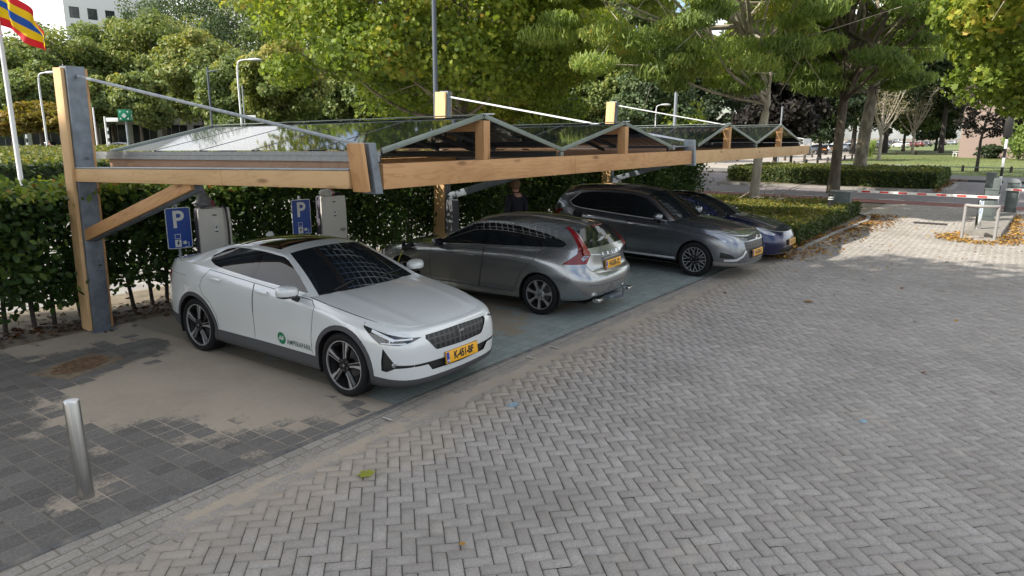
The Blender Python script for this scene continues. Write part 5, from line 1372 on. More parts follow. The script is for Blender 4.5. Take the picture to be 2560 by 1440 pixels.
bag('plastic_bag', 5.98, 10.02, 1.645, 'grey plastic bag knotted into a spike on top of the strapped charging station', GREYBAG, (.17, .13, .13), .22, 3)
bag('plastic_bag', 8.30, 9.98, 1.66, 'white plastic bag with red tape on top of the charging station lettered ecotap', WHITEBAG, (.15, .12, .13), 0, 5)
bag('plastic_bag', 8.52, 10.02, 1.66, 'black plastic bag lying beside the white bag on the charging station', BLACK, (.12, .10, .07), 0, 8, tape=False)
def wallbox(x, y, z, label, led):
    t = thing('wall_charger', label, 'charging station', (x, y, z), R(78), 'dark wall chargers on the carport posts')
    P = rounded([(-.10, -.36), (.10, -.36), (.115, .20), (.10, .36), (-.10, .36), (-.115, .20)], .05, 4)
    b = MB().prism([(p[0], 0, p[1]) for p in P], (0, -.19, 0)); bmesh.ops.bevel(b.bm, geom=[e for e in b.bm.edges if e.calc_face_angle(0) > .8], offset=.02, segments=2, affect='EDGES')
    b.build('housing', mat('slate_plastic', (.10, .105, .12), .4), t)
    f = MB().box((0, -.197, .10), (.10, .012, .40), bevel=.004).build('front_panel', mat('panel_grey', (.22, .23, .25), .35), t)
    MB().box((0, -.205, .22), (.085, .006, .11), bevel=.002).build('display', mat('pale_display', (.33, .35, .38), .25), t)
    s = MB().lathe([(.062, 0), (.062, -.03), (.05, -.036), (.001, -.034)], 24, 'Y', (0, -.19, -.20)).build('socket', BLACK, t)
    if led:
        m = MB()
        for a in (100, 130, 250, 275, 300, 325): m.lathe([(.006, 0), (.006, -.006), (.001, -.007)], 8, 'Y', (.056*math.cos(R(a)), -.225, -.20+.056*math.sin(R(a))))
        m.build('indicator_lamp', mat('green_led', (.1, .8, .45), .4, emit=((.1, 1., .55), 1.6)), t)
    return t
wallbox(11.80, 10.10, .98, 'dark wall charger with a ring of green lights on the second carport post', True)
wallbox(19.85, 10.15, 1.02, 'dark wall charger on the far carport post behind the tall SUV', False)
# charging leads
LIME = mat('lime_cable', (.42, .40, .05), .5)
def cable(name, pts, label, r=.011, m=LIME):
    c = crom(pts, 8); return tag(MB().tube([Vector(p) for p in c], r, 7).build(name, m), label, 'cable')
ME = Matrix.Translation((9.665, 8.586, 0)) @ Matrix.Rotation(R(92), 4, 'Z')
def EW(p): return ME @ Vector(p)
pl = thing('charging_plug', 'black charging plug pushed into the wing of the silver estate', 'plug', EW((-.15, .93, .845)), R(92))
MB().lathe([(.055, 0), (.055, .05), (.042, .09), (.03, .10), (.001, .10)], 18, 'Y').build('plug_body', BLACK, pl)
MB().box((0, .12, -.02), (.06, .10, .06), rot=Matrix.Rotation(R(25), 3, 'X'), bevel=.015).build('grip', BLACK, pl)
cable('charging_cable', [EW((-.15, 1.10, .80)), EW((-.10, 1.16, .62)), EW((-.02, 1.14, .35)), EW((.1, 1.15, .06)), EW((.6, 1.25, .02)), EW((1.2, 1.5, .02)), (10.4, 10.0, .02), (11.3, 10.2, .05), (11.55, 10.15, .45), (11.62, 10.12, .72)], 'thin lime charging lead hanging from the wing of the silver estate')
# ---------------------------------------------------------------- man between the cars
SKIN = mat('skin', (.50, .27, .19), .5, noise=(20, .08)); HAIR = mat('sandy_hair', (.17, .095, .042), .6, noise=(60, .35)); NAVY = mat('navy_wool', (.014, .014, .024), .85, noise=(40, .3)); JEANS = mat('dark_denim', (.02, .024, .04), .8)
def skin(name, verts, edges, radii, m, parent, sub=2, root=0, loc=None, rot=None):
    me = bpy.data.meshes.new(name); me.from_pydata(verts, edges, []); o = link(name, me, m, parent, loc, rot)
    md = o.modifiers.new('skin', 'SKIN'); md.use_smooth_shade = True
    sv = me.skin_vertices[0].data
    for i, r_ in enumerate(radii): sv[i].radius = r_ if isinstance(r_, tuple) else (r_, r_)
    for s_ in sv: s_.use_root = False
    sv[root].use_root = True
    if sub: o.modifiers.new('sub', 'SUBSURF').levels = sub; o.modifiers[-1].render_levels = sub
    return o
def build_man(x, y, rz):
    t = thing('person', 'person in a dark navy jacket with curly sandy hair, standing between the two grey cars', 'person', (x, y, 0), rz)
    # faces +y locally; body first, as one continuous skin
    V = [(0, 0, .95), (0, .0, 1.12), (0, -.01, 1.30), (0, -.02, 1.44), (0, .0, 1.53), (0, .015, 1.60), (0, .02, 1.66), (0, .012, 1.74),
         (.19, -.02, 1.43), (.25, -.03, 1.16), (.27, .06, .93), (.275, .09, .86), (-.19, -.02, 1.43), (-.25, -.03, 1.16), (-.27, .06, .93), (-.275, .09, .86),
         (.10, 0, .90), (.11, .01, .50), (.115, -.02, .09), (.12, .14, .04), (-.10, 0, .90), (-.11, .01, .50), (-.115, -.02, .09), (-.12, .14, .04)]
    E = [(0, 1), (1, 2), (2, 3), (3, 4), (4, 5), (5, 6), (6, 7), (3, 8), (8, 9), (9, 10), (10, 11), (3, 12), (12, 13), (13, 14), (14, 15), (0, 16), (16, 17), (17, 18), (18, 19), (0, 20), (20, 21), (21, 22), (22, 23)]
    Rr = [(.15, .11), (.145, .105), (.165, .12), (.15, .10), (.058, .06), (.075, .09), (.085, .105), (.075, .09), .062, .047, .036, .034, .062, .047, .036, .034, .085, .06, .042, .035, .085, .06, .042, .035]
    hd = -.75
    b = skin('body', V, E, Rr, SKIN, t)
    def turn(p):
        c, s = math.cos(hd), math.sin(hd); return (p[0]*c-p[1]*s, p[0]*s+p[1]*c+.015, p[2])
    # jacket over torso and sleeves, trousers over legs
    k = lambda r_, d: tuple(a+d for a in r_) if isinstance(r_, tuple) else r_+d
    ji = [0, 1, 2, 3, 8, 9, 10, 12, 13, 14]; mp = {a: i for i, a in enumerate(ji)}
    jv = [V[i] for i in ji]+[(0, .0, .82), (0, .0, 1.515)]; je = [(mp[a], mp[b_]) for a, b_ in E if a in mp and b_ in mp]+[(0, 10), (3, 11)]
    skin('jacket', jv, je, [k(Rr[i], .022) for i in ji]+[(.175, .13), (.075, .075)], NAVY, t)
    li = [0, 16, 17, 18, 20, 21, 22]; mp = {a: i for i, a in enumerate(li)}
    skin('trousers', [V[i] for i in li], [(mp[a], mp[b_]) for a, b_ in E if a in mp and b_ in mp], [k(Rr[i], .018) for i in li], JEANS, t)
    for sd in (1, -1): skin('shoe', [(.115*sd, -.04, .05), (.118*sd, .06, .045), (.12*sd, .17, .04)], [(0, 1), (1, 2)], [(.045, .05), (.048, .04), (.042, .032)], BLACK, t)
    # hands: palm, four fingers and a thumb each
    for sd in (1, -1):
        W = Vector((.275*sd, .09, .86)); hv = [tuple(W), tuple(W+Vector((0, .015, -.05)))]; he = [(0, 1)]; hr = [(.026, .02), (.030, .018)]
        for i, (dx, L) in enumerate(((.024, .07), (.008, .08), (-.008, .075), (-.023, .06))):
            n0 = len(hv); a = W+Vector((0, dx+.015, -.085)); hv += [tuple(a), tuple(a+Vector((-.006*sd, .004, -L*.45))), tuple(a+Vector((-.022*sd, .006, -L*.85)))]; he += [(1, n0), (n0, n0+1), (n0+1, n0+2)]; hr += [.011, .009, .0075]
        n0 = len(hv); a = W+Vector((-.006*sd, .045, -.045)); hv += [tuple(a), tuple(a+Vector((-.014*sd, .012, -.035)))]; he += [(1, n0), (n0, n0+1)]; hr += [.012, .009]
        skin('hand', hv, he, hr, SKIN, t, 1)
    # face: nose, ears, brows, eyes, mouth; hair with curls
    f = MB(); f.lathe([(.001, .0), (.014, .012), (.017, .03), (.008, .052), (.001, .055)], 10, 'Z', turn((0, .125, 1.625)))
    f.build('nose', SKIN, t)
    for sd in (1, -1):
        e = bmesh.new(); bmesh.ops.create_icosphere(e, subdivisions=2, radius=1, matrix=Matrix.Translation(turn((.085*sd, .0, 1.655))) @ Matrix.Rotation(hd, 4, 'Z') @ Matrix.Diagonal((.012, .022, .034, 1))); finish('ear', e, SKIN, t, smooth=3)
        e = bmesh.new(); bmesh.ops.create_icosphere(e, subdivisions=2, radius=1, matrix=Matrix.Translation(turn((.034*sd, .104, 1.672))) @ Matrix.Diagonal((.012, .012, .010, 1))); finish('eye', e, SIGNK, t, smooth=3)
        rbox('eyebrow', turn((.034*sd, .111, 1.695)), (.034, .012, .008), HAIR, t, .003, Matrix.Rotation(hd, 3, 'Z'))
    rbox('mouth', turn((0, .112, 1.60)), (.042, .012, .010), mat('lips', (.36, .13, .11), .5), t, .004, Matrix.Rotation(hd, 3, 'Z'))
    bm = bmesh.new(); bmesh.ops.create_icosphere(bm, subdivisions=5, radius=1)
    dl = [v for v in bm.verts if v.co.z < -.8 or (v.co.z < -.35 and v.co.y > -.15) or (v.co.y > .45 and v.co.z < .40) or (abs(v.co.x) > .75 and v.co.z < -.1 and v.co.y > -.1)]
    bmesh.ops.delete(bm, geom=dl, context='VERTS')
    for v in bm.verts:
        p = v.co; n_ = math.sin(p.x*17+p.z*11)*math.sin(p.y*19+2)*.05+math.sin(p.z*31+p.y*23)*.03
        q = Vector((p.x*.107, p.y*.124-.006, p.z*.118))*(1+n_+max(0, p.z)*.12); q = Vector(turn((q.x, q.y, 0))+()) + Vector((0, 0, 1.70+q.z)) if False else Vector((*turn((q.x, q.y, 0))[:2], 1.695+q.z)); v.co = q
    finish('hair', bm, HAIR, t, smooth=2)
    m = MB(); m.tube([turn((.05*math.cos(a)*1.5, .05*math.sin(a)*1.5-.01, 1.535+.01*math.sin(a))) for a in np.linspace(0, 2*PI, 17)], .017, 8); m.build('collar', NAVY, t)
    return t
build_man(12.45, 8.75, R(-20))
# ---------------------------------------------------------------- barrier, guard rails, cabinets at the gate
ARMW = mat('arm_white', (.74, .73, .71), .35); ARMR = mat('arm_red', (.52, .035, .03), .35)
def barrier(x, y, w, d, h, arm_z, L, sgn, label, n0, cat='barrier'):
    t = thing('car_park_barrier', label, cat, (x, y, 0), 0, 'barriers at the gate')
    b = MB().box((0, 0, .14+h/2), (d, w, h), bevel=.015).build('cabinet', GREYBOX, t)
    MB().box((0, 0, .14+h+.012), (d+.04, w+.04, .03), bevel=.008).build('lid', GREYBOX, t)
    MB().box((d/2*0-.0, -w/2*0, .5), (.001, .001, .001))
    MB().box((-d/2-.006, 0, .55), (.012, w*.7, h*.55), bevel=.004).build('service_door', GREYBOX, t)
    a0, a1 = -.22*sgn, L*sgn
    m = MB(); q = MB()
    xo = -d/2-.06
    A = MB().box((xo, (a0+a1)/2, arm_z), (.05, abs(a1-a0), .085), bevel=.012).build('arm', ARMW, t)
    s = MB()
    for k in range(n0): s.box((xo, a1-sgn*(.0+.27+k*.56), arm_z), (.054, .27, .060), bevel=.004)
    s.build('red_stripe', ARMR, A)
    MB().lathe([(.07, 0), (.07, -.08), (.001, -.085)], 16, 'X', (-d/2+.03, 0, arm_z)).build('hinge', BLACK, t)
    return t
barrier(27.05, .50, .34, .30, .98, .89, 3.85, 1, 'red and white striped barrier arm with a grey cabinet, closing the lane', 7)
barrier(30.6, -.05, .36, .34, 1.02, .94, 3.2, -1, 'second barrier behind the access pillars, its arm pointing out of the picture', 6)
TUBEG = mat('grey_powder_coat', (.27, .265, .26), .45)
def hoop(x0, y0, x1, y1, h, label, m):
    P = [(x0, y0, 0), (x0, y0, h*.72), (x0, y0, h*.93)]; a, b = Vector((x0, y0)), Vector((x1, y1)); bow = Vector((-1, 0))*.16
    for k in range(9):
        s_ = k/8; q = a+(b-a)*s_+bow*math.sin(PI*s_)*.9; P.append((q.x, q.y, h))
    P += [(x1, y1, h*.93), (x1, y1, h*.72), (x1, y1, 0)]
    c = crom(P, 3); return tag(MB().tube([Vector(p) for p in c], .042, 12).build('guard_rail', m), label, 'guard rail')
hoop(22.75, .95, 22.78, .20, .93, 'grey bowed guard rail standing in orange leaves before the barrier island', TUBEG)
hoop(31.5, .05, 31.55, -.55, .98, 'dark guard rail behind the tall cabinet at the far end of the island', POLEGREY)
t = thing('chrome_bollard', 'shiny steel bollard between the guard rail and the grey cabinet', 'bollard', (24.3, .66, .14))
MB().lathe([(.001, .82), (.07, .82), (.075, .81), (.075, 0)], 24).build('tube', CHROME, t, smooth=.5); MB().lathe([(.09, 0), (.09, .02), (.075, .025)], 24).build('foot', SATIN, t)
t = thing('access_pillar', 'tall grey access pillar with a slot, between the two barriers', 'access pillar', (28.9, .42, .14))
MB().box((0, 0, .62), (.95, .20, 1.24), bevel=.012).build('housing', GREYBOX, t); MB().box((-.30, -.0, .98), (.10, .21, .18), bevel=.004).build('card_slot', BLACK, t)
t = thing('access_pillar', 'narrow grey pillar standing just left of the slotted access pillar', 'access pillar', (29.9, .62, .14))
MB().box((0, 0, .68), (.22, .30, 1.36), bevel=.012).build('housing', GREYBOX, t); MB().box((0, 0, 1.37), (.25, .33, .03), bevel=.006).build('lid', GREYBOX, t)
t = thing('sign_board', 'pale metal sign seen from its blank back, rounded at the top', 'sign', (32.0, .0, 0))
P = [(-.28, .35), (.28, .35), (.28, 1.05)]+arc(.08, 1.05, .20, 0, 90, 6)+[(-.28, 1.25)]
MB().prism([(0, -p[0], p[1]) for p in P], (.02, 0, 0)).build('sign_plate', mat('bare_aluminium', (.40, .42, .44), .45, .5, noise=(4, .1)), t, smooth=0); MB().tube([(.05, 0, 0), (.05, 0, 1.2)], .03, 8).build('pole', GALV, t)
t = thing('traffic_light', 'traffic light turned away on a black and white banded pole behind the cabinets', 'traffic light', (36.0, .42, 0))
for k in range(9): MB().lathe([(.055, 0), (.055, .38)], 14, 'Z', (0, 0, k*.38), ).build('pole_band', SIGNK if k % 2 else SIGNW, t)
MB().box((0, 0, 3.15), (.22, .30, .85), bevel=.05).build('lamp_head', BLACK, t)
for z in (2.9, 3.15, 3.4): MB().lathe([(.09, 0), (.11, .12)], 14, 'X', (.11, 0, z)).build('visor', BLACK, t)
t = thing('utility_cabinet', 'grey green utility cabinet half grown into the clipped corner bed', 'cabinet', (26.3, 4.75, 0))
MB().box((0, 0, .44), (.42, .62, .88), bevel=.012).build('housing', GREYBOX, t); MB().box((0, 0, .90), (.48, .68, .04), bevel=.008).build('lid', mat('cabinet_lid', (.22, .23, .225), .5), t); MB().box((-.212, 0, .42), (.008, .5, .7), bevel=.002).build('door', GREYBOX, t)
t = thing('bollard_light', 'black bollard with two white bands beside the utility cabinet', 'bollard', (24.6, 4.75, 0))
MB().lathe([(.001, .92), (.07, .92), (.085, .90), (.085, 0)], 18).build('post', BLACK, t, smooth=.5); MB().lathe([(.087, .80), (.087, .83)], 18).build('band', SIGNW, t); MB().lathe([(.087, .735), (.087, .765)], 18).build('band', SIGNW, t)
t = thing('gully_grate', 'dark iron gully grating in the lane before the barrier', 'drain grate', (26.2, 2.0, .006))
mb = MB().box((0, 0, -.006), (.5, .95, .02))
for k in range(12): mb.box((0, -.40+k*.073, .006), (.42, .04, .008))
mb.build('grating', mat('iron', (.04, .036, .034), .7, .3), t, smooth=0)
# ---------------------------------------------------------------- leaves, hedges and trees
def leaf_shape(kind):
    if kind == 'plane':
        r_ = [1, .55, .88, .5, .72, .38, .45, .38, .72, .5, .88, .55]; a = [90, 112, 135, 160, 185, 215, 270, 325, 355, 20, 45, 68]
        return np.array([(q*math.cos(R(b))*.5, q*math.sin(R(b))*.5, 0) for q, b in zip(r_, a)])
    if kind == 'beech':
        return np.array([(0, -.5, 0), (.22, -.28, .02), (.29, 0, .03), (.2, .3, .02), (0, .5, 0), (-.2, .3, .02), (-.29, 0, .03), (-.22, -.28, .02)])
    if kind == 'frond':
        P = []
        for k in range(7): y = -.5+k/6; P.append((.085*math.sin(PI*(k+.8)/7.6)+.015, y, -.10*(y+.5)**2))
        return np.array(P+[(-p[0], p[1]+.03, p[2]) for p in P[::-1]])
    return np.array([(0, -.5, 0), (.34, -.1, .04), (.2, .38, 0), (-.12, .5, .02), (-.36, .05, .03)])
def leaves(name, pos, nrm, size, shape, m, parent=None, tint=None, jit=.9, droop=None, r=None):
    """one mesh of many small leaves; nrm = preferred facing, jit = how far each strays from it"""
    r = r or rng; n = len(pos); sh = leaf_shape(shape); k = len(sh)
    N = np.asarray(nrm, float)+r.normal(0, jit, (n, 3)); N /= np.linalg.norm(N, axis=1)[:, None]
    T = r.normal(0, 1, (n, 3))
    if droop is not None: T = T*.45+np.array(droop)
    T -= (T*N).sum(1)[:, None]*N; T /= np.linalg.norm(T, axis=1)[:, None]; B = np.cross(T, N)
    s = (size*(r.uniform(.6, 1.35, n)))[:, None, None] if np.isscalar(size) else (size*r.uniform(.7, 1.3, n))[:, None, None]
    V = pos[:, None, :]+s*(B[:, None, :]*sh[None, :, 0:1]+T[:, None, :]*sh[None, :, 1:2]+N[:, None, :]*sh[None, :, 2:3])
    me = bpy.data.meshes.new(name); me.vertices.add(n*k); me.vertices.foreach_set('co', V.reshape(-1).astype(np.float32))
    me.loops.add(n*k); me.loops.foreach_set('vertex_index', np.arange(n*k, dtype=np.int32))
    me.polygons.add(n); me.polygons.foreach_set('loop_start', np.arange(n, dtype=np.int32)*k); me.polygons.foreach_set('loop_total', np.full(n, k, np.int32))
    a = me.attributes.new('tint', 'FLOAT', 'FACE'); a.data.foreach_set('value', np.clip(tint if tint is not None else r.uniform(0, 1, n), 0, 1).astype(np.float32))
    me.update(); me.validate()
    return link(name, me, m, parent)
L_PLANE = leafmat('plane_leaf', [(0, (.075, .115, .022)), (.3, (.15, .215, .035)), (.6, (.26, .325, .05)), (.85, (.42, .42, .07)), (1, (.48, .32, .055))])
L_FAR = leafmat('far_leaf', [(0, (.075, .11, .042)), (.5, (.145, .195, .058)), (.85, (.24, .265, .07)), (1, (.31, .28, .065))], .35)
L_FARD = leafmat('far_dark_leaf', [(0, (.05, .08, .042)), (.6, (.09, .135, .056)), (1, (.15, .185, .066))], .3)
L_LOC = leafmat('locust_leaf', [(0, (.14, .20, .075)), (.35, (.25, .335, .11)), (.7, (.38, .44, .14)), (.92, (.52, .47, .13)), (1, (.58, .37, .08))], .58)
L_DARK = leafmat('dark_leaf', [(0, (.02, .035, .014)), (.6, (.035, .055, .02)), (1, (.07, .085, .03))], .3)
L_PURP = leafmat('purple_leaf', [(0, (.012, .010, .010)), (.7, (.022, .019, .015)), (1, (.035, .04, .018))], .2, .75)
L_BEECH = leafmat('beech_leaf', [(0, (.024, .052, .016)), (.4, (.048, .092, .022)), (.7, (.14, .205, .032)), (.9, (.27, .28, .045)), (1, (.26, .12, .04))], .42)
L_BOX = leafmat('groundcover_leaf', [(0, (.03, .052, .016)), (.45, (.07, .10, .025)), (.75, (.16, .175, .04)), (1, (.30, .24, .055))], .4)
L_YEL = leafmat('yellow_leaf', [(0, (.10, .10, .02)), (.5, (.19, .155, .025)), (1, (.30, .19, .03))], .45)
L_DEAD = leafmat('pale_leaf', [(0, (.12, .115, .06)), (1, (.22, .19, .10))], .3)
BARK = mat('grey_brown_bark', (.095, .078, .055), .9, noise=(5, .35, (1, 1, .3)), bump=(18, .6)); BARKP = mat('pale_bark', (.34, .31, .25), .85, noise=(4, .3, (1, 1, .25)), bump=(14, .5)); BARKD = mat('dark_bark', (.05, .042, .035), .9, noise=(5, .3)); BARKW = mat('bleached_bark', (.33, .29, .235), .9, noise=(6, .2))
def bark_plane():
    m, nt, p, out = newmat('plane_bark'); g = NT(nt); v = g.coord('Object', (1, 1, .5)); n = g.noise(v, 3.2, 3, .5)
    c = g.ramp(n, [(.3, (.10, .085, .06)), (.48, (.17, .145, .105)), (.6, (.27, .24, .18)), (.75, (.34, .31, .24))]); g.set(p.inputs['Base Color'], c); p.inputs['Roughness'].default_value = .85
    g.set(p.inputs['Normal'], g.bump(g.noise(g.coord('Object'), 20, 4, .6), .4, .02)); return m
BARKPL = bark_plane()
def crown_points(n, c, rad, r, clumps=60, cr=.24, hollow=.45, flat=0., cut=None):
    """leaf positions in clumps set through an ellipsoid; returns points, outward normals, clump centres, clump tone"""
    c, rad = np.array(c, float), np.array(rad, float)
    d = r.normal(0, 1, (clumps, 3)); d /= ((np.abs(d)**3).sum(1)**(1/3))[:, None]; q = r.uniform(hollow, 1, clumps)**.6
    C = d*q[:, None]*(1-cr*.6)
    if cut is not None: C = C[cut(c+C*rad)]
    m = len(C); tone = r.normal(0, .13, m); k = r.integers(0, m, n); sz = r.uniform(.6, 1.3, m)*cr
    g = r.normal(0, 1, (n, 3)); g /= np.linalg.norm(g, axis=1)[:, None]; rr = r.uniform(.15, 1, n)**.45
    off = g*(rr*sz[k])[:, None]*np.array([1.15, 1.15, .8-flat*.5]); P = (C[k]+off)
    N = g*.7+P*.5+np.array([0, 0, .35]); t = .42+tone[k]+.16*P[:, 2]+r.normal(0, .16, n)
    return c+P*rad, N, c+C*rad, t
def tree(name, label, base, trunk_h, r0, crown_c, crown_r, n, lsize, shape, lm, bm_, clumps=60, cr=.24, seed=1, group=None, lean=(0, 0), limbs=26, hollow=.45, tshift=0., droop=None, jit=.9, flat=0., cut=None, cat='tree', twig=.02):
    r = np.random.default_rng(seed); t = thing(name, label, cat, base, 0, group); b = np.array(base, float); cc = np.array(crown_c, float)-b
    P, N, C, tint = crown_points(n, cc, crown_r, r, clumps, cr, hollow, flat, (lambda q: cut(q+b)) if cut else None)
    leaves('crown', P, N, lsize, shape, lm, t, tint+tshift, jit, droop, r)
    mb = MB(); fork = np.array([lean[0], lean[1], trunk_h]); top = cc+np.array([0, 0, crown_r[2]*.35])
    pts = [np.zeros(3), fork*np.array([.2, .2, .35]), fork*np.array([.6, .6, .7]), fork, fork+(top-fork)*.5, top]
    c = crom(pts, 4); L = len(c); rad = [r0*(1.18 if i < 2 else 1-.28*min(1, i/12)) if i <= 12 else r0*.72*(1-(i-12)/(L-11)*.8) for i in range(L)]
    mb.tube([Vector(p) for p in c], rad, 12)
    for k in range(min(limbs, len(C))):
        e = C[k]; s_ = r.uniform(.55, 1.0) if k < 7 else r.uniform(.0, .8); o = c[12] if k < 6 else c[min(L-2, 12+int(s_*(L-14)))]; o = c[min(L-2, max(9, 11+int(s_*(L-14))))]
        mid = o+(e-o)*.5+np.array([0, 0, -.06*np.linalg.norm(e-o)])+r.normal(0, .05*np.linalg.norm(e-o), 3)
        q = crom([o, mid, e], 4); w0 = r0*r.uniform(.22, .5)
        mb.tube([Vector(p) for p in q], [max(.012, w0*(1-.85*i/(len(q)-1))) for i in range(len(q))], 6)
        for h in range(3):
            j = q[r.integers(4, len(q))]; f = j+r.normal(0, 1, 3)*np.array(crown_r)*.16; mb.tube([Vector(j), Vector((j+f)/2+np.array([0, 0, -.03])), Vector(f)], [max(.012, w0*.22), twig*.8, twig*.4], 4)
    mb.build('trunk', bm_, t, smooth=1.2)
    return t
# the tall beech hedge behind the bays, with its stems
def hedge1():
    r = np.random.default_rng(11); t = thing('beech_hedge', 'tall dark beech hedge with bare stems and gaps, running behind the carport and chargers', 'hedge', (8, 11.4, 0))
    n = 175000; x = r.uniform(-2, 29.5, n); f = r.uniform(0, 1, n)
    yc = 11.25+.12*np.sin(x*1.7)+.006*(x-4)-.35*np.exp(-((x-1)/3.0)**2); y = yc+r.normal(0, .34, n)
    z = .25+1.72*f**.8; near = r.uniform(0, 1, n)
    # thin out in ragged patches so the light ground behind shows
    h = np.sin(x*2.3+1)*np.sin(z*3.1+x*.7)+.7*np.sin(x*5.1+z*2.0)*np.sin(z*5.7+2)+.5*np.sin(x*9.7)*np.sin(z*8.3)
    keep = (r.uniform(0, 1, n) < np.clip(.72+.40*h+.45*(z > 1.5)-.38*(z < .45), .12, 1)*(.80+.20*(x < 5.2)))
    x, y, z = x[keep], y[keep], z[keep]; n1 = len(x)
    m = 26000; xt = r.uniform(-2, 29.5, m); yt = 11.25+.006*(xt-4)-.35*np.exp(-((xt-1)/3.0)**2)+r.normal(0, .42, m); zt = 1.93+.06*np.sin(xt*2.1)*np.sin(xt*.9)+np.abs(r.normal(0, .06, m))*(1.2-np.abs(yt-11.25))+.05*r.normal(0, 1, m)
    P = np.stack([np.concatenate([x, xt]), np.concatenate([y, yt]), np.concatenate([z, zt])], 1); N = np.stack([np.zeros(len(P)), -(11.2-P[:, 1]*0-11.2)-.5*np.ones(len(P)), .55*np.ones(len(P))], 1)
    tint = np.concatenate([.30+.12*np.sin(x*3)*np.sin(z*4)+r.normal(0, .15, n1), .68+r.normal(0, .17, m)])  # top leaves tinted brighter: sunlight on the hedge top painted into them
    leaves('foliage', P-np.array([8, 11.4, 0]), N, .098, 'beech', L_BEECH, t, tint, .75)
    mb = MB()
    for k in range(92):
        x0 = -2+k*.345+r.normal(0, .05); y0 = 11.3+r.normal(0, .08)-.35*math.exp(-((x0-1)/3.0)**2); b = Vector((x0-8, y0-11.4, 0)); tp = b+Vector((r.normal(0, .12), r.normal(0, .1), 1.9)); md = (b+tp)/2+Vector((r.normal(0, .05), r.normal(0, .05), 0))
        mb.tube([b, md, tp], [.032, .026, .014], 6)
        for q in range(6):
            s0 = b+(tp-b)*r.uniform(.25, .95); mb.tube([s0, s0+Vector((r.normal(0, .22), r.normal(0, .15), r.uniform(.05, .4)))], [.009, .004], 4)
    mb.build('stem', BARKD, t, smooth=1)
hedge1()
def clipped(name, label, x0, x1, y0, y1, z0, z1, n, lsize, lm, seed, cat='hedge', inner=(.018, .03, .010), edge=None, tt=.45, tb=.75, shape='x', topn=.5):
    """a clipped block: dark inner body with leaves over its top and sides"""
    r = np.random.default_rng(seed); t = thing(name, label, cat, ((x0+x1)/2, (y0+y1)/2, z0)); c = np.array([(x0+x1)/2, (y0+y1)/2, z0])
    A = [(x1-x0)*(y1-y0)*topn, (x1-x0)*(z1-z0)*1.6, (y1-y0)*(z1-z0)*1.6, (y1-y0)*(z1-z0)*.6]; A = np.array(A)/sum(A); k = r.choice(4, n, p=A)
    x = r.uniform(x0, x1, n); y = r.uniform(y0, y1, n); z = z0+(z1-z0)*r.uniform(0, 1, n)**.8
    x[k == 2] = x0; x[k == 3] = x1; y[k == 1] = y0; z[k == 0] = z1
    x += r.normal(0, .05, n); y += r.normal(0, .05, n); z += r.normal(0, .03, n)+.05*np.sin(x*1.9+y)*np.sin(y*1.3-x*.4)*(k == 0)
    N = np.zeros((n, 3)); N[k == 0] = (0, -.1, 1); N[k == 1] = (0, -1, .35); N[k == 2] = (-1, 0, .35); N[k == 3] = (1, 0, .35)
    ok = np.ones(n, bool) if edge is None else np.array([edge(a, b) for a, b in zip(x, y)])
    P = np.stack([x, y, z], 1)[ok]; kk = k[ok]
    tint = np.where(kk == 0, tb, tt)+r.normal(0, .17, len(P))+.10*np.sin(P[:, 0]*.8)*np.sin(P[:, 1]*1.1)  # lighter top, darker sides: sun and shade painted into the leaf tint
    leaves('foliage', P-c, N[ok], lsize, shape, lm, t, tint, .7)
    MB().box((0, 0, (z1-z0)/2-.04), (x1-x0-.16, y1-y0-.16, z1-z0-.10)).build('shade_core', mat('hedge_shade_'+name, inner, .95, noise=(8, .4)), t)  # solid dark core: the shade inside the hedge is put into its colour
    return t
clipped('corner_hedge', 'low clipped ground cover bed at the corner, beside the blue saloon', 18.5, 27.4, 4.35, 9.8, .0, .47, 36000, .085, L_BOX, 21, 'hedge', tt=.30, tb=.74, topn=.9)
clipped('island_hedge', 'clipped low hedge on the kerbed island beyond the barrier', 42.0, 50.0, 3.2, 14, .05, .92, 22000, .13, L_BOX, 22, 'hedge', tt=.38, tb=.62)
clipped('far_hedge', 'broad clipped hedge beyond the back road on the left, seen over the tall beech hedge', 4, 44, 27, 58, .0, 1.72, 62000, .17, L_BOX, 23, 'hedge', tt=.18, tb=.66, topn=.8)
def patch_points(n, r, lo, hi, fn): 
    x = r.uniform(lo[0], hi[0], n*4); y = r.uniform(lo[1], hi[1], n*4); k = r.uniform(0, 1, n*4) < np.array([fn(a, b) for a, b in zip(x, y)]); return x[k][:n], y[k][:n]
L_FALL = leafmat('fallen_leaf', [(0, (.11, .05, .022)), (.4, (.20, .095, .03)), (.75, (.36, .19, .035)), (1, (.46, .30, .05))], .15)
L_BROWN = leafmat('brown_leaf', [(0, (.055, .028, .016)), (.6, (.11, .052, .028)), (1, (.19, .10, .04))], .1)
def litter(name, n, lo, hi, fn, size, m, seed, tint=(.5, .25), zfn=None, lump=.02):
    r = np.random.default_rng(seed); x, y = patch_points(n, r, lo, hi, fn); k = len(x); z = np.abs(r.normal(0, lump, k))+.012+(0 if zfn is None else zfn(x, y))
    o = leaves(name, np.stack([x, y, z], 1), np.tile([0, 0, 1.6], (k, 1)), size, 'x', m, None, r.normal(tint[0], tint[1], k), .45, None, r); o['kind'] = 'stuff'; return o
def band(a, b):
    lx = [17.2, 20, 22.5, 25, 27]; ly = [4.35, 4.15, 3.98, 3.7, 3.85]; c = np.interp(a, lx, ly); return math.exp(-((b-c)/.24)**2)*(.55+.45*math.sin(a*3.1)) + .12*math.exp(-((b-c+.5)/.4)**2)
litter('fallen_leaves', 5200, (16.4, 2.8), (28, 5), band, .085, L_FALL, 31, (.45, .28))
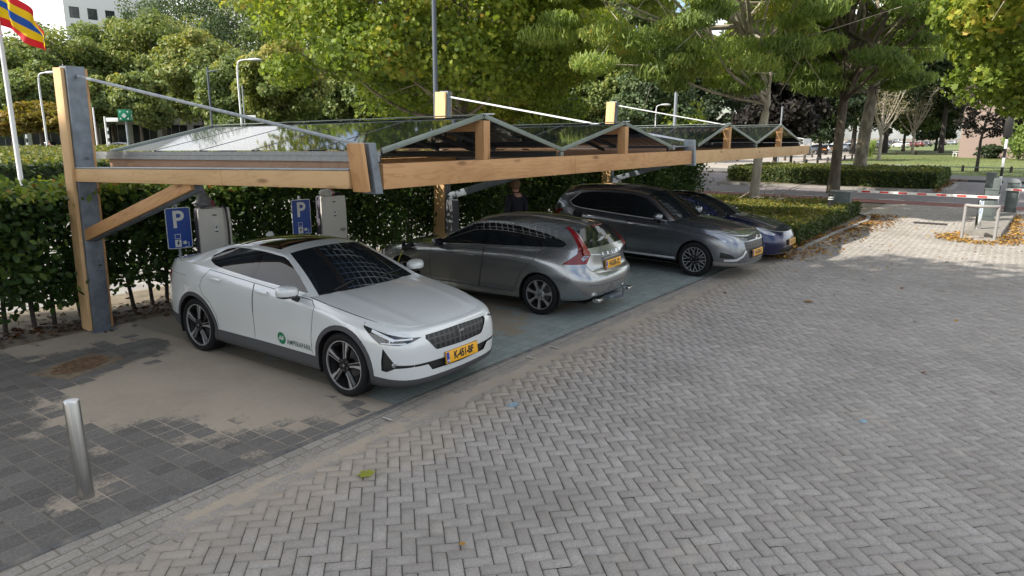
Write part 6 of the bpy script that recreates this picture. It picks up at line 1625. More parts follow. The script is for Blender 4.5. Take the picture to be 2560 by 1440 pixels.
litter('fallen_leaves', 2600, (21.8, -.9), (31, 2.2), lambda a, b: max(math.exp(-(((math.hypot((a-23.1)/1.0, (b-.55)/.85))-.9)/.33)**2)*(a < 24.4), math.exp(-((b+.25-.0*a)/.22)**2)*(a > 23)*.8), .085, L_FALL, 32, (.68, .22))
litter('fallen_leaves', 1400, (40, 2.2), (52, 6), lambda a, b: math.exp(-((b-3.0)/.16)**2)+math.exp(-((a-50.4)/.3)**2)*(b < 4.5), .14, L_FALL, 33, (.25, .2), lambda x, y: .1)
litter('hedge_litter', 4200, (-2, 10.0), (18, 12), lambda a, b: math.exp(-((b-10.95)/.42)**2), .085, L_BROWN, 34, (.5, .3))
rr_ = random.Random(9)
litter('scattered_leaves', 330, (9, -3), (28, 5), lambda a, b: .02+.9*(a/28)**4, .06, L_FALL, 35, (.3, .3), lump=.004)
for k, (x, y, s_, c_, lab, rz) in enumerate(((3.62, 4.02, .17, L_PLANE, 'pale green fallen plane leaf lying in the gutter near the dark tiles', 1.), (12.35, 2.55, .2, L_FALL, 'large orange brown fallen leaf alone on the shaded lane', 2.), (4.75, 6.35, .11, L_BROWN, 'curled brown leaf on the sand beside the white car', .4), (3.3, 2.75, .06, L_FALL, 'small orange leaf on the lane paving nearest the camera', 2.2), (16.4, 2.1, .22, L_FALL, 'orange leaf lying in the sunlit part of the lane', .2))):
    o = leaves('fallen_leaf', np.array([[0, 0, .02]]), np.array([[.1, .2, 2.]]), s_, 'plane', c_, None, np.array([.75]), .15); o.location = (x, y, 0.004); tag(o, lab, 'leaf')
# ------------------------------------------------ trees near the lane
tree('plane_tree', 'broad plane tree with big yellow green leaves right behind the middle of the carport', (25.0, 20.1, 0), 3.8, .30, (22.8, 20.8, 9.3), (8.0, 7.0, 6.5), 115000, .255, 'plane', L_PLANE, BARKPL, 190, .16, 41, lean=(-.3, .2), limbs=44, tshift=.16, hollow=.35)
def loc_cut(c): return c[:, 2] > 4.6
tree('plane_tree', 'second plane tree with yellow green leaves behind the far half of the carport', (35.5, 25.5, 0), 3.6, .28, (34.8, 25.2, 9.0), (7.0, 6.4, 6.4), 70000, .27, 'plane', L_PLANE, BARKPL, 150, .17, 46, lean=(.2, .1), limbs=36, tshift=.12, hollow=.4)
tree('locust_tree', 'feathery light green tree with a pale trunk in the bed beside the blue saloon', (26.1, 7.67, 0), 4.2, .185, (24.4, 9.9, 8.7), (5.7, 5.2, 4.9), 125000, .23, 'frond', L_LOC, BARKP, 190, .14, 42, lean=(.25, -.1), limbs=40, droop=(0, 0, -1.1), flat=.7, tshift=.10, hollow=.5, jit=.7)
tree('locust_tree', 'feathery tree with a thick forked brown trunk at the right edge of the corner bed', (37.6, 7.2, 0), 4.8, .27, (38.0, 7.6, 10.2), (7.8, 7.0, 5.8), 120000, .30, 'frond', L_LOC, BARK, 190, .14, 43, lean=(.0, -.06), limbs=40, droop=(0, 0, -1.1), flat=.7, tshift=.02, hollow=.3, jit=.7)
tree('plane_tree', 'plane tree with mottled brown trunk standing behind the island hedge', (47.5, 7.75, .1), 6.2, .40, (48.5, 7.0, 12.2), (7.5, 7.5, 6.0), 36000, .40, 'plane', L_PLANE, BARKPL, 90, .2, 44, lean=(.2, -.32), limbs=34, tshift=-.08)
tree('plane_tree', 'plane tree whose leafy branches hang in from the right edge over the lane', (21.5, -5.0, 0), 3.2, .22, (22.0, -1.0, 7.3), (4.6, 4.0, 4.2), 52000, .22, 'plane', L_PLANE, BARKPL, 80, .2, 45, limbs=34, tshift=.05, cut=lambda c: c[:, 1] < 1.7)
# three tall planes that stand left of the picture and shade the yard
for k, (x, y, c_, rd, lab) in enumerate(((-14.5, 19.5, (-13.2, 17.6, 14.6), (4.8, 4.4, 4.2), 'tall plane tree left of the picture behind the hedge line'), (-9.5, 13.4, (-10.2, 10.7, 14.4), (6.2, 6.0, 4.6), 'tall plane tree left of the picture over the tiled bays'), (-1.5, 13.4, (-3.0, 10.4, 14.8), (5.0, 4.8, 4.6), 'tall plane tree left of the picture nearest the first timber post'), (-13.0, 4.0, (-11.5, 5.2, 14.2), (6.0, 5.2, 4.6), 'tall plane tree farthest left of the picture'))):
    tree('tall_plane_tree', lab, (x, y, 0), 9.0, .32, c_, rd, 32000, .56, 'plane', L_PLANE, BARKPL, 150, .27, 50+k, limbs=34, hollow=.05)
# far row on the left, each its own tree
def far_tree(u, vc, rpx, D, label, lm, seed, n=7000, ls=.75, asp=1.05, tr=BARK, ts=0., name='broadleaf_tree', group='trees beyond the far road', vb=None, cr=.26):
    c = at(u, vc, d=D); f = D*1.0/FPX; rad = rpx*f*1.02; g_ = (c.x, c.y, 0.)
    return tree(name, label, g_, max(2.2, c.z-rad*asp*.75), rad*.045+.05, (c.x, c.y, c.z), (rad, rad, rad*asp), n, ls, 'x', lm, tr, 70, cr, seed, group, limbs=14, tshift=ts, hollow=.3, twig=.05)
FT = [(20, 215, 95, 118, 'dark broad tree at the left edge behind the flagpole', L_FAR, 0), (150, 195, 110, 122, 'round green tree behind the white street lamp on the left', L_FAR, 0), (268, 185, 115, 126, 'broad green tree in front of the white tower block', L_FAR, .05),
      (395, 160, 115, 120, 'tall green tree left of the black modern lamp', L_FAR, .08), (500, 190, 100, 104, 'yellow green plane tree behind the black modern lamp', L_FAR, .25), (610, 60, 125, 165, 'tall dark tree high behind the yellow green plane', L_FARD, 0),
      (450, 45, 110, 175, 'tall dark tree beside the tower block roof', L_FARD, 0), (345, 250, 62, 98, 'small bushy tree with a bare trunk before the grey school', L_FAR, .15), (235, 255, 55, 100, 'small tree just right of the first timber post', L_FAR, .1), (700, 205, 95, 62, 'yellowish plane tree with a mottled trunk left of the big plane', L_FAR, .35), (590, 235, 70, 84, 'small yellow green tree round the white street lamp', L_FAR, .28), (90, 245, 70, 108, 'low green tree behind the small autumn trees', L_FAR, 0), (720, 60, 130, 130, 'tall green tree between the dark trees and the big plane', L_FAR, .02)]
for k, (u, vc, rp, D, lab, lm, ts) in enumerate(FT): far_tree(u, vc, rp, D, lab, lm, 60+k, 21000 if D > 90 else 24000, .42 if D > 90 else .30, 1.0, BARK, ts)
far_tree(95, 290, 52, 70, 'small autumn yellow tree before the grey school on the left', L_YEL, 81, 5000, .35, .62, BARK, .1, 'young_tree', 'small autumn trees on the left'); far_tree(25, 308, 34, 72, 'smaller orange yellow tree at the left edge under the flag', L_YEL, 82, 3000, .33, .7, BARK, .25, 'young_tree', 'small autumn trees on the left'); far_tree(150, 312, 30, 68, 'little yellow green tree just left of the first timber post', L_YEL, 83, 2600, .32, .6, BARK, 0., 'young_tree', 'small autumn trees on the left')
# dark trees behind the carport's far end and along the car park
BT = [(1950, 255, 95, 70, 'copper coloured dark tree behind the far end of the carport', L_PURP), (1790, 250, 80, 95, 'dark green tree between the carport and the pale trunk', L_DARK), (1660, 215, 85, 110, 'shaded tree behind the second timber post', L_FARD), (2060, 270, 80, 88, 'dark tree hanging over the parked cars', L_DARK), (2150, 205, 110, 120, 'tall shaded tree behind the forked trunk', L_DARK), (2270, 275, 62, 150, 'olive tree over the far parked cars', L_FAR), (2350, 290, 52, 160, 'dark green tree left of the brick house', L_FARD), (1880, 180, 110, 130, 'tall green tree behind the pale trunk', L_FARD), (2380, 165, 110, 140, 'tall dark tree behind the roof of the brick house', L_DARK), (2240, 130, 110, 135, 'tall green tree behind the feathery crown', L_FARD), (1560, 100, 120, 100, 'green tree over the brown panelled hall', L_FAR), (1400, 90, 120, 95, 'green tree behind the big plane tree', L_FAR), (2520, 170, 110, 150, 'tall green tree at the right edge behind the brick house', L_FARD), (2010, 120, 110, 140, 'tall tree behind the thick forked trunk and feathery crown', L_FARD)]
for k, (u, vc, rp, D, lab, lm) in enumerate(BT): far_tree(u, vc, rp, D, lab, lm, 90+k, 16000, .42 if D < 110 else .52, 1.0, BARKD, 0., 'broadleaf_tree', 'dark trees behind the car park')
for k in range(11):
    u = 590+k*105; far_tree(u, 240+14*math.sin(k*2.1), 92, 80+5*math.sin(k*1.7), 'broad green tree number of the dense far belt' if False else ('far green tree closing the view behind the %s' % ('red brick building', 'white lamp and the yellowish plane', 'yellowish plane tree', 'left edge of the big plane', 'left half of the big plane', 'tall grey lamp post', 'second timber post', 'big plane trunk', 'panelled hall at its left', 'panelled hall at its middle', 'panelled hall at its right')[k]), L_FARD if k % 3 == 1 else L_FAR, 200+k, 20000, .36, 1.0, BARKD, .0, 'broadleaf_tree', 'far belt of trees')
c_ = at(2440, 300, d=64); tree('young_maple', 'slim young tree with dark wine red leaves on the lawn before the brick house', (65.7, 2.4, 0), 2.6, .13, (66.2, 1.9, 5.1), (2.9, 2.6, 2.5), 2600, .30, 'plane', L_PURP, BARKD, 34, .26, 111, limbs=16)
def bare(u, v0, D, H, label, seed):
    b = at(u, v0, d=D); r = np.random.default_rng(seed); t = thing('bare_tree', label, 'tree', (b.x, b.y, 0)); mb = MB(); mb.tube([(0, 0, 0), (.05, 0, H*.2), (0, .05, H*.36)], [.24, .18, .15], 8); tips = []
    for k in range(15):
        a = r.uniform(0, 2*PI); e = Vector((math.cos(a)*H*.30*r.uniform(.4, 1.1), math.sin(a)*H*.30*r.uniform(.4, 1.1), H*r.uniform(.62, .98))); s0 = Vector((0, .05, H*r.uniform(.26, .4))); m_ = (s0+e)/2+Vector((0, 0, -.05*H))
        mb.tube([s0, m_, e], [.09, .055, .015], 5)
        for q in range(5): j = m_+(e-m_)*r.uniform(0, .9); f = j+Vector((r.normal(0, .07*H), r.normal(0, .07*H), abs(r.normal(0, .08*H)))); mb.tube([j, f], [.03, .01], 4); tips.append(tuple(f))
    mb.build('trunk', BARKW, t, smooth=1); T = np.array(tips); k = r.integers(0, len(T), 1400); leaves('crown', T[k]+r.normal(0, .45, (1400, 3)), np.tile([0, 0, .5], (1400, 1)), .16, 'x', L_DEAD, t, None, 1., None, r)
bare(2197, 395, 92, 9.5, 'bleached nearly bare tree standing on the edge of the lawn', 121)
bare(2280, 380, 128, 11, 'second nearly bare pale tree behind the first, farther along the lawn', 122)
def bush(x, y, rad, h, label, lm, seed, n=2500, ls=.14):
    r = np.random.default_rng(seed); t = thing('bush', label, 'bush', (x, y, 0)); P, N, C, tint = crown_points(n, (0, 0, h*.5), (rad, rad, h*.52), r, 26, .4, .2); leaves('foliage', P, N, ls, 'x', lm, t, tint, .9, None, r)
    mb = MB()
    for k in range(6): mb.tube([(0, 0, 0), tuple(C[k])], [.03, .01], 5)
    mb.build('stem', BARKD, t, smooth=1)
p = at(2168, 395, z=0); bush(p.x, p.y, 1.1, 2.6, 'pale yellow green bush beside the mottled trunk at the lawn edge', L_LOC, 131)
p = at(2497, 393, z=0); bush(p.x-2, p.y, 2.0, 4.2, 'round green bush growing against the brick house window', L_PLANE, 132, 4000, .28)
p = at(2470, 395, z=0); bush(p.x-3, p.y-.2, 1.6, 2.0, 'low dark bush at the foot of the brick house', L_DARK, 133, 2600, .25)
p = at(2555, 330, d=104); bush(p.x, p.y, 2.2, 6.5, 'climbing yellow green creeper by the green door of the brick house', L_LOC, 134, 4000, .28)
p = at(1690, 300, d=75); bush(p.x, p.y, 2.9, 6.5, 'bright green bush behind the white lamp pole by the brown hall', L_PLANE, 135, 5000, .30)
# snapped branches lying in the bed by the pale trunk
br = MB(); r = np.random.default_rng(5)
for k in range(9):
    a = Vector((25.6+r.normal(0, .25), 7.4+r.normal(0, .5), .5)); b = a+Vector((r.normal(-.2, .4), r.normal(-.6, .6), r.uniform(.1, .75))); br.tube([a, (a+b)/2+Vector((r.normal(0, .06), 0, .08)), b], [.018, .013, .005], 5)
    for q in range(3): j = a+(b-a)*r.uniform(.4, .9); br.tube([j, j+Vector((r.normal(0, .15), r.normal(-.2, .2), r.uniform(0, .2)))], [.008, .003], 4)
tag(br.build('broken_branch', BARKW, smooth=1), 'bare broken branches sticking out of the bed around the pale trunk', 'branch')
# tufts of grass on the lawn and verge
r = np.random.default_rng(77); n = 9000; x = r.uniform(58.2, 110, n); y = r.uniform(-4, 15.5, n); o = leaves('lawn_grass', np.stack([x, y, np.where(x < 65.5, .13, .04)], 1), np.tile([-1, 0, .2], (n, 1)), .10, 'frond', L_BOX, None, r.uniform(.3, .9, n), .6, (0, 0, 1.5), r); o['kind'] = 'stuff'
# ---------------------------------------------------------------- buildings
def facing(u, v, D):
    p = at(u, v, d=D); return p, math.atan2(p.y, p.x)
CONC = mat('pale_concrete', (.42, .42, .41), .8, noise=(.6, .08)); DGLASS = mat('window_glass', (.03, .036, .042), .08, 0, 0, .6); BRICKR = brickmat('red_brick', [(.19, .10, .075), (.25, .135, .10), (.30, .165, .125)], (.26, .21, .18), .8, .27, .5, 0, .03)
FRAMEW = mat('white_frame', (.66, .66, .64), .5)
def face_building(name, label, u0, u1, D, H, depth, turn, wallm, wins, extras=(), frame=FRAMEW, cat='building', glass=DGLASS):
    """a block whose front wall faces the yard; wins = (x0,x1,z0,z1, mullions) in metres from its left corner"""
    a, b = at(u0, 332, d=D), at(u1, 332, d=D); a.z = b.z = 0; W = (b-a).length; ex = (b-a).normalized()
    t = thing(name, label, cat, (a.x, a.y, 0), math.atan2(ex.y, ex.x)+turn)
    # walls with real openings: piers and spandrels between the windows
    zs = sorted(set([0, H]+[w[2] for w in wins]+[w[3] for w in wins])); xs = sorted(set([0, W]+[w[0] for w in wins]+[w[1] for w in wins])); mb = MB()
    for i in range(len(zs)-1):
        run = None
        for k in range(len(xs)-1):
            cx, cz = (xs[k]+xs[k+1])/2, (zs[i]+zs[i+1])/2; op = any(w[0] < cx < w[1] and w[2] < cz < w[3] for w in wins)
            if not op and run is None: run = xs[k]
            if (op or k == len(xs)-2) and run is not None:
                e = xs[k] if op else xs[k+1]; mb.box(((run+e)/2, .2, cz), (e-run, .4, zs[i+1]-zs[i])); run = None
    mb.box((W/2, depth/2+.4, H/2-.02), (W-.02, depth, H-.06)); w_ = mb.build('wall', wallm, t, smooth=0)
    MB().box((W/2, depth/2+.1, H+.12), (W+.3, depth+.6, .26)).build('roof', DARKGREY, t, smooth=0)
    for (x0, x1, z0, z1, nm) in wins:
        f = MB()
        for x in np.linspace(x0, x1, nm+2): f.box((float(np.clip(x, x0+.04, x1-.04)), .22, (z0+z1)/2), (.08, .08, z1-z0))
        for z in (z0+.04, z1-.04): f.box(((x0+x1)/2, .225, z), (x1-x0, .07, .08))
        fo = f.build('window', frame, t, smooth=0); MB().box(((x0+x1)/2, .30, (z0+z1)/2), (x1-x0-.02, .03, z1-z0-.02)).build('pane', glass, fo, smooth=0)
    return t, W
wins = []
for k in range(9): x = 1.2+k*4.6; wins += [(x, x+3.7, .4, 4.0, 2), (x, x+3.7, 5.0, 8.2, 1)]
face_building('school_building', 'pale grey concrete school with wide dark windows seen under the far trees on the left', -40, 590, 132, 9.2, 14, R(4), CONC, wins, frame=mat('grey_frame', (.30, .31, .31), .5))
wins = [(1.0+k*2.6, 2.1+k*2.6, 1.2+z, 3.4+z, 1) for k in range(10) for z in (0, 4.0)]
face_building('brick_school', 'dark red brick building with white framed windows behind the yellowish plane', 545, 900, 118, 9, 12, R(-3), BRICKR, wins)
HALLW = mat('hall_panel', (.20, .175, .155), .75, noise=(.7, .12, (2.5, 2.5, .2)))
wins = [(1.0+k*2.2, 2.0+k*2.2, 5.6, 6.7, 0) for k in range(7)]
t, W = face_building('panelled_hall', 'brown grey panelled hall behind the big plane tree', 1330, 1650, 86, 9.5, 14, R(6), HALLW, wins)
m = MB()
for k in range(int(W/1.15)): m.box((.4+k*1.15, -.02, 2.6), (.06, .05, 5.2))
m.build('panel_rib', mat('panel_rib', (.11, .10, .09), .8), t, smooth=0)
wins = [(1+k*3.6, 3.0+k*3.6, 1+z, 3.4+z, 1) for k in range(6) for z in np.arange(12, 29, 3.6)]
t, W = face_building('tower_block', 'white tower block with a dark flat roof rising behind the trees at top left', 198, 420, 190, 37.3, 16, R(16), mat('white_render', (.70, .71, .72), .7), wins, frame=GREYBOX)
# brick house at the right edge
t, W = face_building('brick_house', 'pinkish brick house with white windows and a green door at the right edge', 2403, 2620, 112, 8.6, 9, R(0), brickmat('house_brick', [(.19, .105, .08), (.24, .14, .11), (.29, .175, .145)], (.28, .22, .19), .8, .27, .5, 0, .03), [(4.9, 8.6, 1.3, 3.6, 1), (5.0, 5.8, 5.3, 6.6, 0), (6.1, 6.9, 5.3, 6.6, 0), (9.2, 11.0, 5.2, 7.2, 1)])
MB().box((10.3, -.10, 1.3), (2.0, .12, 2.5), bevel=.02).build('door', mat('green_door', (.0, .16, .12), .5), t); MB().box((10.6, -.5, 3.6), (3.2, 1.0, .14), rot=Matrix.Rotation(R(18), 3, 'X')).build('awning', mat('green_canvas', (.0, .17, .12), .7), t); MB().box((11.2, -.5, 7.6), (3.0, 1.0, .14), rot=Matrix.Rotation(R(18), 3, 'X')).build('awning', mat('green_canvas_upper', (.0, .17, .12), .7), t)
MB().prism([(-.4, -.5, 8.6), (-.4, 9.7, 8.6), (-.4, 4.6, 13)], (W+.8, 0, 0)).build('gable_roof', mat('roof_tile', (.075, .045, .036), .8, noise=(2, .2)), t, smooth=0)
p = at(2394, 392, z=0); t = thing('garden_chair', 'white wooden garden chair on the lawn by the corner of the brick house', 'chair', (p.x, p.y, 0), R(120))
MB().box((0, 0, .45), (.9, .9, .07), rot=Matrix.Rotation(R(-8), 3, 'Y')).build('seat', WHITEP, t); MB().box((-.52, 0, 1.0), (.07, .9, 1.2), rot=Matrix.Rotation(R(-18), 3, 'Y')).build('backrest', WHITEP, t)
for sx in (-.4, .42):
    for sy in (-.42, .42): rbox('leg', (sx, sy, .24), (.08, .06, .5), WHITEP, t, .004)
for sy in (-.46, .46): rbox('armrest', (.0, sy, .72), (1.0, .14, .05), WHITEP, t, .004)
# ---------------------------------------------------------------- lamps, poles, flag, signs
def lamp(u, v0, D, arm, label, m=WHITEPOLE, r=.06, name='street_lamp', toward=1):
    top = at(u, v0, d=D); t = thing(name, label, 'street lamp', (top.x, top.y, 0), HEAD-PI/2, 'street lamps with curved arms'); H = top.z
    P = crom([(0, 0, 0), (0, 0, H*.5), (0, 0, H-.55), (.10, 0, H-.12), (.45, 0, H), (arm, 0, H+.03)], 5)
    MB().tube([Vector(p) for p in P], [r*1.3-.6*r*i/(len(P)-1) for i in range(len(P))], 10).build('pole', m, t, smooth=1)
    bm = bmesh.new(); bmesh.ops.create_icosphere(bm, subdivisions=3, radius=1, matrix=Matrix.Translation((arm+.42, 0, H+.02)) @ Matrix.Diagonal((.50, .17, .11, 1))); finish('lamp_head', bm, mat('lamp_head_grey', (.50, .51, .53), .35), t, smooth=3)
lamp(94, 182, 62, .55, 'white curved street lamp at the far left beside the flagpole'); lamp(592, 150, 52, .75, 'white curved street lamp left of the big plane tree'); lamp(1641, 262, 72, .5, 'white curved street lamp behind the far timber post', r=.05)
p = at(518, 168, d=58); t = thing('street_lamp', 'dark slim street lamp with a flat head, left of the white curved lamp', 'street lamp', (p.x, p.y, 0), HEAD-PI/2); MB().tube([(0, 0, 0), (0, 0, p.z)], [.10, .075], 10).build('pole', POLEGREY, t, smooth=1); rbox('lamp_head', (.42, 0, p.z-.28), (.8, .22, .09), POLEGREY, t, .02, Matrix.Rotation(R(-7), 3, 'Y'))
p = at(1089, 230, d=17.6); t = thing('lamp_post', 'tall dark grey lamp post rising out of the picture behind the second timber post', 'street lamp', (p.x, p.y, 0)); MB().tube([(0, 0, 0), (0, 0, 3.5), (0, 0, 10.5)], [.062, .058, .05], 14).build('pole', POLEGREY, t, smooth=1); rbox('lamp_head', (.5, 0, 10.5), (.9, .3, .10), POLEGREY, t, .02)
for (u, v0, vb, D, r_, m, lab) in ((1695, 150, 320, 58, .13, GALV, 'thick grey pole behind the far end of the carport'), (1687, 285, 320, 60, .06, WHITEP, 'thin white pole beside the thick grey pole'), (1956, 268, 420, 60, .06, GALV, 'grey pole rising behind the far roof gable'), (232, 270, 360, 80, .07, WHITEP, 'white leaning pole right of the first timber post')):
    p = at(u, v0, d=D); t = thing('pole', lab, 'pole', (p.x, p.y, 0)); MB().tube([(0, 0, 0), (0, 0, p.z)], r_, 10).build('shaft', m, t, smooth=1); MB().lathe([(r_*1.15, p.z-.02), (r_*1.1, p.z+.04), (.001, p.z+.05)], 10).build('cap', m, t)
p = at(0, 90, d=20); fp = thing('flagpole', 'white flagpole at the left edge carrying the red yellow and blue flag', 'flagpole', (p.x, p.y, 0)); MB().tube([(0, 0, 0), (0, 0, 4), (0, 0, 7.2)], [.055, .05, .035], 14).build('pole', WHITEPOLE, fp, smooth=1); MB().lathe([(.001, 7.32), (.06, 7.28), (.07, 7.22), (.045, 7.18)], 14).build('finial', WHITEPOLE, fp)
def flag():
    o0 = Vector((p.x, p.y, 0)); ex = _R.copy(); ey = Vector((_F.x, _F.y, 0)).normalized(); bm = bmesh.new(); uvl = bm.loops.layers.uv.new('UVMap'); G = []
    for i in range(41):
        s = i/40; row = []
        for j in range(21):
            q = j/20; up = 6.05-.30*q*0-1.05*s**1.15*1.0-(1-q)*(.98-.42*s)*1.0; 
            x = .05+.98*s*(1-.06*(1-q)); dy = .12*math.sin(s*9+q*2.2)+.06*math.sin(s*17-q*3)
            row.append(bm.verts.new(o0+ex*x+ey*dy*min(1, s*4)+Vector((0, 0, up+.06*math.sin(s*8+q*3)*s))))
        G.append(row)
    for i in range(40):
        for j in range(20):
            f = bm.faces.new((G[i][j], G[i+1][j], G[i+1][j+1], G[i][j+1]))
            for l, (a, b) in zip(f.loops, ((i, j), (i+1, j), (i+1, j+1), (i, j+1))): l[uvl].uv = (a/40, b/20)
    m, nt, pr, out = newmat('flag_cloth'); g = NT(nt); x, y, z = g.sep(nt.nodes.new('ShaderNodeUVMap').outputs[0])
    d = g.math('ABSOLUTE', g.math('SUBTRACT', y, .5)); RED, YEL, BLU = (.62, .02, .03), (.80, .56, .01), (.015, .09, .42)
    c = g.mix(g.math('GREATER_THAN', d, .31), YEL, RED); k = g.math('LESS_THAN', g.math('ADD', d, g.math('MULTIPLY', g.math('ABSOLUTE', g.math('SUBTRACT', x, .42)), .10)), .115); c = g.mix(k, c, BLU)
    g.set(pr.inputs['Base Color'], c); pr.inputs['Roughness'].default_value = .7; tr = nt.nodes.new('ShaderNodeBsdfTranslucent'); g.set(tr.inputs[0], c); mx = nt.nodes.new('ShaderNodeMixShader'); mx.inputs[0].default_value = .45; nt.links.new(pr.outputs[0], mx.inputs[1]); nt.links.new(tr.outputs[0], mx.inputs[2]); nt.links.new(mx.outputs[0], out.inputs[0])
    tag(finish('flag', bm, m, smooth=3), 'red yellow and blue striped flag blowing from the flagpole at the left edge', 'flag')
flag()
GREENS = mat('sign_green', (.0, .21, .10), .4); MINT = mat('sign_mint', (.42, .66, .52), .4)
p = at(315, 302, d=47); t = thing('assembly_sign', 'green box sign with white arrows on a pole, seen over the carport roof', 'sign', (p.x, p.y, 0), HEAD+R(15))
MB().tube([(0, 0, 0), (0, 0, p.z)], .06, 10).build('pole', GALV, t, smooth=1); b = MB().box((0, 0, p.z+.31), (.62, .62, .62), bevel=.01).build('sign_box', GREENS, t)
for rz in (PI, -PI/2):
    M = Matrix.Rotation(rz, 4, 'Z'); g = MB(); c0 = p.z+.31
    for sy in (-1, 1):
        for sz in (-1, 1): g.poly([(.3135, sy*.24, c0+sz*.24), (.3135, sy*.12, c0+sz*.22), (.3135, sy*.22, c0+sz*.12)])
    for (y, z, s_) in ((0, .02, .075), (-.07, -.03, .05), (.07, -.03, .05), (0, -.09, .06)): g.poly([(.3135, y+s_*math.cos(a), c0+z+s_*math.sin(a)) for a in np.linspace(0, 2*PI, 11)[:-1]])
    o = g.build('sign_pictogram', SIGNW, b, smooth=0); o.matrix_basis = M
p = at(261, 291, d=56); t = thing('direction_sign', 'white signpost with a narrow white arm, before the grey school', 'sign', (p.x, p.y, 0), HEAD-PI/2); MB().tube([(0, 0, 0), (0, 0, p.z)], .06, 10).build('pole', WHITEP, t, smooth=1); rbox('arm', (.45, 0, p.z-.22), (.9, .04, .26), WHITEP, t, .008)
p = at(606, 292, d=56); t = thing('street_sign', 'street name sign with a blue end on a grey pole beside the white lamp', 'sign', (p.x, p.y, 0), HEAD-PI/2); MB().tube([(.15, 0, 0), (.15, 0, p.z+2.2)], .045, 8).build('pole', GALV, t, smooth=1); b = rbox('sign_plate', (.5, -.06, p.z), (1.0, .03, .22), SIGNW, t, .006); rbox('blue_end', (.06, -.08, p.z), (.2, .03, .225), BLUES, b, .004)
for (u, D, lab) in ((62, 78, 'black and white banded traffic light pole at the left beside the cyclist'), (268, 84, 'black and white banded traffic light pole behind the white signpost')):
    p = at(u, 312, d=D); t = thing('traffic_light', lab, 'traffic light', (p.x, p.y, 0))
    n = int(p.z/.36)
    for k in range(n): MB().lathe([(.075, k*.36), (.075, k*.36+.36)], 10).build('pole_band', SIGNK if k % 2 else SIGNW, t)
    rbox('lamp_head', (0, 0, n*.36+.45), (.35, .35, .95), BLACK, t, .05)
p = at(1545, 330, d=40)
# ---------------------------------------------------------------- lawn fence, timber posts
FENCEW = mat('weathered_timber', (.075, .06, .048), .9, noise=(8, .3))
def fence(pts, zt, step, label, rail=True):
    a = Vector((*pts[0], 0)); t = thing('rail_fence', label, 'fence', a); m = MB(); L = 0
    for p0, p1 in zip(pts[:-1], pts[1:]):
        q0, q1 = Vector((*p0, 0))-a, Vector((*p1, 0))-a; n = max(1, round((q1-q0).length/step))
        for k in range(n): c = q0+(q1-q0)*(k/n); MB().lathe([(.001, zt+.18), (.10, zt+.10), (.11, 0)], 10, 'Z', c).build('post', FENCEW, t)
        if rail: m.tube([q0+Vector((0, 0, zt)), q1+Vector((0, 0, zt))], .035, 6)
    if rail: m.build('rail', GALVD, t, smooth=1)
    else: m.bm.free()
fence([(65.4, -6), (65.4, 12.6)], .42, 3.1, 'low rail on dark posts along the front edge of the lawn'); fence([(66, 16.1), (100, 16.5), (150, 22)], .42, 5.2, 'low rail on dark posts between the lawn and the sandy car park')
for (u, v, h, lab) in ((1976, 414, .95, 'dark timber post beyond the far end of the carport'), (2010, 408, 1.0, 'dark timber post right under the end of the front beam'), (1962, 402, .8, 'shorter timber post behind the dark posts'), (2030, 394, .9, 'pale timber post left of the parked cars'), (1843, 403, .9, 'timber post beside the pale trunk under the beam')):
    p = at(u, v, z=0); tag(MB().lathe([(.001, h+.05), (.12, h), (.13, 0)], 10).build('timber_post', FENCEW), lab, 'post', 'timber posts at the sandy car park').location = (p.x, p.y, .02)
p = at(2057, 384, z=0); tag(MB().lathe([(.001, 2.2), (.10, 2.18), (.10, 0)], 10).build('marker_post', WHITEP), 'white marker post before the first parked cars', 'post').location = (p.x, p.y, 0)
for (u, v, lab) in ((2240, 387, 'weathered stump on the lawn left of centre'), (2290, 387, 'second weathered stump on the lawn')):
    p = at(u, v, z=0); tag(MB().lathe([(.001, .62), (.16, .6), (.19, 0)], 10).build('wooden_stump', FENCEW), lab, 'stump').location = (p.x, p.y, 0)
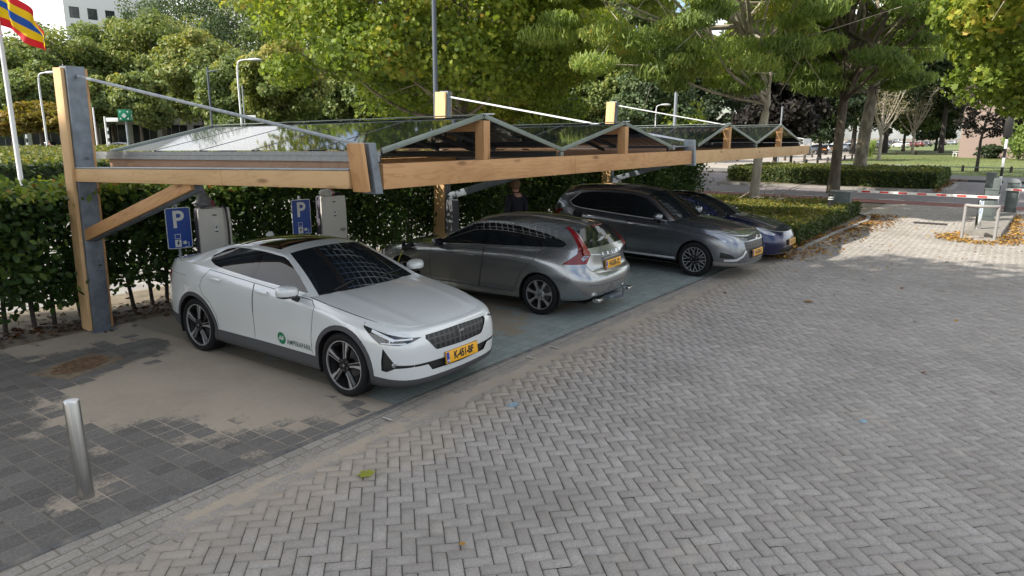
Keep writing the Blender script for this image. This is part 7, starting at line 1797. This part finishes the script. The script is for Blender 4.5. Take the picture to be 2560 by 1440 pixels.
# ---------------------------------------------------------------- parked cars far off
def hatch(pm):
    sp = dict(wb=2.6, r=.32, rim=.22, tw=.21, track=.88, ra=.36, w=.88, mid=-1.25, half=2.1, zf=.19, sub=2, usub=3, nside=20, nv=8,
        front=[(0, 0), (.012, .30), (.05, .56), (.13, .76), (.27, .90), (.46, .975), (.75, 1.)], rear=[(.7, 1.), (.40, .965), (.22, .90), (.10, .78), (.04, .55), (.01, .28), (0, 0)],
        rows=[dict(xf=.78, xr=-3.20, w=.76, z=.22), dict(xf=.88, xr=-3.34, w=.86, z=.27), dict(xf=.90, xr=-3.40, w=.88, z=.50), dict(xf=.86, xr=-3.38, w=.875, z=[(.9, .64), (-3.4, .80)]),
              dict(xf=.76, xr=-3.34, w=[(.8, .72), (.3, .80), (-3, .80), (-3.4, .74)], z=[(.8, .76), (0, .91), (-.6, .96), (-2.6, 1.06), (-3.4, .98)])],
        U=[(.755, .765, .42, None, 0), (.3, .90, .15, None, .004), (-.3, 1.0, -.45, None, .006, 'c'), (-.75, 1.25, -.80, .67, 1.2), (-1.1, 1.44, -1.12, .60, 1.37, 'c'), (-1.8, 1.50, -1.8, .585, 1.40), (-2.6, 1.45, -2.6, .58, 1.34), (-2.95, 1.39, -2.9, .58, 1.29, 'c'), (-3.22, 1.08, -3.13, .68, 1.06, 'c'), (-3.33, .985, -3.24, None, .0)],
        G=(1, 4), pw=2.5, bulge=.012)
    t = thing('parked_car', '', 'car'); c = Car(sp)
    g = lambda f, q: f[c.ls] == 2
    dlo = [(-.55, .99), (-.85, 1.17), (-1.15, 1.34), (-1.8, 1.37), (-2.6, 1.31), (-2.9, 1.2), (-2.85, 1.10), (-1.5, 1.03)]
    pair('side_window', c.take(c.cut(dlo, (1, 0), g)), GLASS, t)
    arches(c, sp); topglass(c, t, 1, 3, 7, pm)
    c.remesh_bvh()
    pair('tail_light', c.take(c.cut([(-2.10, .74), (-2.45, .78), (-2.45, .94), (-2.10, .94)], R45, lambda f, q: f[c.ls] == 0 and q.x < -2.6), .003), REDLAMP, t)
    pair('headlight', c.take(c.cut([(.40, .66), (.02, .72), (-.20, .78), (-.1, .70), (.3, .62)], F45, lambda f, q: f[c.ls] == 0 and q.x > .2), .003), LAMPGLASS, t)
    whole('body', c.bm.copy(), [pm], t); liners(t, sp, .6, -3.1); wheels(t, sp, 'seven', [RIMFACE, GLOSSK, BLACK])
    M = frame3((-3.42, 0, .78), (0, -1, 0), (.0, 0, 1)); o = MB().box((0, 0, 0), (.52, .11, .012)).build('number_plate', PLATE_Y, t); o.matrix_local = M
    return t
PK = paint('black_car_paint', (.014, .015, .017), .3, .3, .1); PR = paint('dark_red_paint', (.13, .012, .018), .4, .3, .1); PBL = paint('bright_blue_paint', (.02, .10, .36), .4, .3, .1); PWH = paint('plain_white_paint', (.72, .73, .73), 0, .4, 0); PGB = paint('blue_grey_paint', (.20, .235, .27), .6, .3, .1)
proto = hatch(PK)
FC = [(2042, 386, 42, PK, 'black hatchback parked first on the sandy car park, beside the carport end'), (2066, 384, 40, PG, 'dark grey hatchback beside the white marker post'), (2080, 382, 38, PWH, 'white hatchback left of the mottled trunk with its red lights visible'), (2116, 379, 40, PG, 'grey car behind the thick forked trunk'), (2132, 378, 44, PWH, 'white hatchback framed between the two big trunks'), (2200, 374, 75, PK, 'black car right of the mottled trunk behind the bush'),
      (2126, 361, 40, PK, 'dark car in the second row behind the white hatchback'), (2176, 361, 50, PGB, 'blue grey car in the second row behind the black car'), (2198, 361, 55, PGB, 'second blue grey car just right of the first one'), (2224, 362, 60, PK, 'dark car at the right end of the second row'), (2253, 369, 50, PWH, 'white car behind the bleached bare tree'), (2277, 368, 55, PR, 'dark red car right of the bleached bare tree'), (2292, 367, 55, PR, 'second dark red car half hidden by thin trunks'), (2312, 366, 60, PK, 'large dark car at the end of the row under the trees'), (2350, 363, 60, PK, 'dark car left of the brick house in the shade'), (2378, 362, 60, PG, 'grey car close to the corner of the brick house'), (2240, 356, 60, PGB, 'small pale car far back in the third row')]
LC = [(262, 106, 128, PWH, 'white car driving left on the far road under the grey school'), (352, 104, 128, PBL, 'bright blue car on the far road behind the carport roof'), (95, 112, 120, PK, 'dark car on the far road just left of the first timber post')]
first = True
def place_far(loc, rz, pm, lab, grp):
    global first
    o = proto if first else copy_tree(proto); first = False
    o.location = loc; o.rotation_euler = (0, 0, rz); o['label'] = lab; o['group'] = grp
    for ch in o.children:
        if ch.type == 'MESH' and ch.name.split('.')[0] in ('body', 'bonnet'): ch.material_slots[0].link = 'OBJECT'; ch.material_slots[0].material = pm
for (u, v, yaw, pm, lab) in FC: p = at(u, v, z=.02); place_far((p.x+math.cos(R(yaw))*1.5, p.y+math.sin(R(yaw))*1.5, .02), R(yaw), pm, lab, 'cars parked on the sandy car park')
for (u, D, yaw, pm, lab) in LC: p = at(u, 340, d=D); place_far((p.x, p.y, 0), R(yaw), pm, lab, 'cars on the far road')
# ---------------------------------------------------------------- cyclists on the far road
def cyclist(u, D, rz, label, coat):
    p = at(u, 340, d=D); b = thing('bicycle', 'bicycle '+label[1], 'bicycle', (p.x, p.y, 0), rz)
    for x in (-.52, .52):
        w = MB(); A = np.linspace(0, 2*PI, 25); w.tube([(x+.33*math.cos(a), 0, .34+.33*math.sin(a)) for a in A], .022, 6)
        for a in np.linspace(0, PI, 7)[:-1]: w.tube([(x+.32*math.cos(a), 0, .34+.32*math.sin(a)), (x-.32*math.cos(a), 0, .34-.32*math.sin(a))], .004, 3)
        w.build('wheel', BLACK if coat else SATIN, b, smooth=1)
    f = MB()
    for s_, e in (((-.52, 0, .34), (0, 0, .32)), ((0, 0, .32), (-.2, 0, .85)), ((-.52, 0, .34), (-.18, 0, .78)), ((0, 0, .32), (.38, 0, .85)), ((-.18, 0, .78), (.38, 0, .85)), ((.52, 0, .34), (.36, 0, 1.05))): f.tube([s_, e], .02, 6)
    f.tube([(.2, .28, 1.08), (.36, .1, 1.06), (.36, -.1, 1.06), (.2, -.28, 1.08)], .014, 6); f.build('frame', POLEGREY, b, smooth=1); rbox('saddle', (-.22, 0, .90), (.26, .15, .06), BLACK, b, .02)
    t = thing('person', label[0], 'person', (p.x, p.y, 0), rz)
    V = [(-.2, 0, .95), (-.12, 0, 1.2), (.02, 0, 1.45), (.07, 0, 1.56), (.10, 0, 1.66), (.11, 0, 1.74), (.02, .19, 1.42), (.16, .24, 1.22), (.30, .22, 1.12), (.02, -.19, 1.42), (.16, -.24, 1.22), (.30, -.22, 1.12), (.18, .10, .82), (.08, .11, .42), (.16, .12, .36), (.22, -.10, .95), (.16, -.11, .55), (.25, -.12, .50)]
    E = [(0, 1), (1, 2), (2, 3), (3, 4), (4, 5), (2, 6), (6, 7), (7, 8), (2, 9), (9, 10), (10, 11), (0, 12), (12, 13), (13, 14), (0, 15), (15, 16), (16, 17)]
    Rr = [.15, .155, .16, .06, .10, .085, .06, .05, .04, .06, .05, .04, .085, .055, .045, .085, .055, .045]
    skin('body', V, E, Rr, SKIN, t, 1)
    ji = [0, 1, 2, 6, 7, 9, 10, 12, 13, 15, 16]; mp = {a: i for i, a in enumerate(ji)}
    skin('clothing', [V[i] for i in ji], [(mp[a], mp[c]) for a, c in E if a in mp and c in mp], [Rr[i]+.02 for i in ji], NAVY, t, 1)
    bm = bmesh.new(); bmesh.ops.create_icosphere(bm, subdivisions=2, radius=.115, matrix=Matrix.Translation((.08, 0, 1.72))); finish('hair', bm, HAIR, t, smooth=3)
cyclist(32, 92, R(140), ('person in dark clothes cycling at the far left behind the flagpole', 'ridden by the cyclist at the far left'), True)
cyclist(122, 90, R(150), ('person in a dark coat on a pale wheeled bicycle left of the first timber post', 'with pale wheels left of the first timber post'), False)
# ---------------------------------------------------------------- daylight
SUNV = Vector((-.98, .62, 1.0)).normalized()
sl = bpy.data.lights.new('sun', 'SUN'); sl.energy = 5.0; sl.angle = R(.55); sl.color = (1, .93, .82)
so = bpy.data.objects.new('sun', sl); COL.objects.link(so); so.rotation_euler = SUNV.to_track_quat('Z', 'Y').to_euler(); so.location = (0, 0, 60)
w = bpy.data.worlds.new('World'); S.world = w; w.use_nodes = True; nt = w.node_tree; g = NT(nt)
bg = nt.nodes['Background']; sk = nt.nodes.new('ShaderNodeTexSky'); sk.sky_type = 'NISHITA'; sk.sun_disc = False
sk.sun_elevation = math.asin(SUNV.z); sk.sun_rotation = math.atan2(SUNV.x, SUNV.y); sk.air_density = 1.; sk.dust_density = 1.6; sk.ozone_density = 1.
v = nt.nodes.new('ShaderNodeTexCoord').outputs['Generated']
x, y, z = g.sep(v); zz = g.math('MAXIMUM', z, .06)
cb = nt.nodes.new('ShaderNodeCombineXYZ'); g.set(cb.inputs[0], g.math('DIVIDE', x, g.math('ADD', zz, .25))); g.set(cb.inputs[1], g.math('DIVIDE', y, g.math('ADD', zz, .25))); g.set(cb.inputs[2], .3)
n = g.noise(cb.outputs[0], 1.35, 8, .58, .3); k = g.step(n, .38, .62)
c = g.mix(g.math('MULTIPLY', k, .88), sk.outputs[0], (8.0, 7.9, 7.7))
g.set(bg.inputs[0], c); bg.inputs[1].default_value = .14
S.view_settings.view_transform = 'Standard'; S.view_settings.look = 'None'; S.view_settings.exposure = .72; S.view_settings.gamma = 1
S.cycles.max_bounces = 8; S.cycles.diffuse_bounces = 3; S.cycles.glossy_bounces = 4; S.cycles.transmission_bounces = 4; S.cycles.transparent_max_bounces = 12; S.cycles.use_denoising = True
